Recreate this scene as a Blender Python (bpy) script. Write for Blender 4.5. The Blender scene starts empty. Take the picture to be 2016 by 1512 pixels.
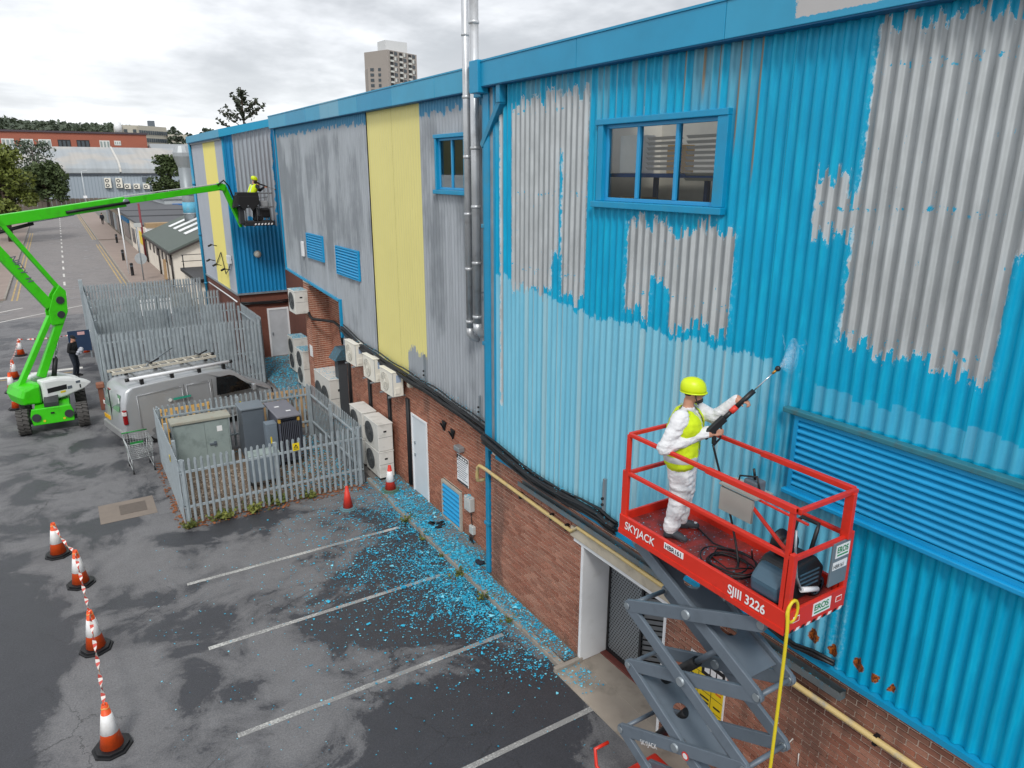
import bpy, bmesh, math, random
from math import sin, cos, pi, radians, floor, hypot, sqrt, atan2
from mathutils import Vector, Matrix, noise as mnoise
random.seed(7)
V3 = Vector
SC = bpy.context.scene
COL = SC.collection

# ------------------------------------------------------------ camera
CAMZ = 8.2
PITCH, ROLL, YAW = radians(16.617), radians(0.099), radians(31.944)
FPX = 1405.5                       # focal length in pixels of the 2016 px wide photograph
fw = V3((sin(YAW)*cos(PITCH), cos(YAW)*cos(PITCH), -sin(PITCH)))
rt = V3((cos(YAW), -sin(YAW), 0))
up = rt.cross(fw)
RT = cos(ROLL)*rt + sin(ROLL)*up
UP = -sin(ROLL)*rt + cos(ROLL)*up
cd = bpy.data.cameras.new('camera'); cam = bpy.data.objects.new('camera', cd); COL.objects.link(cam)
cd.sensor_width = 36; cd.lens = 36*FPX/2016; cd.clip_start = .1; cd.clip_end = 6000
cam.matrix_world = Matrix(((RT.x, UP.x, -fw.x, 0), (RT.y, UP.y, -fw.y, 0), (RT.z, UP.z, -fw.z, CAMZ), (0, 0, 0, 1)))
SC.camera = cam
SC.cycles.max_bounces = 6; SC.cycles.diffuse_bounces = 2; SC.cycles.glossy_bounces = 3; SC.cycles.transparent_max_bounces = 8
SC.render.resolution_x, SC.render.resolution_y = 1024, 768

def ray(x, y):
    return RT*((x-1008)/FPX) + UP*(-(y-756)/FPX) + fw
def gr(x, y, z=0.):                # pixel -> point at height z
    d = ray(x, y); t = (z-CAMZ)/d.z
    return V3((d.x*t, d.y*t, z))
def wl(x, y, X):                   # pixel -> point on the plane x = X
    d = ray(x, y); t = X/d.x
    return V3((X, d.y*t, CAMZ+d.z*t))
def yp(x, y, Y):                   # pixel -> point on the plane y = Y
    d = ray(x, y); t = Y/d.y
    return V3((d.x*t, Y, CAMZ+d.z*t))
def proj(P):
    q = V3(P)-V3((0, 0, CAMZ)); w = q.dot(fw)
    return (1008+FPX*q.dot(RT)/w, 756-FPX*q.dot(UP)/w, w)

# ------------------------------------------------------------ colour helpers
def lin(h, k=1.):
    h = h.lstrip('#'); o = []
    for i in (0, 2, 4):
        c = int(h[i:i+2], 16)/255
        o.append((c/12.92 if c <= .04045 else ((c+.055)/1.055)**2.4)*k)
    return (o[0], o[1], o[2], 1)

# ------------------------------------------------------------ node expression helper
class NV:                          # a float socket with operators
    def __init__(s, T, sock): s.T, s.s = T, sock
    def _b(s, op, o, rev=False):
        a, b = (o, s) if rev else (s, o)
        return s.T.math(op, a, b)
    def __add__(s, o): return s._b('ADD', o)
    def __radd__(s, o): return s._b('ADD', o, True)
    def __sub__(s, o): return s._b('SUBTRACT', o)
    def __rsub__(s, o): return s._b('SUBTRACT', o, True)
    def __mul__(s, o): return s._b('MULTIPLY', o)
    def __rmul__(s, o): return s._b('MULTIPLY', o, True)
    def __truediv__(s, o): return s._b('DIVIDE', o)
class TREE:
    def __init__(s, nt):
        s.nt = nt; s.N = nt.nodes; s.L = nt.links
    def set(s, sock, v):
        if isinstance(v, NV): s.L.new(v.s, sock)
        elif isinstance(v, bpy.types.NodeSocket): s.L.new(v, sock)
        elif v is not None: sock.default_value = v
    def math(s, op, a, b=None, c=None, clamp=False):
        n = s.N.new('ShaderNodeMath'); n.operation = op; n.use_clamp = clamp
        s.set(n.inputs[0], a)
        if b is not None: s.set(n.inputs[1], b)
        if c is not None: s.set(n.inputs[2], c)
        return NV(s, n.outputs[0])
    def mn(s, *a):
        r = a[0]
        for x in a[1:]: r = s.math('MINIMUM', r, x)
        return r
    def mx(s, *a):
        r = a[0]
        for x in a[1:]: r = s.math('MAXIMUM', r, x)
        return r
    def clamp(s, a): return s.math('ADD', a, 0., clamp=True)
    def sstep(s, a, lo, hi):
        n = s.N.new('ShaderNodeMapRange'); n.interpolation_type = 'SMOOTHSTEP'
        s.set(n.inputs[0], a); n.inputs[1].default_value = lo; n.inputs[2].default_value = hi
        return NV(s, n.outputs[0])
    def pos(s):
        n = s.N.new('ShaderNodeNewGeometry'); return n.outputs['Position']
    def xyz(s, vec=None):
        n = s.N.new('ShaderNodeSeparateXYZ'); s.L.new(vec if vec is not None else s.pos(), n.inputs[0])
        return [NV(s, o) for o in n.outputs]
    def comb(s, x=0., y=0., z=0.):
        n = s.N.new('ShaderNodeCombineXYZ')
        for i, v in enumerate((x, y, z)): s.set(n.inputs[i], v)
        return n.outputs[0]
    def noise(s, vec, scale=1., detail=3., rough=.5, dist=0.):
        n = s.N.new('ShaderNodeTexNoise'); s.L.new(vec, n.inputs['Vector'])
        n.inputs['Scale'].default_value = scale; n.inputs['Detail'].default_value = detail
        n.inputs['Roughness'].default_value = rough; n.inputs['Distortion'].default_value = dist
        return NV(s, n.outputs['Fac'])
    def white(s, vec):
        n = s.N.new('ShaderNodeTexWhiteNoise'); n.noise_dimensions = '3D'; s.L.new(vec, n.inputs['Vector'])
        return NV(s, n.outputs['Value'])
    def voro(s, vec, scale=1., feature='F1'):
        n = s.N.new('ShaderNodeTexVoronoi'); n.feature = feature; s.L.new(vec, n.inputs['Vector'])
        n.inputs['Scale'].default_value = scale
        return NV(s, n.outputs['Distance'])
    def mix(s, f, a, b, mode='MIX'):
        n = s.N.new('ShaderNodeMix'); n.data_type = 'RGBA'; n.blend_type = mode
        s.set(n.inputs[0], f); s.set(n.inputs[6], a); s.set(n.inputs[7], b)
        return n.outputs[2]
    def val(s, col, k):            # colour * scalar
        n = s.N.new('ShaderNodeVectorMath'); n.operation = 'SCALE'
        s.set(n.inputs[0], col if not isinstance(col, tuple) else col[:3]); s.set(n.inputs[3], k)
        return n.outputs[0]

def new_mat(name):
    m = bpy.data.materials.new(name); m.use_nodes = True
    T = TREE(m.node_tree); bs = m.node_tree.nodes['Principled BSDF']
    return m, T, bs
def add_bump(T, bs, h, strength=.3, dist=.01):
    n = T.N.new('ShaderNodeBump'); n.inputs['Strength'].default_value = strength; n.inputs['Distance'].default_value = dist
    T.set(n.inputs['Height'], h); T.L.new(n.outputs[0], bs.inputs['Normal'])

MATS = {}
def pm(name, hexc, rough=.6, metal=0., var=.18, vs=3., bump=0., bs_=60., spec=None, k=1., dirt=None, dirt_amt=.0, streak=False):
    """principled paint / metal / plastic with mottling, optional dirt colour and fine relief"""
    if name in MATS: return MATS[name]
    m, T, bs = new_mat(name); P = T.pos()
    c = lin(hexc, k)
    n = T.noise(P, vs, 3., .6)
    f = T.math('MULTIPLY_ADD', n, var*2, 1-var)
    colr = T.val(c, f)
    if dirt:
        if streak:
            x, y, z = T.xyz(P); q = T.comb(x*6., y*6., z*.5)
        else: q = P
        d = T.sstep(T.noise(q, vs*.9, 4., .65), .5, .72)*dirt_amt
        colr = T.mix(d, colr, lin(dirt))
    T.set(bs.inputs['Base Color'], colr)
    T.set(bs.inputs['Roughness'], T.math('MULTIPLY_ADD', n, .25, rough-.12, clamp=True))
    bs.inputs['Metallic'].default_value = metal
    if spec is not None: bs.inputs['Specular IOR Level'].default_value = spec
    if bump: add_bump(T, bs, T.noise(P, bs_, 4.), bump, .004)
    MATS[name] = m
    return m

# ------------------------------------------------------------ world, sun, exposure
SUN_EL, SUN_AZ = radians(46), radians(210)       # azimuth measured from +Y clockwise
w = bpy.data.worlds.new('World'); SC.world = w; w.use_nodes = True
T = TREE(w.node_tree)
bg = T.N['Background']; bg.inputs['Strength'].default_value = .1
sky = T.N.new('ShaderNodeTexSky'); sky.sky_type = 'NISHITA'; sky.sun_disc = False
sky.sun_elevation = SUN_EL; sky.sun_rotation = SUN_AZ
tc = T.N.new('ShaderNodeTexCoord'); gen = tc.outputs['Generated']
x, y, z = T.xyz(gen)
zz = T.mx(z, .0)+.16
cv = T.comb(x/zz, y/zz, 0.)                        # a cloud layer seen in perspective
n1 = T.noise(cv, .55, 6., .55, .35); n2 = T.noise(cv, 1.9, 5., .6)
d = n1*.75+n2*.25
lum = T.sstep(d, .37, .63)                         # 0 grey underside .. 1 bright gap
cl = T.mix(lum, (3.3, 3.42, 3.6, 1), (8.6, 8.7, 8.9, 1))
hz = T.sstep(z, .0, .22)
cl = T.mix(hz, T.mix(.4, cl, (7.6, 7.75, 8.0, 1)), cl)
T.set(bg.inputs['Color'], T.mix(.93, sky.outputs[0], cl))
sl = bpy.data.lights.new('sun', 'SUN'); sl.energy = 1.15; sl.angle = radians(12); sl.color = (1, .97, .92)
so = bpy.data.objects.new('sun', sl); COL.objects.link(so)
sdir = V3((sin(SUN_AZ)*cos(SUN_EL), cos(SUN_AZ)*cos(SUN_EL), sin(SUN_EL)))
so.rotation_euler = sdir.to_track_quat('Z', 'Y').to_euler(); so.location = (-20, -30, 40)
SC.view_settings.view_transform = 'Standard'; SC.view_settings.look = 'None'
SC.view_settings.exposure = .72; SC.view_settings.gamma = 1; SC.view_settings.use_curve_mapping = False

# ------------------------------------------------------------ mesh builder and object tree
ORG = {}
class MB:
    def __init__(s): s.v, s.f, s.m, s.s = [], [], [], []
    def add(s, vs, fs, mi=0, sm=False):
        b = len(s.v); s.v += [tuple(p) for p in vs]
        for f in fs: s.f.append([b+i for i in f]); s.m.append(mi); s.s.append(sm)
        return s
    def box(s, x0, x1, y0, y1, z0, z1, mi=0):
        return s.add([(x0,y0,z0),(x1,y0,z0),(x1,y1,z0),(x0,y1,z0),(x0,y0,z1),(x1,y0,z1),(x1,y1,z1),(x0,y1,z1)],
              [(0,3,2,1),(4,5,6,7),(0,1,5,4),(1,2,6,5),(2,3,7,6),(3,0,4,7)], mi)
    def cbox(s, c, sx, sy, sz, mi=0, R=None):
        c = V3(c); vs = []
        for dz in (-1, 1):
            for dx, dy in ((-1,-1),(1,-1),(1,1),(-1,1)):
                p = V3((dx*sx/2, dy*sy/2, dz*sz/2)); vs.append(c+(R@p if R else p))
        return s.add(vs, [(0,3,2,1),(4,5,6,7),(0,1,5,4),(1,2,6,5),(2,3,7,6),(3,0,4,7)], mi)
    def bar(s, p, q, wd, ht, upv=(0,0,1), mi=0):
        p, q = V3(p), V3(q); d = (q-p).normalized(); u = V3(upv)
        if abs(d.dot(u)) > .98: u = V3((1,0,0)) if abs(d.x) < .9 else V3((0,1,0))
        sd = d.cross(u).normalized(); u = sd.cross(d).normalized()
        vs = [e+sd*(a*wd/2)+u*(b*ht/2) for e in (p, q) for a, b in ((-1,-1),(1,-1),(1,1),(-1,1))]
        return s.add(vs, [(0,1,2,3),(7,6,5,4),(0,4,5,1),(1,5,6,2),(2,6,7,3),(3,7,4,0)], mi)
    def cyl(s, p, q, r, r2=None, n=12, caps=True, mi=0, sm=True):
        p, q = V3(p), V3(q); d = (q-p).normalized(); a = d.orthogonal().normalized(); b = d.cross(a)
        r2 = r if r2 is None else r2
        vs = [c+a*(rr*cos(2*pi*i/n))+b*(rr*sin(2*pi*i/n)) for c, rr in ((p, r), (q, r2)) for i in range(n)]
        s.add(vs, [(i, (i+1) % n, n+(i+1) % n, n+i) for i in range(n)], mi, sm)
        if caps:
            k = len(s.v)-2*n
            s.f.append([k+i for i in reversed(range(n))]); s.m.append(mi); s.s.append(False)
            s.f.append([k+n+i for i in range(n)]); s.m.append(mi); s.s.append(False)
        return s
    def tube(s, pts, r, n=8, mi=0, caps=True):
        pts = [V3(p) for p in pts]; d0 = (pts[1]-pts[0]).normalized(); a = d0.orthogonal().normalized(); rings = []
        for i, p in enumerate(pts):
            d = (pts[min(i+1, len(pts)-1)]-pts[max(i-1, 0)]).normalized()
            a = (a-d*a.dot(d)).normalized(); b = d.cross(a)
            rr = r[i] if isinstance(r, (list, tuple)) else r
            rings.append([p+a*(rr*cos(2*pi*j/n))+b*(rr*sin(2*pi*j/n)) for j in range(n)])
        vs = [p for g in rings for p in g]; fs = []
        for i in range(len(pts)-1):
            for j in range(n): fs.append((i*n+j, i*n+(j+1) % n, (i+1)*n+(j+1) % n, (i+1)*n+j))
        if caps: fs += [tuple(reversed(range(n))), tuple((len(pts)-1)*n+j for j in range(n))]
        return s.add(vs, fs, mi, True)
    def lathe(s, prof, o=(0,0,0), n=20, R=None, mi=0, sm=True):
        o = V3(o); vs = []
        for r, z in prof:
            for j in range(n):
                p = V3((r*cos(2*pi*j/n), r*sin(2*pi*j/n), z)); vs.append(o+(R@p if R else p))
        fs = [(i*n+j, i*n+(j+1) % n, (i+1)*n+(j+1) % n, (i+1)*n+j) for i in range(len(prof)-1) for j in range(n)]
        s.add(vs, fs, mi, sm)
        if prof[0][0] > 1e-4: s.f.append([len(s.v)-len(vs)+j for j in reversed(range(n))]); s.m.append(mi); s.s.append(False)
        if prof[-1][0] > 1e-4: s.f.append([len(s.v)-n+j for j in range(n)]); s.m.append(mi); s.s.append(False)
        return s
    def prism(s, poly, ext, mi=0):
        poly = [V3(p) for p in poly]; e = V3(ext); n = len(poly)
        nrm = V3((0,0,0))
        for i in range(n): nrm += poly[i].cross(poly[(i+1) % n])
        if nrm.dot(e) > 0: poly = poly[::-1]
        vs = poly+[p+e for p in poly]
        return s.add(vs, [tuple(range(n)), tuple(reversed(range(n, 2*n)))]+[(i, n+i, n+(i+1) % n, (i+1) % n) for i in range(n)], mi)
    def ball(s, c, rx, ry=None, rz=None, nu=14, nv=9, mi=0, R=None):
        ry = ry or rx; rz = rz or rx; c = V3(c); vs = []; fs = []
        for i in range(nv+1):
            t = pi*i/nv
            for j in range(nu):
                p = V3((rx*sin(t)*cos(2*pi*j/nu), ry*sin(t)*sin(2*pi*j/nu), rz*cos(t))); vs.append(c+(R@p if R else p))
        for i in range(nv):
            for j in range(nu): fs.append((i*nu+j, (i+1)*nu+j, (i+1)*nu+(j+1) % nu, i*nu+(j+1) % nu))
        return s.add(vs, fs, mi, True)
    def mesh(s, name, mats, org=(0,0,0)):
        me = bpy.data.meshes.new(name); o = V3(org)
        me.from_pydata([tuple(V3(p)-o) for p in s.v], [], s.f)
        for m in (mats if isinstance(mats, (list, tuple)) else [mats]): me.materials.append(m)
        me.polygons.foreach_set('material_index', s.m); me.polygons.foreach_set('use_smooth', s.s)
        me.validate(); me.update(); return me
    def build(s, name, mats, parent=None, bevel=0., seg=2):
        if parent is not None: org = ORG.get(parent.name, (0,0,0))
        else:
            xs = [p[0] for p in s.v]; ys = [p[1] for p in s.v]; zs = [p[2] for p in s.v]
            org = ((min(xs)+max(xs))/2, (min(ys)+max(ys))/2, min(zs))
        o = bpy.data.objects.new(name, s.mesh(name, mats, org)); COL.objects.link(o)
        if parent is not None: o.parent = parent
        else: o.location = org
        ORG[o.name] = tuple(org)
        if bevel:
            b = o.modifiers.new('bevel', 'BEVEL'); b.width = bevel; b.segments = seg; b.limit_method = 'ANGLE'; b.angle_limit = radians(40)
        return o
def thing(name, label, cat, loc, rz=0., group=None, local=False):
    o = bpy.data.objects.new(name, None); COL.objects.link(o); o.empty_display_size = .2
    o.location = loc; o.rotation_euler = (0, 0, rz); tag(o, label, cat, group)
    ORG[o.name] = (0, 0, 0) if local else tuple(loc)
    return o
def tag(o, label, cat, group=None, kind=None):
    if label: o['label'] = label
    if cat: o['category'] = cat
    if group: o['group'] = group
    if kind: o['kind'] = kind
    return o
def struct(o): o['kind'] = 'structure'; return o
def stuff(o): o['kind'] = 'stuff'; return o
def inst(me, name, parent, loc, rz=0.):
    o = bpy.data.objects.new(name, me); COL.objects.link(o); o.parent = parent
    o.location = V3(loc)-V3(ORG.get(parent.name, (0,0,0))); o.rotation_euler = (0, 0, rz)
    return o
def copy_tree(src, parent=None):
    c = src.copy(); COL.objects.link(c); c.parent = parent
    for ch in src.children: copy_tree(ch, c)
    return c
def place(src, loc, rz, label, group=None):
    c = copy_tree(src); c.location = loc; c.rotation_euler = (0, 0, rz); c['label'] = label
    if group: c['group'] = group
    return c
def crv(pts, n=6):                  # Catmull-Rom through the points
    P = [V3(p) for p in pts]; P = [P[0]*2-P[1]]+P+[P[-1]*2-P[-2]]; out = []
    for i in range(1, len(P)-2):
        for j in range(n):
            t = j/n; out.append(.5*((2*P[i])+(P[i+1]-P[i-1])*t+(2*P[i-1]-5*P[i]+4*P[i+1]-P[i+2])*t*t+(3*P[i]-P[i-1]-3*P[i+1]+P[i+2])*t**3))
    return out+[P[-2]]
def text(parent, s, o, xd, yd, size, mat, name='lettering', wide=1., shear=0., lift=.003, bold=0.):
    """flat lettering on a surface: o = lower left corner, xd reading direction, yd up direction"""
    cu = bpy.data.curves.new('t', 'FONT'); cu.body = s; cu.size = size; cu.shear = shear; cu.offset = bold
    ob = bpy.data.objects.new('t', cu); COL.objects.link(ob)
    bpy.context.view_layer.update()
    me = bpy.data.meshes.new_from_object(ob.evaluated_get(bpy.context.evaluated_depsgraph_get()))
    bpy.data.objects.remove(ob)
    xd = V3(xd).normalized(); yd = V3(yd).normalized(); nd = xd.cross(yd)
    org = V3(ORG.get(parent.name, (0,0,0)))
    for v in me.vertices:
        v.co = V3(o)+xd*(v.co.x*wide)+yd*v.co.y+nd*lift-org
    me.materials.clear(); me.materials.append(mat)
    b = bpy.data.objects.new(name, me); COL.objects.link(b); b.parent = parent
    return b
# ============================================================ ground
def asphalt_mat(name, dry, wet, blobs, base=.0, speck=.25, cracks=False):
    m, T, bs = new_mat(name); P = T.pos(); x, y, z = T.xyz(P)
    n = T.math('MULTIPLY_ADD', T.noise(P, .7, 6., .68, .5), .85, .075)
    for (cx, cy, rx, ry, a) in blobs:
        dx = (x-cx)/rx; dy = (y-cy)/ry
        g = T.clamp(1.-(dx*dx+dy*dy)); n = n+g*a
    fine = T.noise(P, 22., 3., .75); md = T.noise(P, 2.6, 4., .7); n = n+(fine-.5)*.13+(md-.5)*.15+base
    wetm = T.sstep(n, .525, .57)
    damp = T.sstep(n, .43, .54)
    sp = T.noise(P, 38., 4., .9)
    k = T.math('MULTIPLY_ADD', T.sstep(sp, .3, .7), speck*2, 1-speck)*T.math('MULTIPLY_ADD', fine, .5, .75)*T.math('MULTIPLY_ADD', md, .5, .75)
    c = T.mix(damp*.4, lin(dry), lin(wet)); c = T.mix(wetm, c, lin(wet)); c = T.val(c, k)
    grit = T.sstep(T.voro(P, 30.), .04, .10)
    sel = T.sstep(T.noise(P, 5., 3.), .5, .62)
    c = T.mix((1.-grit)*sel*.7, c, lin('#b4b3ad'))
    if cracks:
        vo = T.N.new('ShaderNodeTexVoronoi'); vo.feature = 'DISTANCE_TO_EDGE'; T.L.new(T.comb(x+(md-.5)*.5, y+(fine-.5)*.12+(md-.5)*.4, 0.), vo.inputs['Vector']); vo.inputs['Scale'].default_value = .36
        cr = T.sstep(NV(T, vo.outputs['Distance']), .004, .001)*T.sstep(T.noise(P, .33, 2.), .48, .56)
        c = T.mix(cr*.5, c, lin('#1d1d1e'))
        tr = T.sstep(T.math('ABSOLUTE', T.math('ABSOLUTE', x+3.1+(y-15.)*.04)-.78), .16, .08)*T.sstep(T.noise(T.comb(x*3., y*.3, 0.), 1.4, 4.), .42, .6)
        c = T.mix(tr*.4, c, lin(wet))
        oil = T.sstep(T.noise(P, 1.5, 3., .6), .68, .76); c = T.mix(oil*.55, c, lin('#26262a'))
    T.set(bs.inputs['Base Color'], c)
    T.set(bs.inputs['Roughness'], T.math('MULTIPLY_ADD', wetm, -.42, .88))
    add_bump(T, bs, sp, .6, .008)
    return m
def _b(px, py, rx, ry, a): q = gr(px, py); return (q.x, q.y, rx, ry, a)
M_ASPH = asphalt_mat('asphalt', '#6f6f71', '#393a3f',
    [_b(20, 1350, 1.1, 5., .24), _b(380, 1235, .9, .9, .17), _b(260, 1190, 1.7, .4, .13), _b(730, 1220, 1.7, 1.1, .18), _b(450, 1350, 1., .7, .15), _b(930, 1430, 3.0, 1.7, .24), _b(850, 1130, 2.4, 3.4, .2),
     _b(470, 1035, 2., .5, .17), _b(250, 1110, 1.1, 1., -.2), _b(220, 1390, 1.2, 1.7, -.2), _b(610, 1400, .7, .4, -.26), _b(570, 1075, 1., .6, -.12), _b(500, 1310, .6, .4, -.1), _b(200, 1035, .9, .6, .22), _b(60, 960, .8, 2.4, .1), _b(160, 880, 2.5, .9, .08), _b(140, 780, .7, 3., .1)], base=-.02, cracks=True, speck=.32)
M_ROAD = asphalt_mat('road asphalt', '#7f7b7a', '#6b6868', [], base=-.04, speck=.12)
M_LAND = pm('far ground', '#6d6c66', .9, var=.3, vs=.06)
M_PAVE = asphalt_mat('pavement', '#75706b', '#4a4846', [], base=.0, speck=.2)
M_CONC = pm('concrete apron', '#a0968a', .88, var=.3, vs=1.6, bump=.4, bs_=90, dirt='#6c665d', dirt_amt=.6)
M_KERB = pm('kerb concrete', '#928b82', .85, var=.3, vs=4., bump=.4, bs_=70, dirt='#55524a', dirt_amt=.7)
def paint_mat(name, hexc, wear=.5):
    m, T, bs = new_mat(name); P = T.pos()
    n = T.noise(P, 28., 5., .75); b = T.noise(P, 1.3, 4.)
    f = T.sstep(n*.7+b*.5, .52-wear*.1, .68-wear*.04)
    T.set(bs.inputs['Base Color'], T.mix(f*wear*1.3, T.val(lin(hexc), T.math('MULTIPLY_ADD', b, .3, .85)), lin('#5a5a5c')))
    bs.inputs['Roughness'].default_value = .8
    return m
M_LINE = paint_mat('worn white road paint', '#c8c8c4', .55)
M_LINE2 = paint_mat('white road paint', '#dedcd6', .35)
M_YEL = paint_mat('yellow road paint', '#c6a868', .4)

def sheet(name, x0, x1, y0, y1, z, mat, parent=None, nx=1, ny=1):
    b = MB(); vs = [(x0+(x1-x0)*i/nx, y0+(y1-y0)*j/ny, z) for j in range(ny+1) for i in range(nx+1)]
    b.add(vs, [(j*(nx+1)+i, j*(nx+1)+i+1, (j+1)*(nx+1)+i+1, (j+1)*(nx+1)+i) for j in range(ny) for i in range(nx)])
    return b.build(name, mat, parent)
struct(sheet('ground', -2500, 2500, -400, 4000, -.012, M_LAND))
carpark = struct(sheet('car_park', -30, 6.4, -8, 49.2, 0., M_ASPH))
road = struct(sheet('road', -3.75, 4.0, 49.2, 171, .0, M_ROAD))
junction = struct(sheet('road', -120, -3.75, 46., 56, .002, M_ROAD))
far_road = struct(sheet('road', -140, 140, 171, 182, .0, M_ROAD))
for Y in (14.53, 12.10, 9.68, 7.31, 4.95):
    b = MB(); x1 = 6.12 if Y < 7.5 else 5.85
    b.add([(1.16, Y-.05, .004), (x1, Y-.05, .004), (x1, Y+.05, .004), (1.16, Y+.05, .004)], [(0,1,2,3)]); b.build('bay_line', M_LINE, carpark)
# manhole cover set in a pale concrete surround
c = gr(262, 1000); b = MB(); b.box(c.x-.75, c.x+.5, c.y-.6, c.y+.55, .0, .006); o = b.build('patch_repair', pm('repair concrete', '#7f756c', .9, var=.25, vs=3, bump=.4), carpark)
b = MB(); b.box(c.x-.3, c.x+.3, c.y-.3, c.y+.3, .004, .012); b.build('manhole_cover', pm('manhole iron', '#6b625b', .7, .3, var=.3, vs=9, bump=.5, bs_=30), carpark)
# road markings
y = 52.
while y < 158:
    b = MB(); L = 2.1
    xc = -.3+(y-52)*.008
    b.box(xc-.07, xc+.07, y, y+L, .002, .006); b.build('lane_dash', M_LINE2, road); y += 5.2
for x0 in (-3.28, -3.0):
    b = MB(); b.box(x0-.05, x0+.05, 56.5, 118, .002, .006); b.build('yellow_line', M_YEL, road)
for x0 in (3.45, 3.72):
    b = MB(); b.box(x0-.05, x0+.05, 60, 96, .002, .006); b.build('yellow_line', M_YEL, road)
    b = MB(); b.box(x0-.05, x0+.05, 103, 168, .002, .006); b.build('yellow_line', M_YEL, road)
for pts in (((-9, 46.5), (-3.6, 48.6), (.2, 52.), (2.2, 53.4)), ((-9, 49.6), (-5, 51), (-2.6, 53.2))):
    b = MB()
    for (ax, ay), (bx, by) in zip(pts, pts[1:]): b.bar((ax, ay, .006), (bx, by, .006), .14, .004)
    b.build('give_way_line', M_LINE2, road)
for x0, x1, Y in ((-1.9, .0, 35.2), (-4.6, -2.4, 35.0)):
    b = MB(); b.box(x0, x1, Y-.16, Y+.16, .001, .005); b.build('stop_line', M_LINE2, carpark)
b = MB(); b.box(-9, -.4, 34.55, 34.62, .001, .005); b.build('yellow_line', M_YEL, carpark)
# pavement with kerb stones beside the building
pv = struct(MB().box(6.29, 12., 8.36, 33., -.02, .1).build('pavement', M_PAVE))
y = 8.36
while y < 17.3:
    b = MB(); j = random.uniform(-.012, .012); b.box(6.165+j, 6.287+j, y+.004, y+.905, -.02, .102+random.uniform(-.008, .008)); b.build('kerb_stone', M_KERB, pv, .012); y += .91
ap = struct(MB().box(6.06, 7.4, -3, 8.33, -.02, .018).build('concrete_apron', M_CONC))
MB().box(6.05, 6.62, 8.27, 8.355, -.02, .1).build('kerb_end', M_KERB, ap, .01)
for sx, (x0, x1, y0, y1) in ((1, (4.0, 6.75, 60, 100)), (1, (4.0, 6.75, 102, 169)), (-1, (-6.6, -3.75, 57, 169))):
    p = struct(MB().box(x0, x1, y0, y1, -.02, .11).build('pavement', pm('far pavement', '#8f8179', .9, var=.2, vs=.8)))
    kx = x0-.06 if sx > 0 else x1+.06
    MB().box(kx-.06, kx+.06, y0, y1, -.02, .115).build('kerb', M_KERB, p)
M_GRASS = pm('verge grass', '#5d6a3a', .9, var=.4, vs=2.)
struct(MB().box(-30, -6.6, 57, 169, -.02, .06).build('verge', M_GRASS))
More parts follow.
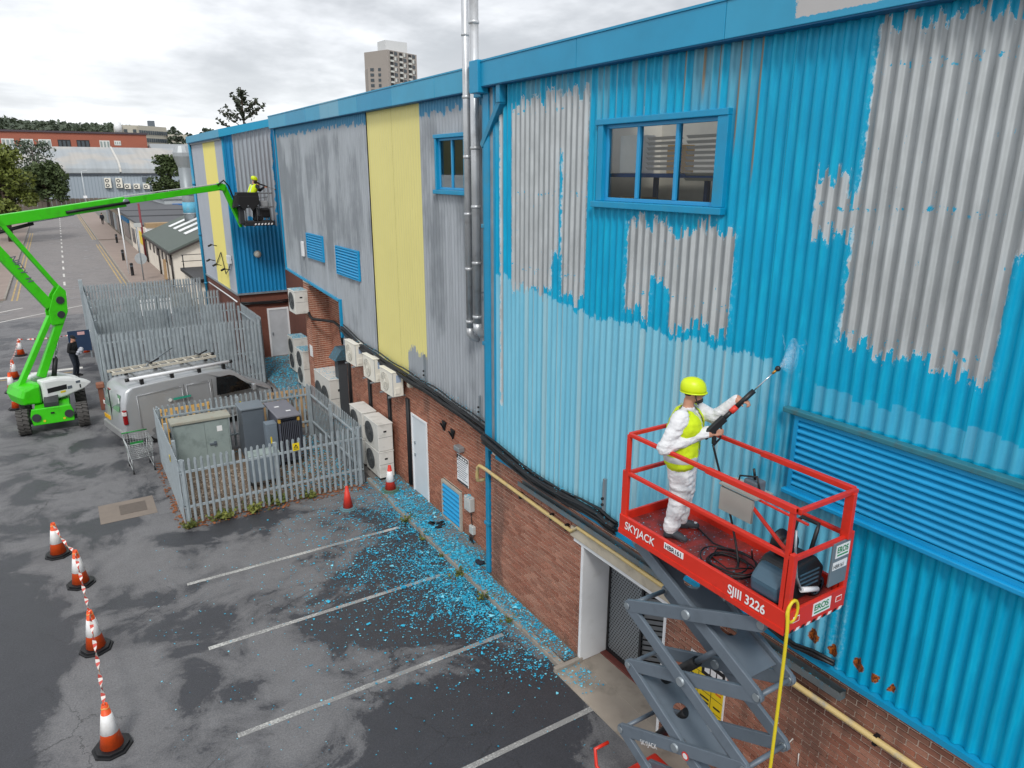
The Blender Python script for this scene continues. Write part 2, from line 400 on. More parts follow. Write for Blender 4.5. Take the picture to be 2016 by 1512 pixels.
# ============================================================ the warehouse
PITCH_C = .1375                     # rib spacing of the sheeting
XN, XM = 6.55, 6.95                 # cladding planes of the near and the set-back block
YC = 11.38                          # corner between them
B_BLUE, B_LIGHT, B_GREY = '#0a92c6', '#6fb9d6', '#a3a8ae'
def jag(T, x, y, z):
    cell = T.math('FLOOR', y*21.8); cell2 = T.math('FLOOR', y*7.27)
    w1 = T.white(T.comb(cell, 3., 1.)); w2 = T.white(T.comb(cell2, 9., 4.))
    P = T.comb(x*1., y*1., z*.55)
    nz = T.noise(P, 26., 3., .7); ny = T.noise(P, 17., 3., .65)
    return (w1-.5)*.2+(w2-.5)*.22+(nz-.5)*.3, (ny-.5)*.07
def clad_near():
    m, T, bs = new_mat('near cladding'); P = T.pos(); x, y, z = T.xyz(P)
    jz, jy = jag(T, x, y, z); yy = y+jy; z2 = z+jz
    R = lambda y0, y1, z0, z1: T.mn(yy-y0, y1-yy, z2-z0, z1-z2)
    p1 = T.mn(R(8.47, 10.47, 6.36, 9.30), T.math('MULTIPLY', R(9.06, 9.16, 6.9, 8.5), -1.), T.math('MULTIPLY', R(9.05, 9.32, 6.0, 6.95), -1.))
    p2 = T.mn(R(5.66, 7.53, 6.33, 7.52), T.math('MULTIPLY', R(6.66, 7.03, 6.0, 6.78), -1.))
    p3 = R(2.8, 4.24, 6.55, 9.45); p4 = T.mx(R(4.36, 4.69, 7.66, 8.22), R(4.2, 4.69, 7.66, 7.98)); p5 = R(-2., 2.85, 7.55, 9.5)
    p6 = T.mn(yy-10.78, 10.86-yy, z2-4.0, 9.2-z2)
    d = T.mx(p1, p2, p3, p4, p5, p6)
    rem = T.sstep(T.noise(T.comb(x, y*1.0, z*.28), 24., 3., .7), .70, .73)      # bits of paint left on the metal
    rowb = T.math('ABSOLUTE', T.math('FRACT', z/1.22)-.45)
    rem2 = T.sstep(T.noise(P, 17., 3., .6), .60, .63)*(1.-T.sstep(rowb, .02, .05))
    grey = T.sstep(d, -.004, .004)*(1.-T.mx(rem, rem2))
    # pale undercoat, already blasted once
    top = 6.16+T.sstep(y, 8.2, 11.)*.26
    jl = jz*.45
    lt = T.sstep(top-(z+jl), -.012, .012)
    strk = T.noise(T.comb(x*.2, y*9., z*.35), 1.6, 5., .6)
    rb = T.sstep(y+(strk-.5)*1.6+(T.noise(P, 3.5, 5.)-.5)*.7, 4.55, 5.35)
    und = T.sstep(4.87-z+(strk-.5)*.25, -.05, .2)*T.sstep(y+(strk-.5)*.9+(T.noise(P, 30., 3.)-.5)*.5, 3.72, 3.95)*.62
    lvt = T.mn(z-5.76, 6.02+(T.white(T.comb(T.math('FLOOR', y*7.27), 2., 5.))-.5)*.12-z)
    lv = T.sstep(lvt, -.006, .006)*T.sstep(4.45-y, 0., .05)*.28
    light = T.mx(lt*T.mx(rb, und), lv)
    mot = T.noise(P, 1.1, 3., .6); fine = T.noise(T.comb(x, y*3., z*.4), 4., 3., .6)
    blue = T.mix(T.sstep(fine, .42, .75), lin('#009bc4'), lin('#06aacf')); blue = T.val(blue, T.math('MULTIPLY_ADD', mot, .3, .85))
    lb = T.mix(T.sstep(strk, .38, .62), lin('#72b8d1'), lin('#80c1d7'))
    cream = T.sstep(T.white(T.comb(T.math('FLOOR', y*14.54), 7., 7.)), .9, .93)
    lb = T.mix(cream*.3, lb, lin('#c3c6bb'))
    c = T.mix(light, blue, lb)
    # rust and tan run-off below the gutter
    tan = T.sstep(T.white(T.comb(T.math('FLOOR', y*14.54), 1., 2.)), .55, .6)*T.sstep(z, 8.2, 9.5)*T.sstep(y, 5.3, 5.8)
    c = T.mix(tan*.3, c, lin('#a9a58f'))
    ru = None
    for (yr, zb) in ((6.63, 8.86), (6.33, 8.88), (6.115, 8.88), (5.80, 8.3), (5.52, 8.)):
        a = T.sstep(T.math('ABSOLUTE', y-yr), .022, .010)*T.sstep(z, zb, zb+.35)
        ru = a if ru is None else T.mx(ru, a)
    c = T.mix(ru*.8, c, lin('#8a6a3c'))
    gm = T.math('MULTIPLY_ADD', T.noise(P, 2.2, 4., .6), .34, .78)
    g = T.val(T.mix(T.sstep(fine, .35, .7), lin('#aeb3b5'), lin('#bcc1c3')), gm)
    ph = T.math('ABSOLUTE', T.math('FRACT', y/PITCH_C+.56)-.5)                # brighter light painted onto one flank of every rib, with some primer residue
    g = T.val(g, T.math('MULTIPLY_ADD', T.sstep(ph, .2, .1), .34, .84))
    film = T.sstep(d, -.07, .0)*T.sstep(T.noise(P, 13., 4., .7), .52, .64)*(1.-grey)
    c = T.mix(film*.55, c, lin('#7fc3d8'))
    rim = T.sstep(T.math('ABSOLUTE', d), .014, .004)*T.sstep(T.noise(P, 9., 2.), .42, .55)
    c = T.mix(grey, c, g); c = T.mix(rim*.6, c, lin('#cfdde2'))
    rs = None
    for (yr, zr, s) in ((4.05, 3.19, .07), (3.8, 3.15, .062), (3.5, 3.17, .068), (3.31, 3.14, .045), (3.13, 3.13, .04)):
        dx = y-yr; dz = (z-zr)*.75; a = T.math('SQRT', dx*dx+dz*dz)+(T.noise(P, 22., 3.)-.5)*.06
        a = T.sstep(a, s, s-.012); rs = a if rs is None else T.mx(rs, a)
    c = T.mix(rs, c, T.mix(T.sstep(T.noise(P, 40., 3.), .4, .6), lin('#5d2f14'), lin('#a85a1e')))
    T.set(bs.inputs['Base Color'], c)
    T.set(bs.inputs['Roughness'], T.math('MULTIPLY_ADD', grey, .18, .36)+mot*.12)
    T.set(bs.inputs['Metallic'], grey*.45)
    bs.inputs['Specular IOR Level'].default_value = .3
    return m
def clad_mid():
    m, T, bs = new_mat('set-back cladding'); P = T.pos(); x, y, z = T.xyz(P)
    jz, jy = jag(T, x, y, z)
    st = T.noise(T.comb(x, y*1.1, z*.16), 1.5, 7., .62); bl = T.noise(P, .75, 4., .55); fn = T.noise(T.comb(x, y*7., z*.5), 2.2, 4.)
    dk = T.sstep(st*.6+bl*.4+T.sstep(y, 17.5, 21.)*.05-T.sstep(z, 8.8, 9.6)*.12-T.sstep(6.4-z, 0., 1.6)*.05, .46, .62)
    g = T.mix(dk, lin('#a6acb2'), lin('#858b91')); g = T.val(g, T.math('MULTIPLY_ADD', fn, .34, .83))
    fr = T.sstep(z+jz*.6+T.sstep(y, 22., 18.)*.0, 9.34, 9.37)
    c = T.mix(fr*.85, g, lin('#1d86b0'))
    yel = T.mn(y-14.93, 18.03-y); lowg = T.mn(16.05-y+jy, 3.98-(z+jz*.8)); lowy = T.math('MULTIPLY', lowg, -1.)
    ym = T.sstep(T.mn(yel, lowy), -.003, .003)
    seam = T.sstep(T.math('ABSOLUTE', T.math('FRACT', (y-14.93)/.775)-.0), .018, .008)
    yc = T.val(lin('#e2d88a'), T.math('MULTIPLY_ADD', T.noise(P, .9, 4.), .14, .93)); yc = T.mix(seam*.12, yc, lin('#b5aa55'))
    c = T.mix(ym, c, yc)
    T.set(bs.inputs['Base Color'], c); T.set(bs.inputs['Metallic'], (1.-ym)*.25)
    T.set(bs.inputs['Roughness'], T.math('MULTIPLY_ADD', fn, .2, .42))
    return m
def clad_far():
    m, T, bs = new_mat('far cladding'); P = T.pos(); x, y, z = T.xyz(P)
    w1 = T.white(T.comb(T.math('FLOOR', x*15.), 3., 1.)); jz = (w1-.5)*.5+(T.noise(P, 9., 4.)-.5)*.3
    g = T.val(lin('#a3abb3'), T.math('MULTIPLY_ADD', T.noise(T.comb(x*5., y, z*.5), 2., 4.), .4, .78))
    gm = T.sstep(T.mn(x-6.62+(T.noise(P, 6.)-.5)*.06, 8.18-x+(T.noise(P, 4.)-.5)*.3, z+jz-6.12), -.01, .01)
    bl = T.val(lin('#0c7fb4'), T.math('MULTIPLY_ADD', T.noise(P, 1.2, 4.), .3, .85))
    c = T.mix(gm, bl, g)
    side = T.sstep(y, 32.6, 32.62)                       # the face along the street: grey with a yellow band
    yb = T.sstep(T.mn(y-34.1, 37.0-y), -.004, .004)
    c2 = T.mix(yb, T.val(lin('#a7adb6'), T.math('MULTIPLY_ADD', T.noise(P, 1.5), .2, .9)), lin('#e6da80'))
    c = T.mix(side, c, c2)
    T.set(bs.inputs['Base Color'], c); bs.inputs['Roughness'].default_value = .45; T.set(bs.inputs['Metallic'], gm*.25)
    return m
M_CN, M_CM, M_CF = clad_near(), clad_mid(), clad_far()
def fascia_mat():
    m, T, bs = new_mat('fascia blue'); P = T.pos(); x, y, z = T.xyz(P)
    oi = T.N.new('ShaderNodeObjectInfo'); r = NV(T, oi.outputs['Random'])
    mot = T.noise(P, 1.4, 5., .6)
    c = T.mix(r*.55, lin('#1490bb'), lin('#46a9c8')); c = T.val(c, T.math('MULTIPLY_ADD', mot, .35, .82))
    jy = (T.noise(P, 20., 4., .7)-.5)*.14
    g = T.sstep(T.mn(5.03-y+jy, z-9.62+jy*.3, y-2.), -.004, .004)
    pale = T.sstep(T.mn(y-19.6, 21.2-y), -.02, .02)
    c = T.mix(g, c, T.val(lin('#b7b5b4'), T.math('MULTIPLY_ADD', mot, .2, .9))); c = T.mix(pale*.55, c, lin('#7fb0c4'))
    T.set(bs.inputs['Base Color'], c); bs.inputs['Roughness'].default_value = .42
    return m
M_FASC = fascia_mat()
M_BLUE = pm('blue trim paint', '#0d90bd', .4, var=.18, vs=3, dirt='#3f8aa0', dirt_amt=.35)
M_BLUE2 = pm('louvre blue', '#1296cd', .4, var=.14, vs=4)
M_TEAL = pm('weathered blue green flashing', '#2d7484', .55, var=.25, vs=6, dirt='#4c5a58', dirt_amt=.6)
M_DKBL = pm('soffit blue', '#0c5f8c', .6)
M_ROOF = pm('roof sheet', '#8f9497', .6, var=.2)
M_WHITE = pm('white paint', '#e4e6e8', .5, var=.06, vs=2, dirt='#b9b8b2', dirt_amt=.35)
M_BLACK = pm('black rubber', '#16171a', .5, var=.3, vs=8)
M_DARK = pm('dark interior', '#2a2b2e', .9)
M_STEEL = pm('galvanised steel', '#9aa3a9', .45, .55, var=.25, vs=5)
M_GALV = pm('galvanised paling', '#a1abb0', .5, .25, var=.25, vs=4, dirt='#6f7a80', dirt_amt=.4)
M_WOOD = pm('weathered pallet wood', '#a98c68', .85, var=.35, vs=9, bump=.4, bs_=40)

def brick_mat(name, ca, cb, dark, ax='y'):
    m, T, bs = new_mat(name); P = T.pos(); x, y, z = T.xyz(P)
    row = T.math('FLOOR', z/.075); off = T.math('MODULO', row, 2.)*.1125
    colm = T.math('FLOOR', ((y+off)/.225 if ax == 'y' else (x+off*.98-.205)/.225))
    r = T.white(T.comb(colm, row, 1.)); r2 = T.white(T.comb(colm, row, 5.))
    c = T.mix(r, lin(ca), lin(cb)); c = T.val(c, T.math('MULTIPLY_ADD', r2, .3, .83))
    st = T.noise(T.comb(x, y*1.2, z*.35), 1.3, 6., .6)
    wetl = T.sstep(st+T.sstep(.9-z, 0., .9)*.08+T.sstep(5.4-y, 0., 1.2)*.09+T.sstep(T.math('ABSOLUTE', y-11.1), .35, .1)*.2, .54, .7)
    c = T.mix(wetl*.62, c, lin(dark))
    moss = T.sstep(.26-z+(T.noise(P, 5., 4.)-.5)*.3, 0., .25)
    c = T.mix(moss*.45, c, lin('#5b5440'))
    c = T.val(c, T.math('MULTIPLY_ADD', T.noise(P, 45., 2., .7), .4, .8))
    T.set(bs.inputs['Base Color'], c); bs.inputs['Roughness'].default_value = .88
    return m
M_BRICK = brick_mat('red brick', '#935e4b', '#a37562', '#57433b')
M_BRICK2 = brick_mat('orange brick', '#985f4a', '#a67059', '#644438')
M_BRICK3 = brick_mat('orange brick pier', '#985f4a', '#a67059', '#644438', 'x')
M_MORT = pm('mortar', '#d6c2b2', .95, var=.2, vs=2., dirt='#7d6455', dirt_amt=.6)
M_BRICKF = pm('dark red brick', '#6f4438', .9, var=.25, vs=8., dirt='#523830', dirt_amt=.6)

WH = thing('warehouse', 'long warehouse with stripped blue and yellow corrugated cladding above red brick walls', 'warehouse', (11, 18, 0))

def corrugate(y0, y1, pitch=PITCH_C, depth=.034):
    """profile points (y, dx) of rounded box-rib sheeting; dx towards the viewer is negative"""
    K = ((0., -1.), (.10, -1.), (.22, -.94), (.30, -.74), (.38, -.35), (.45, -.10), (.53, 0.), (.74, 0.), (.82, -.10), (.88, -.35), (.94, -.74), (1., -1.))
    def val(y):
        f = (y/pitch) % 1.
        for (fa, da), (fb, db) in zip(K, K[1:]):
            if f <= fb: return depth*(da+(db-da)*(f-fa)/(fb-fa))
        return -depth
    pts = [(y0, val(y0))]
    for k in range(int(floor(y0/pitch))-1, int(floor(y1/pitch))+2):
        for f, dx in K[:-1]:
            if y0+1e-4 < (k+f)*pitch < y1-1e-4: pts.append(((k+f)*pitch, dx*depth))
    return pts+[(y1, val(y1))]
def clad_sheet(y0, y1, X, zr, mat, depth=.036, pitch=PITCH_C, lap=.003, axis='y'):
    b = MB(); prof = corrugate(y0, y1, pitch, depth); idx = {}
    def vert(i, z):
        if (i, z) not in idx:
            ya, da = prof[i]; p = (X+da+lap, ya, z)
            idx[(i, z)] = len(b.v); b.v.append((p[1], p[0], p[2]) if axis == 'x' else p)
        return idx[(i, z)]
    for i in range(len(prof)-1):
        for (z0, z1) in zr((prof[i][0]+prof[i+1][0])/2):
            if axis == 'x': za = zr(prof[i][0])[0]; zb = zr(prof[i+1][0])[0]
            else: za = zb = (z0, z1)
            q = [vert(i, za[0]), vert(i+1, zb[0]), vert(i+1, zb[1]), vert(i, za[1])]
            b.f.append(q if axis == 'x' else q[::-1]); b.m.append(0); b.s.append(True)
    return b
def sheets(y0, y1, X, zr, mat, depth=.036, step=1.1, axis='y', pitch=PITCH_C):
    y = y0; k = 0
    while y < y1-.05:
        ye = min(y+step, y1)
        o = clad_sheet(y, ye, X, zr, mat, depth, pitch, .002*(k % 2), axis).build('cladding_sheet', mat, WH); k += 1; y = ye
WN = (6.04, 8.08, 7.80, 8.80)       # near window opening y0,y1,z0,z1
WM = (12.86, 14.06, 7.82, 8.84)     # window of the set-back block
def zr_near(y): return [(2.97, WN[2]), (WN[3], 9.62)] if WN[0] < y < WN[1] else [(2.97, 9.62)]
def zr_mid(y):
    zb = 3.05 if y < 20.9 else 4.45+(y-20.9)*.058
    return [(zb, WM[2]), (WM[3], 9.66)] if WM[0] < y < WM[1] else [(zb, 9.66)]
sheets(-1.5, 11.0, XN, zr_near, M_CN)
sheets(YC+.02, 14.93, XM, zr_mid, M_CM, .03)
sheets(14.93, 18.03, XM, zr_mid, M_CM, .006, .775)
sheets(18.03, 26.75, XM, zr_mid, M_CM, .03)
sheets(6.24, 9.4, 32.45, lambda x: [(3.08, 9.55+(x-6.24)*.23)], M_CF, .03, axis='x', pitch=.17)
def zfar(y): return [(3.05, 9.7)]
b = clad_sheet(32.47, 40.4, 6.24, zfar, M_CF, .02); b.build('cladding_sheet', M_CF, WH)
# corner trims beside the downpipe
MB().box(6.505, 6.62, 11.0, 11.06, 2.97, 9.6).build('corner_trim', M_BLUE, WH)
MB().box(6.525, 6.6, 11.06, 11.2, 2.97, 9.6).build('corner_trim', M_STEEL, WH)
MB().box(6.50, 6.62, 11.2, YC, 2.97, 9.6).build('corner_trim', M_BLUE, WH)
MB().box(6.62, 7.02, YC-.05, YC, 0.1, 9.6).build('return_wall', M_BLUE, WH)
MB().box(6.2, 6.26, 32.40, 32.5, 3.05, 9.7).build('corner_trim', M_BLUE, WH)
MB().box(6.88, 7.04, 26.75, 26.83, 4.7, 9.66).build('corner_trim', M_BLUE, WH)
# sills and drip flashings
MB().box(6.47, 6.62, -1.5, 10.98, 2.90, 2.966).build('sill_flashing', M_BLUE, WH)
b = MB(); b.bar((6.9, 20.9, 4.42), (6.9, 26.75, 4.76), .08, .06); b.build('sill_flashing', M_BLUE, WH)
MB().box(6.86, 7.0, 20.84, 20.93, 3.3, 4.48).build('sill_flashing', M_BLUE, WH)
MB().box(6.18, 9.4, 32.38, 32.5, 3.0, 3.075).build('sill_flashing', M_STEEL, WH)
MB().box(6.17, 6.3, 32.51, 40.4, 2.98, 3.05).build('sill_flashing', M_STEEL, WH)
# fascias in panels, soffits, roofs
def fascia(y0, y1, X, z0, z1, n):
    for i in range(n):
        a = y0+(y1-y0)*i/n; e = y0+(y1-y0)*(i+1)/n
        MB().box(X, X+.05, a+.003, e-.003, z0, z1).build('fascia_panel', M_FASC, WH, .006)
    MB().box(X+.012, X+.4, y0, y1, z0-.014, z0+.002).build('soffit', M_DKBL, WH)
    MB().box(X-.012, X+.3, y0, y1, z1+.001, z1+.03).build('roof_edge', M_FASC, WH)
fascia(-2, 11.2, 6.36, 9.555, 9.93, 5)
fascia(YC+.25, 27.0, 6.78, 9.60, 9.985, 7)
MB().box(6.3, 6.62, 11.2, 11.5, 9.46, 9.97).build('gutter_stop', M_FASC, WH, .01)
MB().box(6.98, 7.06, YC-1, 27, 9.3, 9.95).build('wall_plate', M_DARK, WH)
b = MB(); b.prism([(6.08, 32.22, 9.5), (8.95, 32.22, 10.15), (8.95, 32.22, 10.45), (6.08, 32.22, 9.8)], (0, .07, 0)); b.build('fascia_panel', M_FASC, WH)
MB().box(6.08, 6.14, 32.29, 40.6, 9.5, 9.8).build('fascia_panel', M_FASC, WH)
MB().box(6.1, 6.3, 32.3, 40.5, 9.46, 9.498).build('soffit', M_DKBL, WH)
b = MB(); b.prism([(6.15, 32.5, 9.72), (9.4, 32.5, 10.3), (16, 32.5, 10.6), (16, 32.5, 9.4), (6.15, 32.5, 9.4)], (0, 8, 0)); b.build('roof', M_ROOF, WH)
b = MB(); b.box(6.45, 6.8, -2, 11.3, 9.70, 9.92).box(7.85, 22, -2, 11.3, 9.70, 9.92).box(6.8, 7.85, -2, 5.75, 9.70, 9.92).box(6.8, 7.85, 8.36, 11.3, 9.70, 9.92); b.build('roof', M_ROOF, WH)     # hole added over the office to let daylight into the room
MB().box(6.9, 22, 11.3, 26.95, 9.72, 9.97).build('roof', M_ROOF, WH)
# masses behind the skins
MB().box(7.9, 22, -2, 11.3, 0, 9.7).build('core_wall', M_DARK, WH)
MB().box(8.6, 22, 11.3, 32.4, 0, 9.7).build('core_wall', M_DARK, WH)
MB().box(6.30, 16, 32.56, 40.4, 0, 9.5).build('core_wall', M_BRICKF, WH)
MB().box(6.62, 8.5, 11.3, 11.42, 2.9, 9.7).build('core_wall', M_DARK, WH)
MB().box(7.0, 8.6, 26.6, 26.7, 4.7, 9.7).build('core_wall', M_DARK, WH)
# ------------------------------------------------------------ brickwork
BRK = []
def brick_rows(X, y0, y1, z0, z1, skip=(), proud=.009):
    """bricks of a wall facing -x; returns boxes"""
    out = []; r0 = int(floor(z0/.075)); r1 = int(floor(z1/.075))
    for r in range(r0, r1):
        za = r*.075+.009; zb = za+.057; off = (r % 2)*.1125
        c0 = int(floor((y0+off)/.225)); c1 = int(floor((y1+off)/.225))
        for c in range(c0, c1+1):
            ya = max(c*.225-off+.009, y0); yb = min((c+1)*.225-off-.009, y1)
            if yb-ya < .03: continue
            segs = [(ya, yb)]
            for (ha, hb, hz0, hz1) in skip:
                if hz0 < (za+zb)/2 < hz1: segs = [(a, min(e, ha)) for a, e in segs if a < ha]+[(max(a, hb), e) for a, e in segs if e > hb]
            for a, e in segs:
                if e-a > .02: out.append((X-proud+random.uniform(-.003, .003), X+.03, a, e, za, zb))
    return out
DOOR = (6.36, 8.36, 2.26)
sk = [(DOOR[0], DOOR[1], -1, 2.5)]
near_b = brick_rows(6.6, -1.5, YC-.02, 0., 2.9, sk)
mid_sk = [(15.16, 16.1, -1, 2.26), (13.38, 14.36, .08, 1.1)]
mid_b = brick_rows(7.0, YC+.02, 20.9, .075, 3.45, mid_sk)
rec_b = brick_rows(7.62, 20.95, 26.5, .075, 4.75)
def mortar_wall(name, X, y0, y1, z0, z1, holes, th=.5):
    b = MB(); ys = sorted(set([y0, y1]+[v for h in holes for v in h[:2]]))
    for a, e in zip(ys, ys[1:]):
        zs = [(z0, z1)]
        for h in holes:
            if h[0] <= (a+e)/2 <= h[1]: zs = [(za, min(zb, h[2])) for za, zb in zs if za < h[2]]+[(max(za, h[3]), zb) for za, zb in zs if zb > h[3]]
        for za, zb in zs:
            if zb-za > .01: b.box(X, X+th, a, e, za, zb)
    return b.build(name, M_MORT, WH)
wall_near = mortar_wall('brick_wall', 6.605, -1.5, YC-.06, 0, 2.9, [(DOOR[0], DOOR[1], -1, 2.26)], .55)
wall_mid = mortar_wall('brick_wall', 7.005, YC, 20.9, .05, 3.45, [(15.13, 16.13, -1, 2.27), (13.38, 14.36, .08, 1.1)], .3)
wall_rec = mortar_wall('brick_wall', 7.625, 20.9, 26.55, .05, 4.8, [], .3)
MB().box(7.01, 7.62, 20.86, 20.95, .05, 4.5).build('brick_return', M_BRICK2, WH)
def score(t):
    u, v, wd = proj((t[0], (t[2]+t[3])/2, (t[4]+t[5])/2)); return wd if 0 < u < 2016 and 0 < v < 1512 else 1e6+wd
near_b.sort(key=score)
for t in near_b[:300]:
    b = MB(); b.box(*t); b.build('brick', M_BRICK, wall_near)
for lst, wall, mt in ((near_b[300:], wall_near, M_BRICK), (mid_b, wall_mid, M_BRICK2), (rec_b, wall_rec, M_BRICK2)):
    b = MB()
    for t in lst: b.box(*t)
    stuff(b.build('bricks', mt, wall))
# pier in the recess (its courses are built on the face towards the yard)
b = MB(); b.box(6.96, 7.62, 24.32, 24.95, .05, 4.55); pier = b.build('brick_pier', M_MORT, WH)
for t in brick_rows(6.962, 24.36, 24.95, .075, 4.5): MB().box(*t).build('brick', M_BRICK2, pier)
b = MB()
for r in range(1, 59):
    za = r*.075+.009; off = (r % 2)*.11
    x = 6.955-off
    while x < 7.62:
        xa, xb = max(x+.005, 6.952), min(x+.22, 7.62)
        if xb-xa > .03: b.box(xa, xb, 24.312+random.uniform(-.002, .002), 24.36, za, za+.057)
        x += .225
stuff(b.build('bricks', M_BRICK3, pier))
MB().box(6.28, 9.6, 32.5, 32.56, .0, 3.0).build('brick_wall', M_BRICKF, WH)
MB().box(8.3, 8.62, 26.7, 32.5, 0, 9.7).build('brick_wall', M_BRICKF, WH)
MB().box(6.25, 6.3, 32.5, 40.4, 0, 2.98).build('brick_wall', M_BRICKF, WH)
# ------------------------------------------------------------ windows
def glass_mat():
    m = bpy.data.materials.new('window glass'); m.use_nodes = True; T = TREE(m.node_tree); T.N.remove(T.N['Principled BSDF'])
    tr = T.N.new('ShaderNodeBsdfTransparent'); tr.inputs[0].default_value = (.8, .84, .85, 1)
    gl = T.N.new('ShaderNodeBsdfGlossy'); gl.inputs['Roughness'].default_value = .02
    fr = T.N.new('ShaderNodeFresnel'); fr.inputs[0].default_value = 1.52
    mx = T.N.new('ShaderNodeMixShader'); T.set(mx.inputs[0], T.math('ADD', NV(T, fr.outputs[0]), .03))
    T.L.new(tr.outputs[0], mx.inputs[1]); T.L.new(gl.outputs[0], mx.inputs[2]); T.L.new(mx.outputs[0], T.N['Material Output'].inputs[0])
    return m
M_GLASS = glass_mat()
M_FRAME = pm('window frame blue', '#2c98cc', .4, var=.1)
def window(X, y0, y1, z0, z1, splits, surround=.16):
    wn = MB(); t = .05; g = X+.02
    wn.box(g, g+.06, y0, y1, z0, z0+t).box(g, g+.06, y0, y1, z1-t, z1).box(g, g+.06, y0, y0+t, z0+t, z1-t).box(g, g+.06, y1-t, y1, z0+t, z1-t)
    for s in splits: wn.box(g-.004, g+.064, s-t*.55, s+t*.55, z0+t, z1-t)
    o = wn.build('window', M_FRAME, WH, .006)
    e = [y0]+splits+[y1]
    for a, c in zip(e, e[1:]):
        MB().add([(g+.03, a+.02, z0+.02), (g+.03, c-.02, z0+.02), (g+.03, c-.02, z1-.02), (g+.03, a+.02, z1-.02)], [(3, 2, 1, 0)]).build('pane', M_GLASS, o)
    s = surround
    MB().box(X-.055, X+.10, y0-s, y1+s, z1, z1+.075).build('window_head', M_BLUE, o, .008)
    MB().box(X-.08, X+.02, y0-s-.02, y1+s+.02, z0-.085, z0-.002).build('window_sill', M_BLUE, o, .008)
    MB().box(X-.042, X+.08, y0-s, y0, z0, z1).build('window_jamb', M_BLUE, o, .006)
    MB().box(X-.042, X+.08, y1, y1+s*.7, z0, z1).build('window_jamb', M_BLUE, o, .006)
    b = MB(); b.box(X+.09, X+1.3, y0-.3, y0-.28, z0-.3, z1+.3).box(X+.09, X+1.3, y1+.28, y1+.3, z0-.3, z1+.3).box(X+1.3, X+1.32, y0-.3, y1+.3, z0-.3, z1+.3)
    b.box(X+.09, X+1.3, y0-.3, y1+.3, z0-.32, z0-.3)
    b.build('room', pm('room plaster', '#d6d0c4', .9), o)
    return o
wn = window(XN-.02, *WN, [6.72, 7.42])
wm = window(XM-.02, *WM, [13.46], .1)
MB().box(6.985, 7.0, WM[0]+.02, WM[1]-.02, WM[2]+.03, WM[2]+.3).build('window_board', M_WHITE, wm)
# blinds and the things standing behind the near window
M_SLAT = pm('blind slat', '#b3ada0', .6)
for ya, yb in ((6.08, 6.68), (6.76, 7.38)):
    for k in range(9 if ya < 6.5 else 7):
        z = 8.62-k*.062; MB().add([(6.66, ya, z), (6.70, ya, z-.036), (6.70, yb, z-.036), (6.66, yb, z)], [(0,1,2,3)]).build('blind_slat', M_SLAT, wn)
M_DESK = pm('desk blue', '#1f4f8c', .5)
dk = thing('work_bench', 'blue bench top seen through the window with the rust streaks above it', 'bench', (7.2, 7.05, 7.5))
MB().box(6.72, 7.75, 6.0, 8.2, 8.12, 8.17).build('bench_top', M_DESK, dk, .005)
for yy in (6.1, 7.1, 8.1): MB().box(7.5, 7.56, yy-.03, yy+.03, 7.5, 8.12).build('leg', M_DESK, dk)
tag(MB().box(6.74, 7.0, 6.85, 7.08, 8.172, 8.52).build('storage_box', pm('yellow card', '#d59a1e', .7), bevel=.01), 'yellow box standing on the blue bench behind the window', 'box')
tag(MB().box(6.72, 6.97, 7.55, 7.98, 8.172, 8.66).build('storage_box', pm('white card', '#dcdad4', .7), bevel=.01), 'tall white carton on the blue bench behind the window', 'box')
tag(MB().box(6.72, 7.0, 7.5, 7.95, 7.502, 7.86).build('storage_box', pm('brown card', '#a68a62', .8), bevel=.01), 'brown carton below the blue bench behind the window', 'box')
# ------------------------------------------------------------ louvres
def louvre(X, y0, y1, z0, z1, n, mat, tilt=.045, fr=.05, hood=0, fmat=None):
    f = MB(); f.box(X-.05, X+.01, y0, y1, z0, z0+fr).box(X-.05, X+.01, y0, y1, z1-fr, z1).box(X-.05, X+.01, y0, y0+fr, z0+fr, z1-fr).box(X-.05, X+.01, y1-fr, y1, z0+fr, z1-fr)
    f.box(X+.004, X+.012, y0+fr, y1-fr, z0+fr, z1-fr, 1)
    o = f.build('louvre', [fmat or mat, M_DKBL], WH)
    h = (z1-z0-2*fr)/n
    me = None
    for i in range(n):
        zt = z0+fr+h*(i+1)
        b = MB(); b.prism([(X-.001, y0+fr, zt), (X-.001-tilt, y0+fr, zt-h*.62), (X-.001-tilt, y0+fr, zt-h*.80), (X-.012, y0+fr, zt-h*.80), (X-.001, y0+fr, zt-.01)], (0, y1-y0-2*fr, 0))
        b.build('slat', mat, o)
    if hood: MB().box(X-.085, X+.01, y0-.14, y1+.14, z1+.002, z1+.06).build('louvre_hood', M_TEAL, o, .01)
    return o
louvre(6.515, -1.2, 4.58, 4.82, 5.68, 10, M_BLUE2, .05, .05, 1)
b = MB(); b.box(6.42, 6.52, -1.2, 4.62, 4.765, 4.818); b.build('louvre_sill', M_BLUE2, WH, .01)
louvre(6.92, 22.15, 23.85, 5.45, 6.25, 9, M_BLUE2, .05, .04)
louvre(6.92, 19.05, 20.95, 5.25, 6.08, 9, M_BLUE2, .05, .04)
louvre(6.99, 13.38, 14.36, .1, 1.08, 7, M_BLUE2, .055, .06, 0, pm('pale vent frame', '#a9a59a', .7, var=.2))
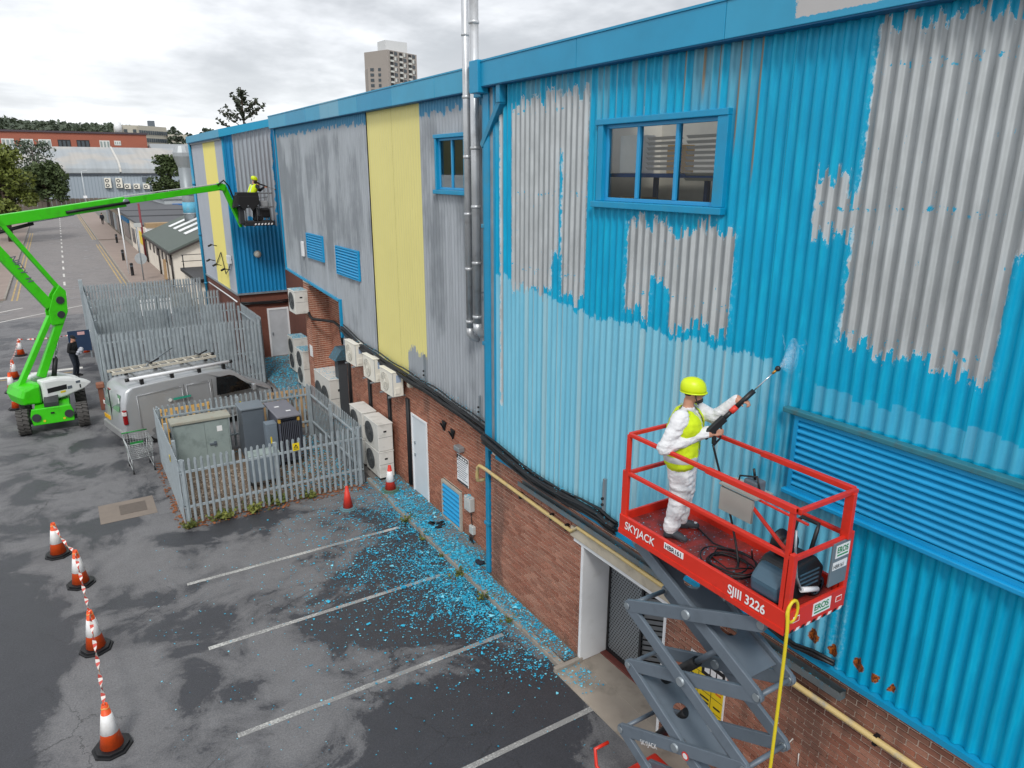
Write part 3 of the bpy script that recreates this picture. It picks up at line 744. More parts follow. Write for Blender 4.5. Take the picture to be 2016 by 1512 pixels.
# ------------------------------------------------------------ doors
def door(X, y0, y1, h, z0=.1):
    f = MB(); t = .06; f.box(X-.03, X+.08, y0, y0+t, z0, z0+h).box(X-.03, X+.08, y1-t, y1, z0, z0+h).box(X-.03, X+.08, y0+t, y1-t, z0+h-t, z0+h)
    o = f.build('door', M_WHITE, WH, .006)
    lf = MB().box(X-.005, X+.03, y0+t+.004, y1-t-.004, z0+.012, z0+h-t-.004).build('leaf', pm('door leaf white', '#cfd6db', .45, var=.07, vs=2), o)
    for zz in (1.05, 1.38): MB().cbox((X-.02, y1-.17, z0+zz), .03, .04, .07).build('lock', M_STEEL, lf)
    return o
door(7.0, 15.16, 16.10, 2.16)
f = MB(); f.box(7.36, 7.43, 32.44, 32.5, .1, 2.3).box(8.23, 8.3, 32.44, 32.5, .1, 2.3).box(7.43, 8.23, 32.44, 32.5, 2.22, 2.3)
o = f.build('door', M_WHITE, WH); MB().box(7.434, 8.226, 32.46, 32.49, .11, 2.216).build('leaf', pm('far door leaf', '#b9bdc2', .5), o)
MB().cbox((7.52, 32.44, 1.15), .05, .04, .12).build('handle', M_STEEL, o)
# main doorway: white reveal, concrete lintel, perforated leaves standing inside
dw = MB().box(6.57, 7.2, 8.30, 8.365, .02, 2.25).build('door_reveal', M_WHITE, WH, .008)
MB().box(6.585, 7.2, 6.355, 6.41, .02, 2.25).build('door_reveal', M_WHITE, WH, .006)
MB().box(6.56, 7.16, 6.25, 8.56, 2.255, 2.33).build('door_head', M_WHITE, WH, .006)
M_STONE = pm('pale stone lintel', '#bdb4a2', .85, var=.25, vs=3, bump=.3, dirt='#857c6c', dirt_amt=.6)
MB().box(6.53, 7.1, 6.2, 8.62, 2.334, 2.52).build('lintel', M_STONE, WH, .012)
MB().box(7.02, 7.16, 6.415, 8.295, .0, .05).build('threshold', pm('red painted step', '#6f3a33', .7, var=.3, vs=5), WH, .01)
MB().box(6.62, 7.9, 6.415, 8.295, .0, .024).build('doorway_floor', M_CONC, WH)
def perf_mat():
    m, T, bs = new_mat('perforated steel'); P = T.pos(); x, y, z = T.xyz(P)
    r = T.math('FLOOR', z/.05); u = T.math('FRACT', (y+x)/.058+T.math('MODULO', r, 2.)*.5)-.5; v = T.math('FRACT', z/.05)-.5
    hole = T.sstep(T.math('SQRT', u*u*1.3+v*v), .33, .28)
    T.set(bs.inputs['Base Color'], T.mix(hole, lin('#8a8f93'), lin('#08080a')))
    bs.inputs['Metallic'].default_value = .4; bs.inputs['Roughness'].default_value = .5
    return m
M_PERF = perf_mat()
sg = MB().box(7.16, 7.2, 7.45, 8.29, .05, 2.24).build('security_gate', M_PERF, WH)
f = MB(); f.box(7.14, 7.158, 7.42, 7.47, .05, 2.24).box(7.14, 7.158, 8.25, 8.29, .05, 2.24).box(7.14, 7.158, 7.47, 8.25, .05, .12).build('gate_frame', M_BLACK, sg)
sg = MB().bar((7.2, 7.44, 1.14), (7.72, 6.9, 1.14), .03, 2.16).build('security_gate', M_PERF, WH)
# ============================================================ pipes, flues, cables and air conditioners on the building
M_PIPEBLUE = pm('downpipe blue', '#1f86ad', .4, var=.2, vs=3, dirt='#5a8f9a', dirt_amt=.5)
M_STAIN = pm('stainless flue', '#c6c9cc', .38, .6, var=.15, vs=3, dirt='#8d8a86', dirt_amt=.4)
dp = thing('downpipe', 'tall blue square downpipe in the corner beside the steel flues', 'downpipe', (6.66, 11.55, .1))
MB().box(6.6, 6.72, 11.48, 11.61, .1, 9.5).build('pipe', M_PIPEBLUE, dp, .015)
for z in (2.95, 5.0, 7.2, 1.2): MB().box(6.575, 6.745, 11.455, 11.635, z, z+.07).build('pipe_collar', M_PIPEBLUE, dp, .01)
b = MB(); b.box(6.50, 6.74, 11.46, 11.72, 9.42, 9.96); b.build('hopper_head', M_FASC, dp, .012)
br = thing('downpipe', 'short diagonal blue branch pipe below the gutter corner', 'downpipe', (6.45, 10.9, 8.6))
b = MB(); b.bar((6.46, 10.72, 9.56), (6.46, 10.72, 9.27), .12, .13); b.build('outlet', M_PIPEBLUE, br, .01)
b = MB(); b.bar((6.47, 10.70, 9.3), (6.56, 11.47, 8.62), .11, .12, (1, 0, 0)); b.build('pipe', M_PIPEBLUE, br, .01)
fd = thing('downpipe', 'slim blue downpipe at the far street corner of the warehouse', 'downpipe', (6.15, 40.2, 0))
MB().cyl((6.15, 40.2, 0.), (6.15, 40.2, 9.5), .07).build('pipe', M_PIPEBLUE, fd)
for z in (2.5, 5., 7.5): MB().cyl((6.15, 40.2, z), (6.15, 40.2, z+.1), .09).build('pipe_collar', M_PIPEBLUE, fd)
for i, (Y, X, r, zb, zt, lab) in enumerate(((12.42, 6.74, .066, 5.15, 13., 'slimmer of two stainless steel flues, farther from the blue downpipe'), (12.10, 6.74, .084, 5.3, 11.25, 'wider of two stainless steel flues, next to the blue downpipe'))):
    t = thing('flue', lab, 'flue', (X, Y, zb))
    MB().cyl((X, Y, zb), (X, Y, zt), r, n=20).build('pipe', M_STAIN, t)
    z = zb+.12
    while z < zt-.1:
        MB().lathe([(r+.001, z), (r+.012, z+.01), (r+.012, z+.05), (r+.001, z+.06)], (X, Y, 0), 20).build('joint_band', M_STAIN, t); z += 1.05
    if i: MB().lathe([(r, zt), (r+.02, zt+.02), (r+.02, zt+.05), (r*.7, zt+.06), (.01, zt+.12)], (X, Y, 0), 20).build('cap', M_STAIN, t)
    else: MB().lathe([(r, zt), (.01, zt+.1)], (X, Y, 0), 20).build('cap', M_STAIN, t)
    MB().box(X, 6.96, Y-.02, Y+.02, zb+.6, zb+.64).build('wall_bracket', M_STEEL, t)
    b = MB(); b.tube([(X, Y, zb+.02), (X, Y, zb-.1), (X+.08, Y, zb-.2), (X+.24, Y, zb-.24)], r*1.02, 14); b.build('elbow', M_STAIN, t)
# black cable bundles
def bundle(name, lab, path, n, spread, r=.018, flecks=True):
    xs = [p[0] for p in path]; t = thing(name, lab, 'cables', path[0])
    for k in range(n):
        a = random.uniform(0, 2*pi); rr = spread*sqrt(random.random())
        pts = []; ph = random.uniform(0, 6)
        for i in range(len(path)-1):
            p, q = V3(path[i]), V3(path[i+1]); m = max(2, int((q-p).length/.35))
            for j in range(m):
                s = p.lerp(q, j/m); wob = .02*sin(ph+(i*7+j)*1.3+k)
                pts.append(s+V3((abs(cos(a))*-rr*.8, wob, sin(a)*rr+wob)))
        pts.append(V3(path[-1])+V3((abs(cos(a))*-rr*.8, 0, sin(a)*rr)))
        MB().tube(pts, r*random.uniform(.7, 1.4), 6).build('cable', M_BLACK, t)
    return t
bundle('cable_bundle', 'thick sagging bundle of black cables along the foot of the blue cladding', [(6.44, 11.3, 3.2), (6.44, 9.6, 3.04), (6.44, 8.6, 3.05), (6.46, 7.75, 3.1), (6.5, 7.4, 3.02)], 18, .13, .02)
bundle('cable_bundle', 'thick bundle of black cables below the grey and yellow cladding', [(6.86, 20.6, 3.62), (6.84, 19, 3.42), (6.84, 16.5, 3.32), (6.84, 14.0, 3.26), (6.84, 11.7, 3.1)], 18, .14, .022)
bundle('cable_bundle', 'black cables trailing over the rust patches at the cladding foot', [(6.42, 4.6, 3.05), (6.44, 4.2, 2.99), (6.46, 3.72, 3.05)], 6, .05, .014)
bundle('cable_bundle', 'black cables along the dark brick wall above the far white door', [(6.3, 32.4, 2.62), (7.6, 32.4, 2.58), (8.4, 32.4, 2.6)], 7, .06, .02)
for (Y, z0, z1, lab) in ((18.95, .3, 2.75, 'below the wall unit nearest the brick recess'), (17.5, .3, 2.65, 'below the middle wall unit'), (16.25, .2, 2.6, 'beside the white door, below a wall unit'), (20.65, .3, 3.5, 'at the corner of the brick recess')):
    t = thing('pipe_trunking', 'black vertical pipe run on the brick wall '+lab, 'pipes', (6.93, Y, z0))
    for k in range(3): MB().tube([(6.95, Y-.05+.05*k, z1), (6.95, Y-.05+.05*k+.02*sin(k*5), (z0+z1)/2), (6.95, Y-.06+.055*k, z0)], .026, 7).build('pipe', M_BLACK, t)
    MB().box(6.97, 7.0, Y-.09, Y+.09, z0, z1).build('backplate', pm('cable tray dark', '#3a3c3e', .6, .3), t)
# yellow gas pipe
M_GAS = pm('flaking yellow gas pipe', '#c9b177', .6, var=.15, vs=5, dirt='#8b8f90', dirt_amt=.75)
g = thing('gas_pipe', 'yellow gas pipe with flaking paint running along the brick wall', 'pipe', (6.5, 6, 2.4))
MB().tube([(6.94, 11.84, 2.08), (6.62, 11.84, 2.08), (6.545, 11.84, 2.1), (6.535, 11.83, 2.2), (6.535, 11.80, 2.40), (6.535, 11.72, 2.47), (6.535, 11.5, 2.48), (6.535, 8.6, 2.42), (6.52, 8.4, 2.58), (6.5, 6.3, 2.58), (6.53, 6.1, 2.44), (6.53, -1.5, 2.44)], .036, 10).build('pipe', M_GAS, g)
for Y in (10.2, 9.2, 8.75, 5.2, 3.2): MB().box(6.52, 6.6, Y-.02, Y+.02, 2.36, 2.48).build('pipe_clip', M_BLACK, g)
# grey cable trunking under the sill
M_TRUNK = pm('grey trunking', '#6f7678', .6, .2, var=.25, vs=5, dirt='#2f86a5', dirt_amt=.55)
t = thing('cable_trunking', 'open grey metal cable trunking littered with blue flakes on the brick wall', 'trunking', (6.5, 6.6, 2.66))
b = MB(); b.box(6.49, 6.595, 3.62, 10.2, 2.64, 2.655).box(6.485, 6.495, 3.62, 10.2, 2.64, 2.73).box(6.588, 6.598, 3.62, 10.2, 2.655, 2.74).box(6.49, 6.59, 3.615, 3.63, 2.64, 2.73); b.build('channel', M_TRUNK, t)
# small fittings
M_PLBOX = pm('grey plastic box', '#b9bcba', .5, var=.08)
t = thing('meter_box', 'grey electric box with flakes on top below the notice board', 'box', (6.93, 12.92, .9))
MB().box(6.86, 7.0, 12.78, 13.06, .86, 1.2).build('case', M_PLBOX, t, .02); MB().box(6.85, 6.86, 12.82, 13.02, .92, 1.14).build('lid', M_PLBOX, t, .01)
MB().tube([(6.95, 12.9, .86), (6.96, 12.88, .6), (6.97, 12.86, .45)], .012, 6).build('cable', M_BLACK, t)
t = thing('switch_box', 'small grey switch box with trailing cables low on the wall by the downpipe', 'box', (6.95, 12.84, .1))
MB().box(6.91, 7.0, 12.75, 12.93, .3, .5).build('case', M_PLBOX, t, .015)
for k in range(3): MB().tube([(6.96, 12.78+.05*k, .3), (6.93, 12.8+.06*k, .2), (6.9, 12.7+.08*k, .12)], .014, 6).build('cable', M_BLACK, t)
for Y, z, lab in ((14.17, 2.5, 'dark triangular wall lamp on the brick, nearer the white door'), (13.74, 2.43, 'dark triangular wall lamp on the brick, farther from the white door')):
    t = MB(); t.prism([(6.995, Y-.1, z+.1), (6.995, Y+.1, z+.1), (6.995, Y, z-.14)], (-.05, 0, 0)); t.prism([(6.85, Y-.03, z+.08), (6.85, Y+.03, z+.08), (6.95, Y, z-.12)], (.04, 0, 0))
    tag(t.build('wall_lamp', M_BLACK, bevel=.01), lab, 'lamp')
tag(MB().box(6.84, 7.0, 13.22, 13.48, 2.15, 2.27).build('flood_light', pm('lamp aluminium', '#9aa0a3', .4, .5), bevel=.02), 'grey flood light fixed above the notice board', 'lamp')
tag(MB().box(6.86, 6.98, 15.86, 16.02, 2.98, 3.1).build('junction_box', pm('cream plastic', '#cfc9b6', .5), bevel=.02), 'cream junction box below the black cables near the white door', 'box')
tag(MB().box(6.86, 6.93, 24.28, 24.5, 5.42, 5.92).build('wall_box', pm('pale plastic', '#e2e3e6', .5), bevel=.02), 'white box on grey cladding beside the small blue louvres', 'box')
t = thing('bulkhead_light', 'round cream light on the far blue cladding', 'lamp', (7.3, 32.38, 4.6))
MB().cyl((7.18, 32.44, 4.72), (7.18, 32.34, 4.72), .16, .13).build('body', pm('cream plastic', '#cfc9b6', .5), t); MB().ball((7.18, 32.33, 4.72), .11, .05, .11).build('lens', pm('lens', '#e6e2d4', .3), t)
for (Y, z0, z1, X, lab) in ((7.72, 3.1, 3.72, 6.46, 'short grey channel bracket on the pale blue cladding by the lift'), (14.95, 3.35, 4.05, 6.86, 'grey channel bracket at the foot of the yellow cladding'), (12.3, 3.2, 3.75, 6.86, 'grey channel bracket low on grey cladding by the downpipe')):
    t = thing('channel_bracket', lab, 'bracket', (X, Y, z0))
    MB().box(X, X+.04, Y-.022, Y+.022, z0, z1).build('channel', M_STEEL, t)
    for k in range(2): MB().cyl((X-.03, Y, z0+.2+.1*k), (X, Y, z0+.2+.1*k), .022, n=8).build('bolt', M_BLACK, t)
# notice board and yellow warning sign
M_SIGNW = pm('sign white', '#e8e9ea', .4, var=.04); M_INK = pm('print black', '#1b1b1e', .5); M_SIGNY = pm('sign yellow', '#e6c91c', .45, var=.06)
t = thing('notice_board', 'white notice board with dark header on the brick wall', 'sign', (6.98, 13.3, 1.3))
MB().box(6.97, 6.985, 13.03, 13.56, 1.34, 2.02).build('board', M_SIGNW, t)
MB().box(6.964, 6.969, 13.04, 13.55, 1.92, 2.01).build('header', M_INK, t)
MB().box(6.964, 6.969, 13.04, 13.55, 1.35, 1.39).build('footer', M_INK, t)
for k in range(9):                                   # lines of small print, too fine to read
    z = 1.87-.052*k; MB().box(6.966, 6.9695, 13.06+.03*((k*5) % 4), 13.5, z, z+.014).build('print_line', pm('print grey', '#7d8086', .6), t)
for k in range(4): MB().box(6.966, 6.9695, 13.51, 13.535, 1.86-.1*k, 1.89-.1*k).build('print_symbol', M_INK, t)
for k in range(4): MB().box(6.961, 6.9638, 13.08+.11*k, 13.16+.11*k, 1.94, 1.985).build('header_print', M_SIGNW, t)
t = thing('warning_sign', 'yellow and black warning sign on the brick wall behind the lift arms', 'sign', (6.58, 5.5, .9))
MB().box(6.575, 6.592, 5.2, 5.84, .86, 1.86).build('board', M_SIGNW, t)
MB().box(6.571, 6.574, 5.22, 5.82, 1.62, 1.84).build('header', M_INK, t)
MB().box(6.571, 6.574, 5.22, 5.82, .96, 1.62).build('panel', M_SIGNY, t)
MB().box(6.571, 6.574, 5.22, 5.82, .88, .955).build('footer', M_INK, t)
MB().box(6.5695, 6.5705, 5.62, 5.81, 1.63, 1.83).build('header_panel', M_SIGNY, t)
for k in range(3): MB().box(6.5695, 6.5705, 5.26+.11*k, 5.35+.11*k, 1.68, 1.78).build('header_print', M_SIGNW, t)
for z in (1.36, 1.14): MB().box(6.5695, 6.5705, 5.22, 5.82, z, z+.008).build('rule', M_INK, t)
for y in (5.42, 5.66): MB().box(6.5693, 6.5694, y, y+.008, .96, 1.62).build('rule', M_INK, t)
for k, (y, z, w_) in enumerate(((5.45, 1.26, .16), (5.45, 1.2, .18), (5.25, 1.22, .12), (5.25, 1.05, .12), (5.70, 1.5, .1), (5.7, 1.25, .1), (5.25, 1.5, .13), (5.25, 1.45, .1))): MB().box(6.5695, 6.5705, y, y+w_, z, z+.028).build('print_line', M_INK if k < 6 else pm('print orange', '#d4622a', .5), t)
MB().prism([(6.5705, 5.46, .98), (6.5705, 5.62, .98), (6.5705, 5.54, 1.12)], (-.001, 0, 0)).build('triangle_symbol', M_SIGNW, t)
b = MB()
pts = [(6.588, 4.38, 1.72), (6.588, 4.45, 1.6), (6.588, 4.36, 1.48), (6.588, 4.22, 1.52), (6.588, 4.16, 1.66)]
b.tube(pts, .008, 5); b.tube([(6.588, 4.06, 1.52), (6.588, 4.05, 1.34)], .008, 5)
b.build('chalk_mark', pm('chalk', '#c9c4bf', .9), wall_near)

# ------------------------------------------------------------ air conditioners: fans face -x, near end faces -y
M_ACW = pm('air conditioner white', '#d8d7d1', .5, var=.08, vs=3, dirt='#a8a69d', dirt_amt=.5)
M_ACC = pm('air conditioner cream', '#e6e2d6', .45, var=.05, vs=3)
M_GRILL = pm('fan grille dark', '#4e5356', .6, .2); M_GRILLC = pm('fan grille cream', '#bdbab0', .6)
M_LABEL = pm('label blue grey', '#9fb0c8', .5)
def ac_unit(name, lab, loc, W, D, Hh, fans, mat, group=None, feet=True, label_=False, rows=None, door_=True):
    """W along y, D along x; origin at the near wall-side ground corner"""
    t = thing(name, lab, 'air conditioner', loc, 0, group, local=True)
    z0 = .07 if feet else 0.
    MB().box(-D, 0, 0, W, z0, z0+Hh-.03).build('casing', mat, t, .012)
    MB().box(-D-.012, .012, -.012, W+.012, z0+Hh-.03, z0+Hh).build('top_panel', mat, t, .008)
    for (fy, fz, fr) in fans:
        g = MB(); g.cyl((-D-.002, fy, z0+fz), (-D-.012, fy, z0+fz), fr, n=26); o = g.build('fan_grille', M_GRILLC if label_ else M_GRILL, t)
        rg = MB()
        for k in (1., .78, .56, .34):
            pts = [(-D-.018, fy+fr*k*cos(a*pi/10), z0+fz+fr*k*sin(a*pi/10)) for a in range(21)]; rg.tube(pts, .004, 4, caps=False)
        for a in range(6): rg.bar((-D-.018, fy, z0+fz), (-D-.018, fy+fr*cos(a*pi/3), z0+fz+fr*sin(a*pi/3)), .006, .006)
        rg.cyl((-D-.014, fy, z0+fz), (-D-.028, fy, z0+fz), fr*.2, n=12)
        rg.build('wire_guard', mat if label_ else pm('grille wire', '#5f6263', .5, .3), o)
    if feet:
        for yy in (.1, W-.1): MB().box(-D+.02, -.02, yy-.04, yy+.04, 0, z0).build('foot', M_BLACK if not label_ else mat, t)
    if door_:
        MB().box(-D*.62, -D*.42, -.006, 0, z0+Hh*.68, z0+Hh*.74).build('handle_recess', M_BLACK, t)
        MB().box(-D*.97, -.012, -.004, 0, z0+Hh*.5, z0+Hh*.508).build('panel_seam', M_GRILL, t)
    else:
        MB().box(-D*.75, -D*.3, -.02, 0, z0+Hh*.1, z0+Hh*.36).build('valve_cover', mat, t, .015)
        MB().box(-D*.62, -D*.2, -.004, 0, z0+Hh*.56, z0+Hh*.86).build('rating_label', M_LABEL, t)
        MB().box(-D*.985, -D*.88, -.003, W*.12, z0+.02, z0+Hh-.04).build('corner_strip', pm('strip grey', '#c3c5c2', .5), t)
    return t
G1 = 'air conditioning units standing along the warehouse wall'
ac_unit('air_conditioner', 'boxy single-fan unit stacked on another beside the white door', (6.84, 17.06, .94), 1.0, .42, .78, [(.64, .4, .3)], M_ACW, G1, False)
ac_unit('air_conditioner', 'single-fan unit on legs carrying another, right behind the red and white cone', (6.84, 17.06, .1), 1.0, .42, .76, [(.64, .38, .29)], M_ACW, G1)
ac_unit('air_conditioner', 'upper unit of the farther stack, hidden behind the stack beside the white door', (6.84, 18.22, .94), 1.0, .42, .78, [(.64, .4, .3)], M_ACW, G1, False)
ac_unit('air_conditioner', 'lower unit of the farther stack behind the stack beside the white door', (6.84, 18.22, .1), 1.0, .42, .76, [(.64, .38, .29)], M_ACW, G1)
ac_unit('air_conditioner', 'large low white unit with dotted flakes on top behind the transformer fence', (7.60, 22.5, .1), 1.7, .72, 1.36, [(.55, .68, .36), (1.28, .68, .36)], M_ACW, G1)
ac_unit('air_conditioner', 'tall twin-fan unit with top covered in blue flakes, nearer the big white unit', (7.78, 26.6, .1), .95, .6, 1.42, [(.5, 1.04, .3), (.5, .4, .3)], M_ACW, G1)
ac_unit('air_conditioner', 'tall twin-fan unit with flakes on top, right in front of the far white door', (8.08, 28.95, .1), .95, .58, 1.42, [(.5, 1.04, .3), (.5, .4, .3)], M_ACW, G1)
ac_unit('air_conditioner', 'white unit hung high on the brick pier above the far white door', (6.95, 24.45, 3.46), .8, .46, .8, [(.4, .42, .3)], M_ACW, G1, False)
G2 = 'cream wall units below the yellow cladding'
for Y, z, lab in ((18.98, 2.85, 'cream wall-mounted unit nearest the brick recess'), (17.55, 2.74, 'cream wall-mounted unit in the middle of three'), (16.32, 2.66, 'cream wall-mounted unit nearest the white door')):
    t = ac_unit('air_conditioner', lab, (6.9, Y, z), .80, .31, .66, [(.46, .33, .24)], M_ACC, G2, False, True, door_=False)
    for yy in (.12, .68): MB().box(-.38, .1, yy-.02, yy+.02, -.04, -.003).build('bracket', M_STEEL, t)
# pipe elbow between the high unit and the louvred brick, with its ventilation cowl
t = thing('refrigerant_pipe', 'black lagged pipe bending from the high unit across the brick pier', 'pipe', (6.9, 23, 3.2))
MB().tube([(6.93, 24.4, 3.5), (6.93, 24.3, 3.38), (6.94, 24.0, 3.33), (7.2, 23.6, 3.33), (7.4, 23.2, 3.33), (7.5, 22.9, 3.2), (7.55, 22.85, 2.6)], .05, 8).build('lagging', M_BLACK, t)
t = thing('vent_cowl', 'dark grey duct with hooded top dusted with flakes in the brick recess', 'duct', (7.35, 22.6, 1.4))
b = MB(); b.box(7.2, 7.5, 22.45, 22.8, .1, 2.2); b.build('duct', pm('duct grey', '#4c5257', .6, .2), t)
b = MB(); b.prism([(7.05, 22.3, 2.2), (7.6, 22.3, 2.2), (7.6, 22.3, 2.55), (7.3, 22.3, 2.55)], (0, .65, 0)); b.build('hood', pm('hood flaked', '#45606c', .6, .2, dirt='#2f93b8', dirt_amt=.8, vs=12), t)
tag(MB().box(6.94, 6.955, 24.4, 24.7, 1.9, 2.3).build('paper_notice', M_SIGNW), 'white paper notice taped to the brick pier', 'notice')
# aerials and cameras on the far yellow band
t = thing('camera_cluster', 'cluster of black cameras and wires on the far yellow cladding', 'cameras', (6.1, 35, 3.5))
for k in range(4):
    Y, z = 33.2+random.random()*4.2, 3.5+random.random()*1.4
    MB().tube([(6.2, Y, z), (5.95, Y-.1, z+.08)], .02, 6).build('arm', M_BLACK, t); MB().cyl((5.95, Y-.1, z+.08), (5.8, Y-.22, z+.03), .045, n=8).build('camera', M_BLACK, t)
MB().tube([(6.2, 33, 4.5), (6.15, 33.6, 4.0), (6.15, 34.4, 3.7), (6.18, 35.2, 4.6), (6.2, 37., 3.8)], .02, 6).build('cable', M_BLACK, t)
MB().box(6.05, 6.2, 33.0, 33.35, 4.3, 4.65).build('housing', M_WHITE, t, .02)
tag(MB().tube([(6.1, 32.3, 2.75), (6.12, 34, 2.75), (6.12, 39, 2.75)], .03, 6).build('conduit', M_WHITE), 'white conduit along the dark brick under the far cladding', 'pipe')
# ============================================================ palisade fences
def pale_mesh(h, wd=.066, tip='round'):
    b = MB(); w2 = wd/2
    plan = [(-w2, .006), (-w2*.5, -.014), (w2*.5, -.014), (w2, .006), (w2*.45, -.006), (-w2*.45, -.006)]
    b.prism([(x, y, 0) for x, y in plan], (0, 0, h-.06))
    if tip == 'round': b.prism([(-w2, .004, h-.06), (w2, .004, h-.06), (w2*.8, .004, h-.02), (w2*.35, .004, h), (-w2*.35, .004, h), (-w2*.8, .004, h-.02)], (0, -.012, 0))
    else:
        for s in (-1, 0, 1): b.prism([(s*w2*.66-w2*.33, .004, h-.06), (s*w2*.66+w2*.33, .004, h-.06), (s*w2*.9, .004, h+(.05 if s == 0 else .02))], (0, -.01, 0))
    return b.mesh('pale', M_GALV)
PALE_S, PALE_L = pale_mesh(1.66), pale_mesh(2.6, .1, 'spike')
def palisade(lab, p, q, h, sp, me, side=1, posts=3, group=None, kick=.06, rails=(.28, .8)):
    p, q = V3(p), V3(q); d = (q-p); L = d.length; d /= L; nrm = V3((-d.y, d.x, 0))*side; rz = atan2(d.y, d.x)+(0 if side > 0 else pi)
    t = thing('palisade_fence', lab, 'fence', (p+q)/2, 0, group); n = int(L/sp)
    for i in range(n+1):
        s = sp/2+i*(L-sp)/n
        o = inst(me, 'pale', t, p+d*s+V3((0, 0, kick+random.uniform(-.006, .006)))-nrm*.02, rz); o.rotation_euler[1] = random.uniform(-.006, .006)
    for f in rails:
        z = h*f; MB().bar(p+nrm*.02+V3((0, 0, z)), q+nrm*.02+V3((0, 0, z)), .05, .05).build('rail', M_GALV, t)
    for i in range(posts):
        c = p+d*(.05+(L-.1)*i/(posts-1))+nrm*.09; MB().box(c.x-.04, c.x+.04, c.y-.05, c.y+.05, 0, h*.97).build('post', M_GALV, t)
    return t
GF = 'galvanised fences round the transformer'
EX0, EX1, EY0, EY1 = 1.56, 6.03, 17.25, 21.85
f1 = palisade('low palisade fence with yellow hazard sign facing the parking bays', (EX0, EY0, 0), (EX1, EY0, 0), 1.72, .148, PALE_S, 1, 3, GF)
f2 = palisade('low palisade fence on the shopping trolley side of the transformer', (EX0, EY1, 0), (EX0, EY0, 0), 1.72, .148, PALE_S, 1, 4, GF)
f3 = palisade('low palisade fence between the transformer and the stacked air conditioners', (EX1, EY0, 0), (EX1, EY1, 0), 1.72, .148, PALE_S, 1, 3, GF)
f4 = palisade('low palisade fence between the transformer and the silver van', (EX1, EY1, 0), (EX0, EY1, 0), 1.72, .148, PALE_S, 1, 3, GF)
def hazard(t, c, xd, n, sz=.2):
    c, xd, n = V3(c), V3(xd), V3(n); u = V3((0, 0, 1))
    b = MB(); b.bar(c-xd*sz*.42, c+xd*sz*.42, .008, sz, u); o = b.build('hazard_sign', M_SIGNY, t)
    tri = [c+n*.006+u*sz*.3, c+n*.006-u*sz*.12-xd*sz*.26, c+n*.006-u*sz*.12+xd*sz*.26]
    b = MB()
    for i in range(3): b.bar(tri[i], tri[(i+1) % 3], .004, .014, u if i == 1 else (tri[i]-tri[(i+1) % 3]).cross(n))
    b.bar(c+n*.006+u*sz*.18, c+n*.006+u*.0, .004, .018, xd); b.bar(c+n*.006-u*sz*.3-xd*sz*.3, c+n*.006-u*sz*.3+xd*sz*.3, .004, .012, u)
    b.build('symbol', M_INK, o); return o
hazard(f1, (4.28, EY0-.05, 1.50), (1, 0, 0), (0, -1, 0), .2)
hazard(f2, (EX0-.05, 18.6, 1.3), (0, -1, 0), (-1, 0, 0), .16)
hazard(f4, (3.85, EY1-.06, 1.42), (1, 0, 0), (0, -1, 0), .16)
GB = 'tall galvanised fences round the storage yard'
palisade('tall palisade fence standing right behind the silver van', (.6, 28.6, 0), (6.2, 28.6, 0), 2.66, .14, PALE_L, 1, 3, GB, rails=(.16, .5, .87))
palisade('tall palisade fence on the street side of the storage yard', (.6, 41.7, 0), (.6, 28.6, 0), 2.66, .14, PALE_L, 1, 5, GB, rails=(.16, .87))
palisade('tall palisade fence running to the warehouse corner by the far white door', (6.2, 28.6, 0), (6.2, 32.3, 0), 2.66, .14, PALE_L, 1, 2, GB, rails=(.16, .87))
palisade('second tall palisade fence across the storage yard', (.65, 32.9, 0), (6.15, 32.9, 0), 2.66, .14, PALE_L, 1, 3, GB, rails=(.16, .87))
palisade('third tall palisade fence across the storage yard', (.65, 36.8, 0), (6.15, 36.8, 0), 2.66, .14, PALE_L, 1, 3, GB, rails=(.16, .87))
palisade('farthest tall palisade fence across the storage yard', (.6, 41.7, 0), (6.15, 41.7, 0), 2.66, .14, PALE_L, 1, 3, GB, rails=(.16, .87))
b = MB(); b.box(.45, .62, 41.6, 41.78, 0, 2.95); tag(b.build('gate_post', M_GALV, bevel=.01), 'stout galvanised gate post at the far street corner of the yard', 'post')
tag(MB().box(2.9, 4.3, 39.7, 39.76, 1.2, 2.0).build('panel_board', M_WHITE), 'white board standing inside the storage yard', 'board')
tag(MB().bar((3.2, 38.2, .25), (6.0, 38.2, .25), .9, .5).build('covered_load', pm('blue tarpaulin', '#2f78a3', .6, var=.3), bevel=.06), 'load under a blue sheet on the yard floor behind the fences', 'tarpaulin')
# blue board hanging by the fence
t = thing('site_board', 'dark blue board fixed to the street side of the tall fence', 'sign', (.1, 37, .3))
MB().box(-.36, .5, 36.95, 37.0, .35, 1.3).build('board', pm('navy board', '#1d3350', .5), t)
MB().box(.02, .3, 36.942, 36.948, 1.1, 1.24).build('label', pm('pale red label', '#c9a0a0', .5), t)
for xx in (-.3, .44): MB().box(xx-.03, xx+.03, 37.0, 37.05, 0, 1.3).build('leg', M_STEEL, t)

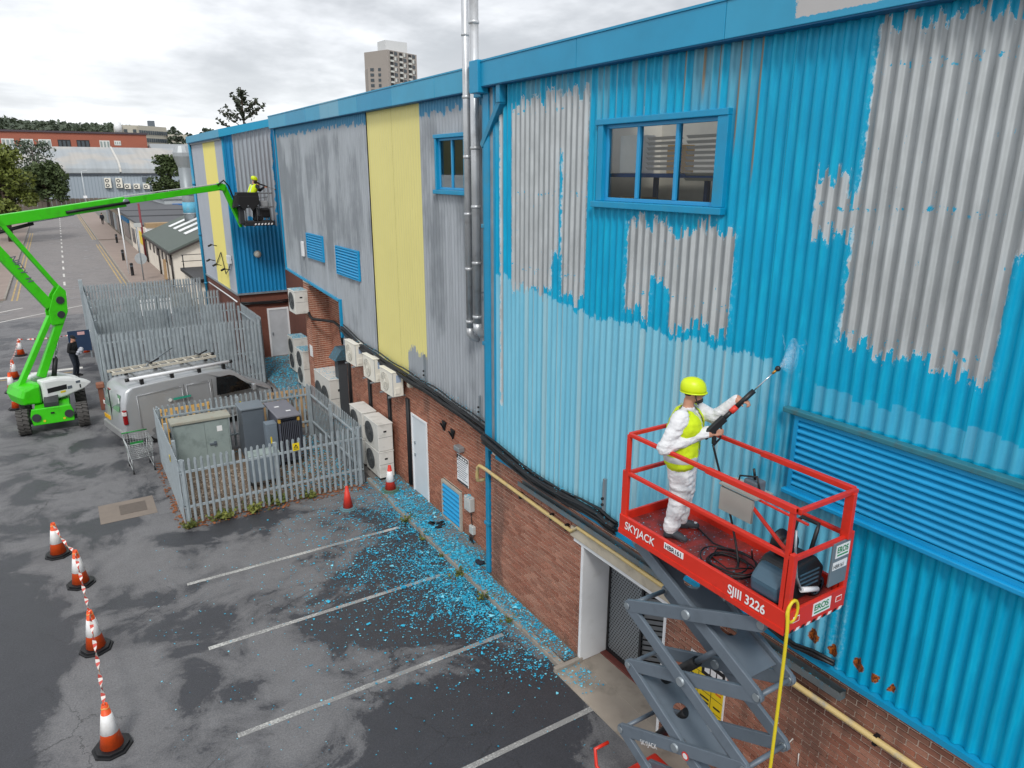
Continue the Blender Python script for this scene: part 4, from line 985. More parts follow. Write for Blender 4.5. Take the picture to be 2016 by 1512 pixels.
# ============================================================ transformer compound
M_GRAV = pm('gravel bed', '#6a5b4c', .95, var=.4, vs=14, bump=.8, bs_=40)
struct(MB().box(EX0+.05, EX1-.05, EY0+.05, EY1-.05, -.02, .012).build('gravel_bed', M_GRAV))
b = MB(); rnd = random.Random(3)
for k in range(2600):
    x, y = rnd.uniform(EX0+.1, EX1-.1), rnd.uniform(EY0+.08, EY0+3.0); s = rnd.uniform(.012, .032)
    R = Matrix.Rotation(rnd.uniform(0, 6.3), 3, 'Z') @ Matrix.Rotation(rnd.uniform(-.5, .5), 3, 'X')
    b.cbox((x, y, .012+s*.3), s*1.6, s*1.1, s*.8, rnd.choice((0, 0, 1, 2)), R)
for k in range(700):
    x, y = rnd.uniform(EX0-.08, EX1), EY0+rnd.choice((-.12, .15))+rnd.uniform(-.12, .2); s = rnd.uniform(.02, .05)
    if k % 3 == 0: x, y = EX0+rnd.uniform(-.2, .1), rnd.uniform(EY0, EY1)
    R = Matrix.Rotation(rnd.uniform(0, 6.3), 3, 'Z') @ Matrix.Rotation(rnd.uniform(-.6, .6), 3, 'X')
    b.cbox((x, y, .02), s*1.5, s, .004, 3, R)
stuff(tag(b.build('gravel', [pm('stone a', '#8d8073', .9), pm('stone b', '#a89c8e', .9), pm('stone c', '#54493f', .9), pm('dead leaf', '#8a5433', .85)]), 'loose brown gravel and dead leaves inside the low fence', 'gravel'))
M_CAB = pm('cabinet grey green', '#8d9a98', .55, var=.14, vs=3, dirt='#6d7a78', dirt_amt=.6)
M_DKG = pm('switchgear dark grey', '#5a636c', .5, var=.12, vs=3)
M_TRF = pm('transformer grey', '#5b5e69', .5, var=.12, vs=3)
t = thing('electrical_cabinet', 'grey green double-door electrical cabinet with dirty top inside the low fence', 'cabinet', (2.6, 20.9, 0))
MB().box(1.86, 3.32, 20.66, 21.1, .0, 1.44).build('body', M_CAB, t, .01)
MB().box(1.80, 3.38, 20.6, 21.16, 1.44, 1.53).build('roof', pm('cabinet roof', '#9a9a8e', .7, var=.2, dirt='#8a6a52', dirt_amt=.7), t, .02)
for x0, x1 in ((1.9, 2.655), (2.665, 3.28)):
    d = MB().box(x0, x1, 20.645, 20.66, .08, 1.4).build('door', M_CAB, t, .004)
    if x0 > 2: MB().box(2.74, 2.92, 20.60, 20.64, .72, .76).build('handle', M_DKG, d); MB().box(2.86, 2.93, 20.62, 20.643, .66, .8).build('lock_plate', M_DKG, d); MB().box(2.98, 3.12, 20.638, 20.644, 1.08, 1.24).build('warning_label', M_SIGNW, d)
t = thing('switchgear_cabinet', 'tall dark grey switchgear cabinet between the green cabinet and the transformer', 'cabinet', (4., 20.9, 0))
MB().box(3.68, 4.30, 20.58, 21.25, .1, 1.58).build('body', M_DKG, t, .012); MB().box(3.64, 4.34, 20.54, 21.3, 1.58, 1.63).build('roof', pm('switchgear roof', '#6f7880', .5), t, .012)
MB().box(3.7, 4.28, 20.6, 21.2, 0, .1).build('plinth', M_BLACK, t); MB().box(3.72, 4.26, 20.57, 20.582, .16, 1.5).build('door', M_DKG, t)
t = thing('transformer', 'dark grey transformer with cooling fins and flat top', 'transformer', (4.7, 20.2, 0))
MB().box(4.46, 4.96, 19.62, 20.85, .15, 1.5).build('tank', M_TRF, t, .02)
MB().box(4.38, 5.04, 19.38, 20.95, 1.55, 1.61).build('top_plate', pm('transformer top', '#74747c', .5, var=.15), t, .015); MB().box(4.44, 4.98, 19.5, 20.9, 1.5, 1.55).build('gasket', M_BLACK, t)
for k in range(11):
    x = 4.45+k*.052; MB().box(x, x+.014, 19.42, 19.62, .35, 1.42).build('fin', M_TRF, t)
for k in range(14):
    y = 19.72+k*.08; MB().box(4.962, 5.14, y, y+.014, .35, 1.42).build('fin', M_TRF, t)
for x in (4.44, 4.97): MB().box(x-.03, x+.03, 19.4, 19.5, 1.42, 1.52).build('lifting_lug', pm('lug yellow', '#b8923c', .6), t)
MB().box(4.5, 4.9, 19.7, 20.8, 0, .15).build('base_frame', M_BLACK, t)
for (x, y) in ((4.55, 20.3), (4.75, 19.8)): MB().box(x, x+.13, y, y+.09, 1.612, 1.614).build('label', M_SIGNW, t)
t = thing('control_box', 'narrow grey control box standing against the front of the transformer', 'cabinet', (4.25, 19.8, 0))
MB().box(4.11, 4.42, 19.62, 19.95, .1, 1.38).build('body', pm('control grey', '#6f7b86', .5), t, .015); MB().box(4.13, 4.40, 19.606, 19.618, .2, 1.3).build('door', pm('control grey', '#6f7b86', .5), t); MB().box(4.2, 4.24, 19.6, 19.605, .8, 1.0).build('label', M_SIGNY, t); MB().box(4.13, 4.4, 19.64, 19.93, 0, .1).build('plinth', M_BLACK, t)
t = thing('meter_cabinet', 'low grey cabinet on legs just behind the low fence and its hazard sign', 'cabinet', (3.7, 18.6, 0))
MB().box(3.36, 4.12, 18.45, 18.85, .22, .95).build('body', pm('control grey', '#6f7b86', .5), t, .015); MB().box(3.33, 4.15, 18.42, 18.88, .95, .99).build('roof', M_CAB, t, .01)
for x in (3.42, 4.06): MB().box(x-.03, x+.03, 18.5, 18.56, 0, .22).build('leg', M_BLACK, t); MB().box(x-.03, x+.03, 18.74, 18.8, 0, .22).build('leg', M_BLACK, t)

# ============================================================ pallets behind the low fence
def pallet(lab, c, rz, mat, wd=1.4, ht=1.25, lean=.16):
    t = thing('pallet', lab, 'pallet', c, rz, 'pallets leaning behind the low fence', local=True)
    R = Matrix.Rotation(-lean, 3, 'X')
    def bx(nm, x0, x1, y0, y1, z0, z1):
        b = MB(); b.cbox(R @ V3(((x0+x1)/2, (y0+y1)/2, (z0+z1)/2)), x1-x0, y1-y0, z1-z0, 0, R); b.build(nm, mat, t, .004)
    n = 7
    for i in range(n): x = -wd/2+wd*(i+.5)/n; bx('board', x-.045, x+.045, -.07, -.048, 0, ht)
    for z in (.06, ht/2, ht-.06): bx('stringer', -wd/2, wd/2, -.046, .046, z-.045, z+.045)
    for i in range(3): x = -wd/2+.05+(wd-.1)*i/2; bx('board', x-.05, x+.05, .048, .07, 0, ht)
    return t
q = gr(357, 789, 1.28)
pallet('yellow timber pallet leaning upright between van and low fence', (2.48, 22.55, 0), radians(2), pm('yellow pallet wood', '#c79f5c', .8, var=.25, vs=9), 1.42, 1.36)
pallet('bleached timber pallet leaning behind the fence by the van bonnet', (5.6, 22.7, 0), radians(-4), M_WOOD, 1.3, 1.3, .2)
pallet('brown pallet leaning behind the transformer', (4.75, 22.5, 0), radians(3), M_WOOD, 1.2, 1.05, .2)
t = thing('timber_post', 'reddish timber post with cap standing at the corner of the tall fence', 'post', (.42, 28.3, 0))
MB().box(.34, .5, 28.2, 28.36, 0, .8).build('post', pm('reddish timber', '#7a4c3c', .8, var=.3), t, .01); MB().box(.3, .56, 28.15, 28.42, .8, 1.0).build('cap', pm('reddish timber cap', '#8f5f4b', .8, var=.3), t, .04)
# ============================================================ shopping trolley
t = thing('shopping_trolley', 'empty wire shopping trolley with green handle beside the low fence', 'trolley', (1.02, 21.75, 0), radians(4), local=True)
M_WIRE = pm('trolley wire', '#a9adae', .35, .7)
b = MB(); x0, x1, y0, y1 = -.28, .28, -.42, .42
for k in range(9):
    z = .46+k*.055; e = (k/8)*.05
    b.tube([(x0-e, y0-e, z), (x1+e, y0-e, z), (x1+e, y1+e, z), (x0-e, y1+e, z), (x0-e, y0-e, z)], .005 if 0 < k < 8 else .009, 5)
for i in range(9):
    x = x0+(x1-x0)*i/8; b.tube([(x, y0-.05, .9), (x, y0, .46), (x, y1, .46), (x, y1+.05, .9)], .004, 4)
for i in range(1, 12):
    y = y0+(y1-y0)*i/12; b.tube([(x0-.05, y, .9), (x0, y, .46), (x1, y, .46), (x1+.05, y, .9)], .004, 4)
b.build('basket', M_WIRE, t)
b = MB()
for sx in (-1, 1): b.tube([(sx*.27, -.4, .12), (sx*.27, .3, .16), (sx*.26, .42, .46), (sx*.31, .5, .95)], .012, 6); b.tube([(sx*.27, -.4, .12), (sx*.27, -.38, .46)], .012, 6)
b.build('chassis', M_WIRE, t)
MB().tube([(-.33, .5, .96), (.33, .5, .96)], .02, 8).build('handle', pm('trolley green', '#1f7f3a', .5), t)
MB().box(-.17, .17, .30, .33, .62, .70).build('child_seat_flap', pm('trolley green', '#1f7f3a', .5), t)
for sx in (-1, 1):
    for y in (-.4, .32): MB().cyl((sx*.27-.015, y, .06), (sx*.27+.015, y, .06), .06, n=12).build('castor', M_BLACK, t)

# ============================================================ silver panel van (nose towards +x)
def van():
    t = thing('panel_van', 'silver panel van with white roof bars parked behind the low fence', 'van', (3.01, 24.9, 0), radians(13), local=True)
    SIL = pm('van silver', '#b1b4b7', .33, .45, var=.05, vs=1.5); GLS = pm('van glass', '#0c0e10', .08, 0., var=.1, spec=.7)
    BMP = pm('van bumper', '#8f8f90', .45, .2); TRIM = pm('van black trim', '#1a1b1d', .5)
    # side outline (x from rear -2.5 to nose 2.5)
    prof = [(-2.46, .36), (-2.49, .62), (-2.47, 1.0), (-2.40, 1.45), (-2.30, 1.78), (-2.14, 1.90), (-1.2, 1.945), (.1, 1.95), (.72, 1.93), (1.0, 1.86), (1.62, 1.36), (1.80, 1.22), (2.28, 1.02), (2.44, .86), (2.49, .62), (2.46, .34), (2.2, .26), (-2.2, .26)]
    def hw(x, z):
        w = .95
        if z > .95: w -= (z-.95)**1.7*.135
        if x > 1.2: w -= ((x-1.2)/1.3)**2*.2*(1 if z < 1.1 else .7)
        if x < -2.2: w -= (-2.2-x)*.22
        if z < .4: w -= .04
        return w
    b = MB(); n = len(prof); fr = (-1, -.97, -.9, -.55, 0, .55, .9, .97, 1)
    rings = []
    for (x, z) in prof:
        w = hw(x, z); r = []
        cxn, czn = .0, 1.0
        for f in fr:
            inset = {1: .045, .97: .018, .9: 0.}.get(abs(f), 0.)
            dx, dz = x-cxn, z-czn; L = hypot(dx*.4, dz) or 1
            bul = .03*(1-f*f)
            px = x-(inset*2 if x > 0 else -inset*2)*(abs(dx) > 1.9)+(bul*3 if x > 2.2 else (-bul*1.6 if x < -2.2 else 0))
            pz = z-(inset if z > 1. else 0)+(bul if z > 1.7 else 0)
            r.append((px, f*w, pz))
        rings.append(r)
    m = len(fr); vs = [p for r in rings for p in r]; fs = []
    for i in range(n):
        j = (i+1) % n
        for k in range(m-1): fs.append((i*m+k, i*m+k+1, j*m+k+1, j*m+k))
    b.add(vs, fs, 0, True)
    b.f.append([i*m for i in range(n)]); b.m.append(0); b.s.append(False)
    b.f.append([i*m+m-1 for i in reversed(range(n))]); b.m.append(0); b.s.append(False)
    b.build('body', SIL, t)
    def side(nm, pts, mat, s, off=.006):
        q = [(x, s*(hw(x, z)+off), z) for x, z in pts]; bb = MB(); bb.add(q+[(p[0], p[1]-s*.02, p[2]) for p in q], [tuple(range(len(q))) if s < 0 else tuple(reversed(range(len(q))))]); return bb.build(nm, mat, t)
    for s in (-1, 1):
        side('side_window', [(.40, 1.13), (1.58, 1.13), (1.52, 1.26), (1.06, 1.66), (.9, 1.72), (.46, 1.71)], GLS, s, .012)
        for pts in ([(-2.0, .6), (-2.0, 1.62), (-.72, 1.66), (-.66, 1.60), (-.66, .6)], [(-.52, .6), (-.52, 1.66), (.18, 1.66), (.22, 1.6), (.22, .6)]):
            q = [V3((x, s*(hw(x, z)+.004), z)) for x, z in pts]; bb = MB()
            for a, c in zip(q, q[1:]): bb.tube([a, c], .009, 5)
            bb.build('panel_rib', SIL, t)
        for x in (-.59, .3, 1.66): side('door_gap', [(x-.006, .42), (x+.006, .42), (x+.006, 1.7 if x < 1 else 1.15), (x-.006, 1.7 if x < 1 else 1.15)], TRIM, s, .008)
        side('sill_trim', [(-1.2, .32), (1.1, .32), (1.1, .44), (-1.2, .44)], BMP, s, .01)
        bb = MB(); bb.cbox((1.62, s*1.05, 1.2), .12, .16, .22); bb.build('mirror', SIL, t, .03)
        bb = MB(); bb.cbox((.78, s*(hw(.78, 1.05)+.012), 1.03), .16, .03, .035); bb.build('door_handle', TRIM, t, .008)
        bb = MB(); bb.cbox((-.46, s*(hw(-.46, 1.05)+.012), 1.0), .13, .03, .035); bb.build('door_handle', TRIM, t, .008)
        # lights
        bb = MB(); bb.cbox((-2.40, s*.865, 1.02), .12, .12, .46); bb.build('tail_light', pm('tail lamp red', '#8a0f14', .2, spec=.6), t, .03)
        bb = MB(); bb.cbox((-2.415, s*.868, 1.14), .12, .125, .13); bb.build('reverse_light', pm('lamp clear', '#d8d2d0', .2), t, .02)
        bb = MB(); bb.cbox((2.27, s*.66, .84), .32, .2, .2); bb.build('headlight', pm('headlight dark', '#15171a', .15, spec=.6), t, .04)
        # wheels
        for x in (-1.55, 1.5):
            a = MB(); a.cyl((x, s*.68, .33), (x, s*.88, .33), .33, n=24); w_ = a.build('wheel', TRIM, t, .03)
            MB().cyl((x, s*.85, .33), (x, s*.895, .33), .2, n=18).build('rim', pm('wheel silver', '#8f9295', .35, .5), w_)
        # roof bars
        bb = MB(); bb.tube([(-2.1, s*.72, 2.12), (1.0, s*.72, 2.12)], .052, 10); rb = bb.build('roof_bar', pm('roof bar white', '#dfe1e4', .4), t)
        for x0, x1 in ((-2.2, -2.1), (1.0, 1.1)): MB().cyl((x0, s*.72, 2.12), (x1, s*.72, 2.12), .056, n=10).build('end_cap', TRIM, rb)
        for x in (-1.75, -.85, .0, .8): MB().box(x-.05, x+.05, s*.72-.05, s*.72+.05, 1.9, 2.07).build('bar_foot', TRIM, rb)
    for x in (-1.75, -.85, 0., .8): MB().box(x-.025, x+.025, -.7, .7, 2.05, 2.09).build('cross_bar', pm('bar steel', '#6d7072', .4, .4), t)
    b = MB(); b.add([(1.04, -.62, 1.84), (1.04, .62, 1.84), (1.66, .74, 1.35), (1.66, -.74, 1.35)], [(0, 1, 2, 3)]); 
    for i in range(4): p = b.v[i]; b.v[i] = (p[0]+.035, p[1], p[2]+.05)
    b.build('windscreen', GLS, t)
    MB().box(-2.56, -2.4, -.9, .9, .34, .60).build('rear_bumper', BMP, t, .04)
    for s in (-1, 1):
        bb = MB(); bb.add([(-2.475-.02, s*.06, 1.16), (-2.475-.02, s*.70, 1.16), (-2.35-.03, s*.64, 1.66), (-2.35-.03, s*.06, 1.66)], [(0, 1, 2, 3) if s < 0 else (3, 2, 1, 0)]); bb.build('rear_window', pm('rear glass green grey', '#7f928a', .12, .2, spec=.6), t)
    MB().box(-2.53, -2.50, -.012, .012, .62, 1.75).build('door_gap', TRIM, t)
    MB().box(-2.545, -2.52, .2, .72, .72, .84).build('number_plate', pm('plate yellow', '#d9a520', .4), t)
    MB().box(-2.50, -2.47, -.1, .1, 1.75, 1.79).build('brake_light', pm('tail lamp red', '#8a0f14', .2), t)
    MB().box(2.3, 2.5, -.7, .7, .36, .6).build('front_bumper', BMP, t, .04)
    gm = pm('decal green', '#2a8f78', .5)
    s = -1; y = -(hw(-1.1, 1.3)+.008)
    MB().prism([(-.97, y, 1.27), (-.42, y+.004, 1.27), (-.42, y+.012, 1.335), (-.97, y+.008, 1.335)], (0, -.004, 0)).build('decal', gm, t)
    MB().cyl((-1.07, y+.004, 1.3), (-1.07, y-.002, 1.3), .055, n=14).build('emblem', pm('decal white', '#d7dcd8', .5), t)
    MB().box(-2.44, -2.425, -.62, -.56, 1.4, 1.58).build('sticker', M_SIGNW, t)
    return t
VAN = van()
# ladder lying on the roof bars
Rv = Matrix.Rotation(radians(13), 3, 'Z')
t = thing('ladder', 'aluminium extension ladder strapped to the van roof bars', 'ladder', (3.01, 24.9, 2.12), radians(13), local=True)
M_ALU = pm('ladder aluminium', '#c4beb0', .5, .25, var=.15)
for y in (.16, .62):
    MB().box(-2.3, .95, y-.02, y+.02, .0, .075).build('stile', M_ALU, t)
for k in range(12):
    x = -2.2+k*.275; MB().cyl((x, .16, .05), (x, .62, .05), .026, n=8).build('rung', M_ALU, t)
for x in (-1.1, .45): MB().box(x-.03, x+.03, .2, .66, .142, .16).build('strap', M_BLACK, t); MB().bar((x, .3, .16), (x+.2, .1, .3), .05, .05).build('clamp', M_BLACK, t)
t = thing('pole', 'thin grey pole leaning from the ladder to the tall fence', 'pole', (2.3, 26.2, 2.2))
MB().tube([(1.75, 25.0, 2.2), (2.9, 28.45, 1.9)], .025, 6).build('pole', M_STEEL, t)

# ============================================================ traffic cones and barrier tape
M_ORG = pm('cone orange', '#e0521a', .5, var=.1, vs=6, dirt='#8f3f1c', dirt_amt=.3); M_RED = pm('cone red', '#d23a2c', .5, var=.12, vs=6)
M_CWH = pm('cone white sleeve', '#e6e6e6', .4, var=.06, dirt='#b9b4ac', dirt_amt=.4)
def cone(lab, loc, rz=0., h=.76, mat=None, white=True, base=None, tilt=0., group=None, sleeve=None):
    mat = mat or M_ORG; t = thing('traffic_cone', lab, 'traffic cone', loc, rz, group, local=True); k = h/.76
    o8 = [(.25, .10), (.10, .25), (-.10, .25), (-.25, .10), (-.25, -.10), (-.10, -.25), (.10, -.25), (.25, -.10)]
    b = MB(); b.prism([(x*k, y*k, 0) for x, y in o8], (0, 0, .035*k)); b.prism([(x*k*.86, y*k*.86, .035*k) for x, y in o8], (0, 0, .035*k)); b.build('base', base or M_BLACK, t, .006)
    R = lambda z: (.155+(z-.07)/(.76-.07)*(.04-.155))*k
    b = MB(); b.lathe([(R(.07), .07*k), (R(.76), .76*k), (R(.76)-.012*k, .755*k), (R(.76)-.012*k, .70*k)], (0, 0, 0), 22); b.build('body', mat, t)
    if white:
        b = MB(); b.lathe([(R(.30)+.001, .30*k), (R(.30)+.006, .302*k), (R(.60)+.006, .598*k), (R(.60)+.001, .60*k)], (0, 0, 0), 22); b.build('reflective_sleeve', sleeve or M_CWH, t)
    return t
GC = 'traffic cones linked by barrier tape across the car park'
CP = [gr(222, 1472), gr(190, 1277), gr(160, 1150), gr(116, 1092)]
for p, a, lab in zip(CP, (.2, .5, .1, .7), ('orange and white cone at the end of the taped row, farthest from the fence', 'orange and white cone, third along the taped row from the fence', 'orange and white cone, second along the taped row from the fence', 'orange and white cone at the end of the taped row nearest the fence')):
    cone(lab, p, a, .78, group=GC)
cone('red and white cone standing on the flake covered pavement by the stacked units', (6.42, 16.35, .1), .3, .72, M_RED, base=pm('cone base grey', '#4f6f62', .7), sleeve=M_CWH)
cone('small all-red cone in the flakes beside the low fence', (5.17, 16.12, 0), .2, .62, M_RED, white=False, base=pm('cone base flaked', '#5f7f86', .7, dirt='#37a0c6', dirt_amt=.8, vs=20))
GC2 = 'traffic cones round the green boom lift'
FC = [gr(42, 700), gr(30, 745), gr(25, 772), gr(34, 805)]
for p, a, lab in zip(FC, (.1, .4, .8, .3), ('cone with red and white tape nearest the road behind the boom lift', 'cone second from the road behind the boom lift', 'cone half hidden behind the boom lift turret', 'cone whose foot shows under the boom lift counterweight')):
    cone(lab, p, a, .78, group=GC2)
q = gr(170, 693); t = thing('bucket', 'orange bucket with white rim beside the dark blue board', 'bucket', q)
MB().lathe([(.15, 0), (.19, .26)], q, 18).build('pail', M_ORG, t); MB().lathe([(.192, .26), (.2, .3), (.18, .34), (.01, .34)], q, 18).build('rim', M_CWH, t)
M_TR, M_TW = pm('tape red', '#c8483c', .4), pm('tape white', '#e3dcd6', .4); M_ROPE = pm('tape cord orange', '#d9a05c', .6)
def tape(lab, pts, wd=.05, sag=.12, cord=False):
    b = MB(); k = 0
    for p, q in zip(pts, pts[1:]):
        p, q = V3(p), V3(q); n = max(8, int((q-p).length/.09)); prev = None
        for i in range(n+1):
            s = i/n; c = p.lerp(q, s)-V3((0, 0, sag*4*s*(1-s))); a = s*n*.55+k
            d = (q-p).normalized(); u = V3((0, 0, 1)); v = d.cross(u).normalized()
            e = (u*cos(a)+v*sin(a))*wd/2; cur = (c+e, c-e)
            if prev: b.add([prev[0], cur[0], cur[1], prev[1]], [(0, 1, 2, 3)], i % 2, True)
            prev = cur
        k += 1.3
        if cord: b.tube([p.lerp(q, s/8)-V3((0, 0, sag*4*(s/8)*(1-s/8)+.03)) for s in range(9)], .008, 5, 2)
    o = b.build('barrier_tape', [M_TR, M_TW, M_ROPE]); tag(o, lab, 'barrier tape'); return o
tape('twisted red and white tape linking the row of cones in the car park', [V3(p)+V3((0, 0, .76)) for p in CP], .06, .1, True)
for p in CP:
    b = MB(); b.tube([V3(p)+V3((.045*cos(a*pi/5), .045*sin(a*pi/5), .72+.012*sin(a*2))) for a in range(11)], .014, 5); tag(b.build('cord_loop', M_ROPE), 'orange cord loop round the '+('taped cone farthest from the fence', 'third taped cone from the fence', 'second taped cone from the fence', 'taped cone nearest the fence')[CP.index(p)], 'cord', 'cord loops on the cones')
tape('red and white tape round the cones behind the green boom lift', [V3(FC[2])+V3((0, 0, .77)), V3(FC[1])+V3((0, 0, .77)), V3(FC[0])+V3((0, 0, .77)), (.55, 38.3, 1.0)], .07, .12)
# ============================================================ scissor lift
M_SRED = pm('lift red', '#d2301f', .38, var=.12, vs=5, dirt='#8d2a22', dirt_amt=.35)
M_SGRY = pm('lift arm grey', '#6b7681', .42, .15, var=.1, vs=4, dirt='#565f68', dirt_amt=.35)
M_CHROME = pm('chrome rod', '#c9ccd0', .15, .9)
LX0, LX1, LY0, LY1 = 5.0, 5.86, 3.38, 5.66
ZD = 4.33                                            # deck
SL = thing('scissor_lift', 'raised red scissor lift with grey folding arms beside the blue cladding', 'scissor lift', (5.43, 4.52, 0))
def deck_mat():
    m, T, bs = new_mat('lift deck'); P = T.pos(); x, y, z = T.xyz(P)
    u = T.math('FRACT', (x+y)*22.)-.5; v = T.math('FRACT', (x-y)*22.)-.5
    tread = T.mn(T.sstep(T.math('ABSOLUTE', u), .22, .12), T.sstep(T.math('ABSOLUTE', v), .46, .4))
    n = T.noise(P, 5., 4., .6)
    c = T.mix(T.sstep(n, .4, .65), lin('#9c2a22'), lin('#6a2a26')); T.set(bs.inputs['Base Color'], T.mix(tread*.25, c, lin('#b9574e')))
    bs.inputs['Roughness'].default_value = .5; add_bump(T, bs, tread, .5, .004); return m
MB().box(LX0+.02, LX1-.02, LY0+.02, LY1-.02, ZD-.03, ZD).build('deck', deck_mat(), SL)
# toe boards / side beams
tb = MB().box(LX0-.01, LX0+.03, LY0, LY1, ZD-.13, ZD+.10).build('side_beam', M_SRED, SL, .006)
MB().box(LX0-.018, LX0-.008, LY0, LY1, ZD-.135, ZD-.075).build('beam_lip', M_SRED, tb)
MB().box(LX1-.03, LX1+.01, LY0, LY1, ZD-.13, ZD+.12).build('side_beam', M_SRED, SL, .006)
eb = MB().box(LX0+.031, LX1-.031, LY0-.012, LY0+.02, ZD-.13, ZD+.10).build('end_beam', M_SRED, SL, .006)
MB().box(LX0+.031, LX1-.031, LY1-.02, LY1+.012, ZD-.13, ZD+.10).build('end_beam', M_SRED, SL, .006)
for k in range(10):
    x = LX0+.05+k*.078; MB().prism([(x, LY0-.014, ZD-.128), (x+.045, LY0-.014, ZD-.128), (x+.065, LY0-.014, ZD-.1), (x+.02, LY0-.014, ZD-.1)], (0, -.002, 0)).build('hazard_stripe', (M_INK, M_SIGNW)[k % 2], eb)
# lettering on the side beam (reads towards -y) and end plate
text(SL, 'SKYJACK', (LX0-.012, LY1-.10, ZD-.045), (0, -1, 0), (0, 0, 1), .135, M_SIGNW, bold=.002, wide=.9, shear=.12)
text(SL, 'SJIII 3226', (LX0-.012, LY0+.66, ZD-.045), (0, -1, 0), (0, 0, 1), .135, M_SIGNW, bold=.003, wide=.88)
lb = MB().box(LX0-.016, LX0-.011, LY1-1.02, LY1-.74, ZD+.01, ZD+.08).build('fleet_label', M_SIGNW, SL)
text(lb, 'HBR161', (LX0-.016, LY1-.755, ZD+.022), (0, -1, 0), (0, 0, 1), .07, M_INK, 'print', wide=1.05, bold=.001)
M_EGRN = pm('print green', '#1f8a52', .5)
def eros(p0, wd, par):
    l = MB().box(p0[0], p0[0]+wd, p0[1]-.004, p0[1], p0[2], p0[2]+.13).build('hire_label', M_SIGNW, par)
    text(l, 'EROS', (p0[0]+.012, p0[1]-.004, p0[2]+.055), (1, 0, 0), (0, 0, 1), .085, M_EGRN, 'print', wide=1.05*wd/.26, bold=.002); MB().box(p0[0]+.02, p0[0]+wd-.02, p0[1]-.006, p0[1]-.0045, p0[2]+.02, p0[2]+.035).build('rule', M_EGRN, l)
eros((LX0+.36, LY0-.0125, ZD-.06), .26, SL)
for x in (LX0+.08, LX1-.16): MB().box(x, x+.09, LY0-.0145, LY0-.0125, ZD-.03, ZD+.03).build('sticker', M_SIGNW, SL); MB().box(x+.008, x+.082, LY0-.0165, LY0-.0148, ZD-.022, ZD+.022).build('sticker_symbol', M_RED, SL)
# guard rails
ZT, ZMID = ZD+1.08, ZD+.62
def rail(nm, p, q, s=.042): return MB().bar(p, q, s, s).build(nm, M_SRED, SL, .006)
for X in (LX0+.025, LX1-.025):
    rail('top_rail', (X, LY1-.07, ZT), (X, LY0+.04, ZT)); rail('mid_rail', (X, LY1-.07, ZMID), (X, LY0+.04, ZMID))
    MB().bar((X, LY1-1.2, ZT-.004), (X, LY0+.04, ZT-.004), .056, .058).build('rail_sleeve', M_SRED, SL, .006)
    rail('post', (X, LY1-.07, ZD), (X, LY1-.07, ZT), .045); rail('post', (X, LY0+.08, ZD), (X, LY0+.08, ZT), .045)
    MB().box(X-.02, X+.03, LY1-.05, LY1+.0, ZD-.05, ZMID+.02).build('lower_post', M_SRED, SL, .006)
    MB().bar((X, LY0+.02, ZD), (X, LY0+.02, ZMID+.05), .05, .06).build('lower_post', M_SRED, SL, .006)
for Y in (LY0+.02, LY1-.07):
    rail('top_rail', (LX0+.025, Y, ZT+.002), (LX1-.025, Y, ZT+.002)); rail('mid_rail', (LX0+.025, Y, ZMID+.002), (LX1-.025, Y, ZMID+.002))
MB().bar((LX1-.10, LY0+.02, ZMID), (LX1-.10, LY0+.02, ZT), .09, .05).build('gate_post', M_SRED, SL, .006)
rail('brace', (LX0+.06, LY0+.06, ZMID-.02), (LX0+.28, LY0+.72, ZMID+.16), .03); rail('brace', (LX0+.3, LY0+.1, ZMID+.22), (LX0+.3, LY0+.7, ZMID+.24), .022)
# control plate and grey panel
cb = MB().box(LX0+.22, LX0+.25, LY0+.66, LY0+1.06, ZD+.62, ZD+.86).build('control_plate', pm('bare aluminium', '#b4b3ac', .5, .4, var=.15), SL)
MB().box(LX0+.22, LX0+.46, LY0+.62, LY0+1.08, ZD+.88, ZD+.9).build('shelf', pm('bare aluminium', '#b4b3ac', .5, .4), cb)
MB().box(LX0+.28, LX0+.42, LY0+.68, LY0+.84, ZD+.9, ZD+1.02).build('control_box', M_DKG, cb, .015)
MB().tube([(LX0+.35, LY0+.76, ZD+1.02), (LX0+.33, LY0+.77, ZD+1.13)], .014, 6).build('joystick', M_BLACK, cb)
MB().tube([(LX0+.3, LY0+.92, ZD+.9), (LX0+.3, LY0+.9, ZD+1.02), (LX0+.3, LY0+.7, ZD+1.08), (LX0+.3, LY0+.64, ZD+.92)], .01, 6).build('guard_loop', M_BLACK, cb)
gp = MB().box(LX1-.30, LX1-.045, LY0-.008, LY0+.012, ZD+.17, ZD+.62).build('grey_panel', pm('panel grey', '#6b7780', .5), SL, .004)
eros((LX1-.26, LY0-.009, ZD+.46), .2, gp)
l = MB().box(LX1-.28, LX1-.07, LY0-.013, LY0-.009, ZD+.34, ZD+.42).build('fleet_label', M_SIGNW, gp); text(l, 'HBR161', (LX1-.275, LY0-.013, ZD+.355), (1, 0, 0), (0, 0, 1), .06, M_INK, 'print', wide=.8)
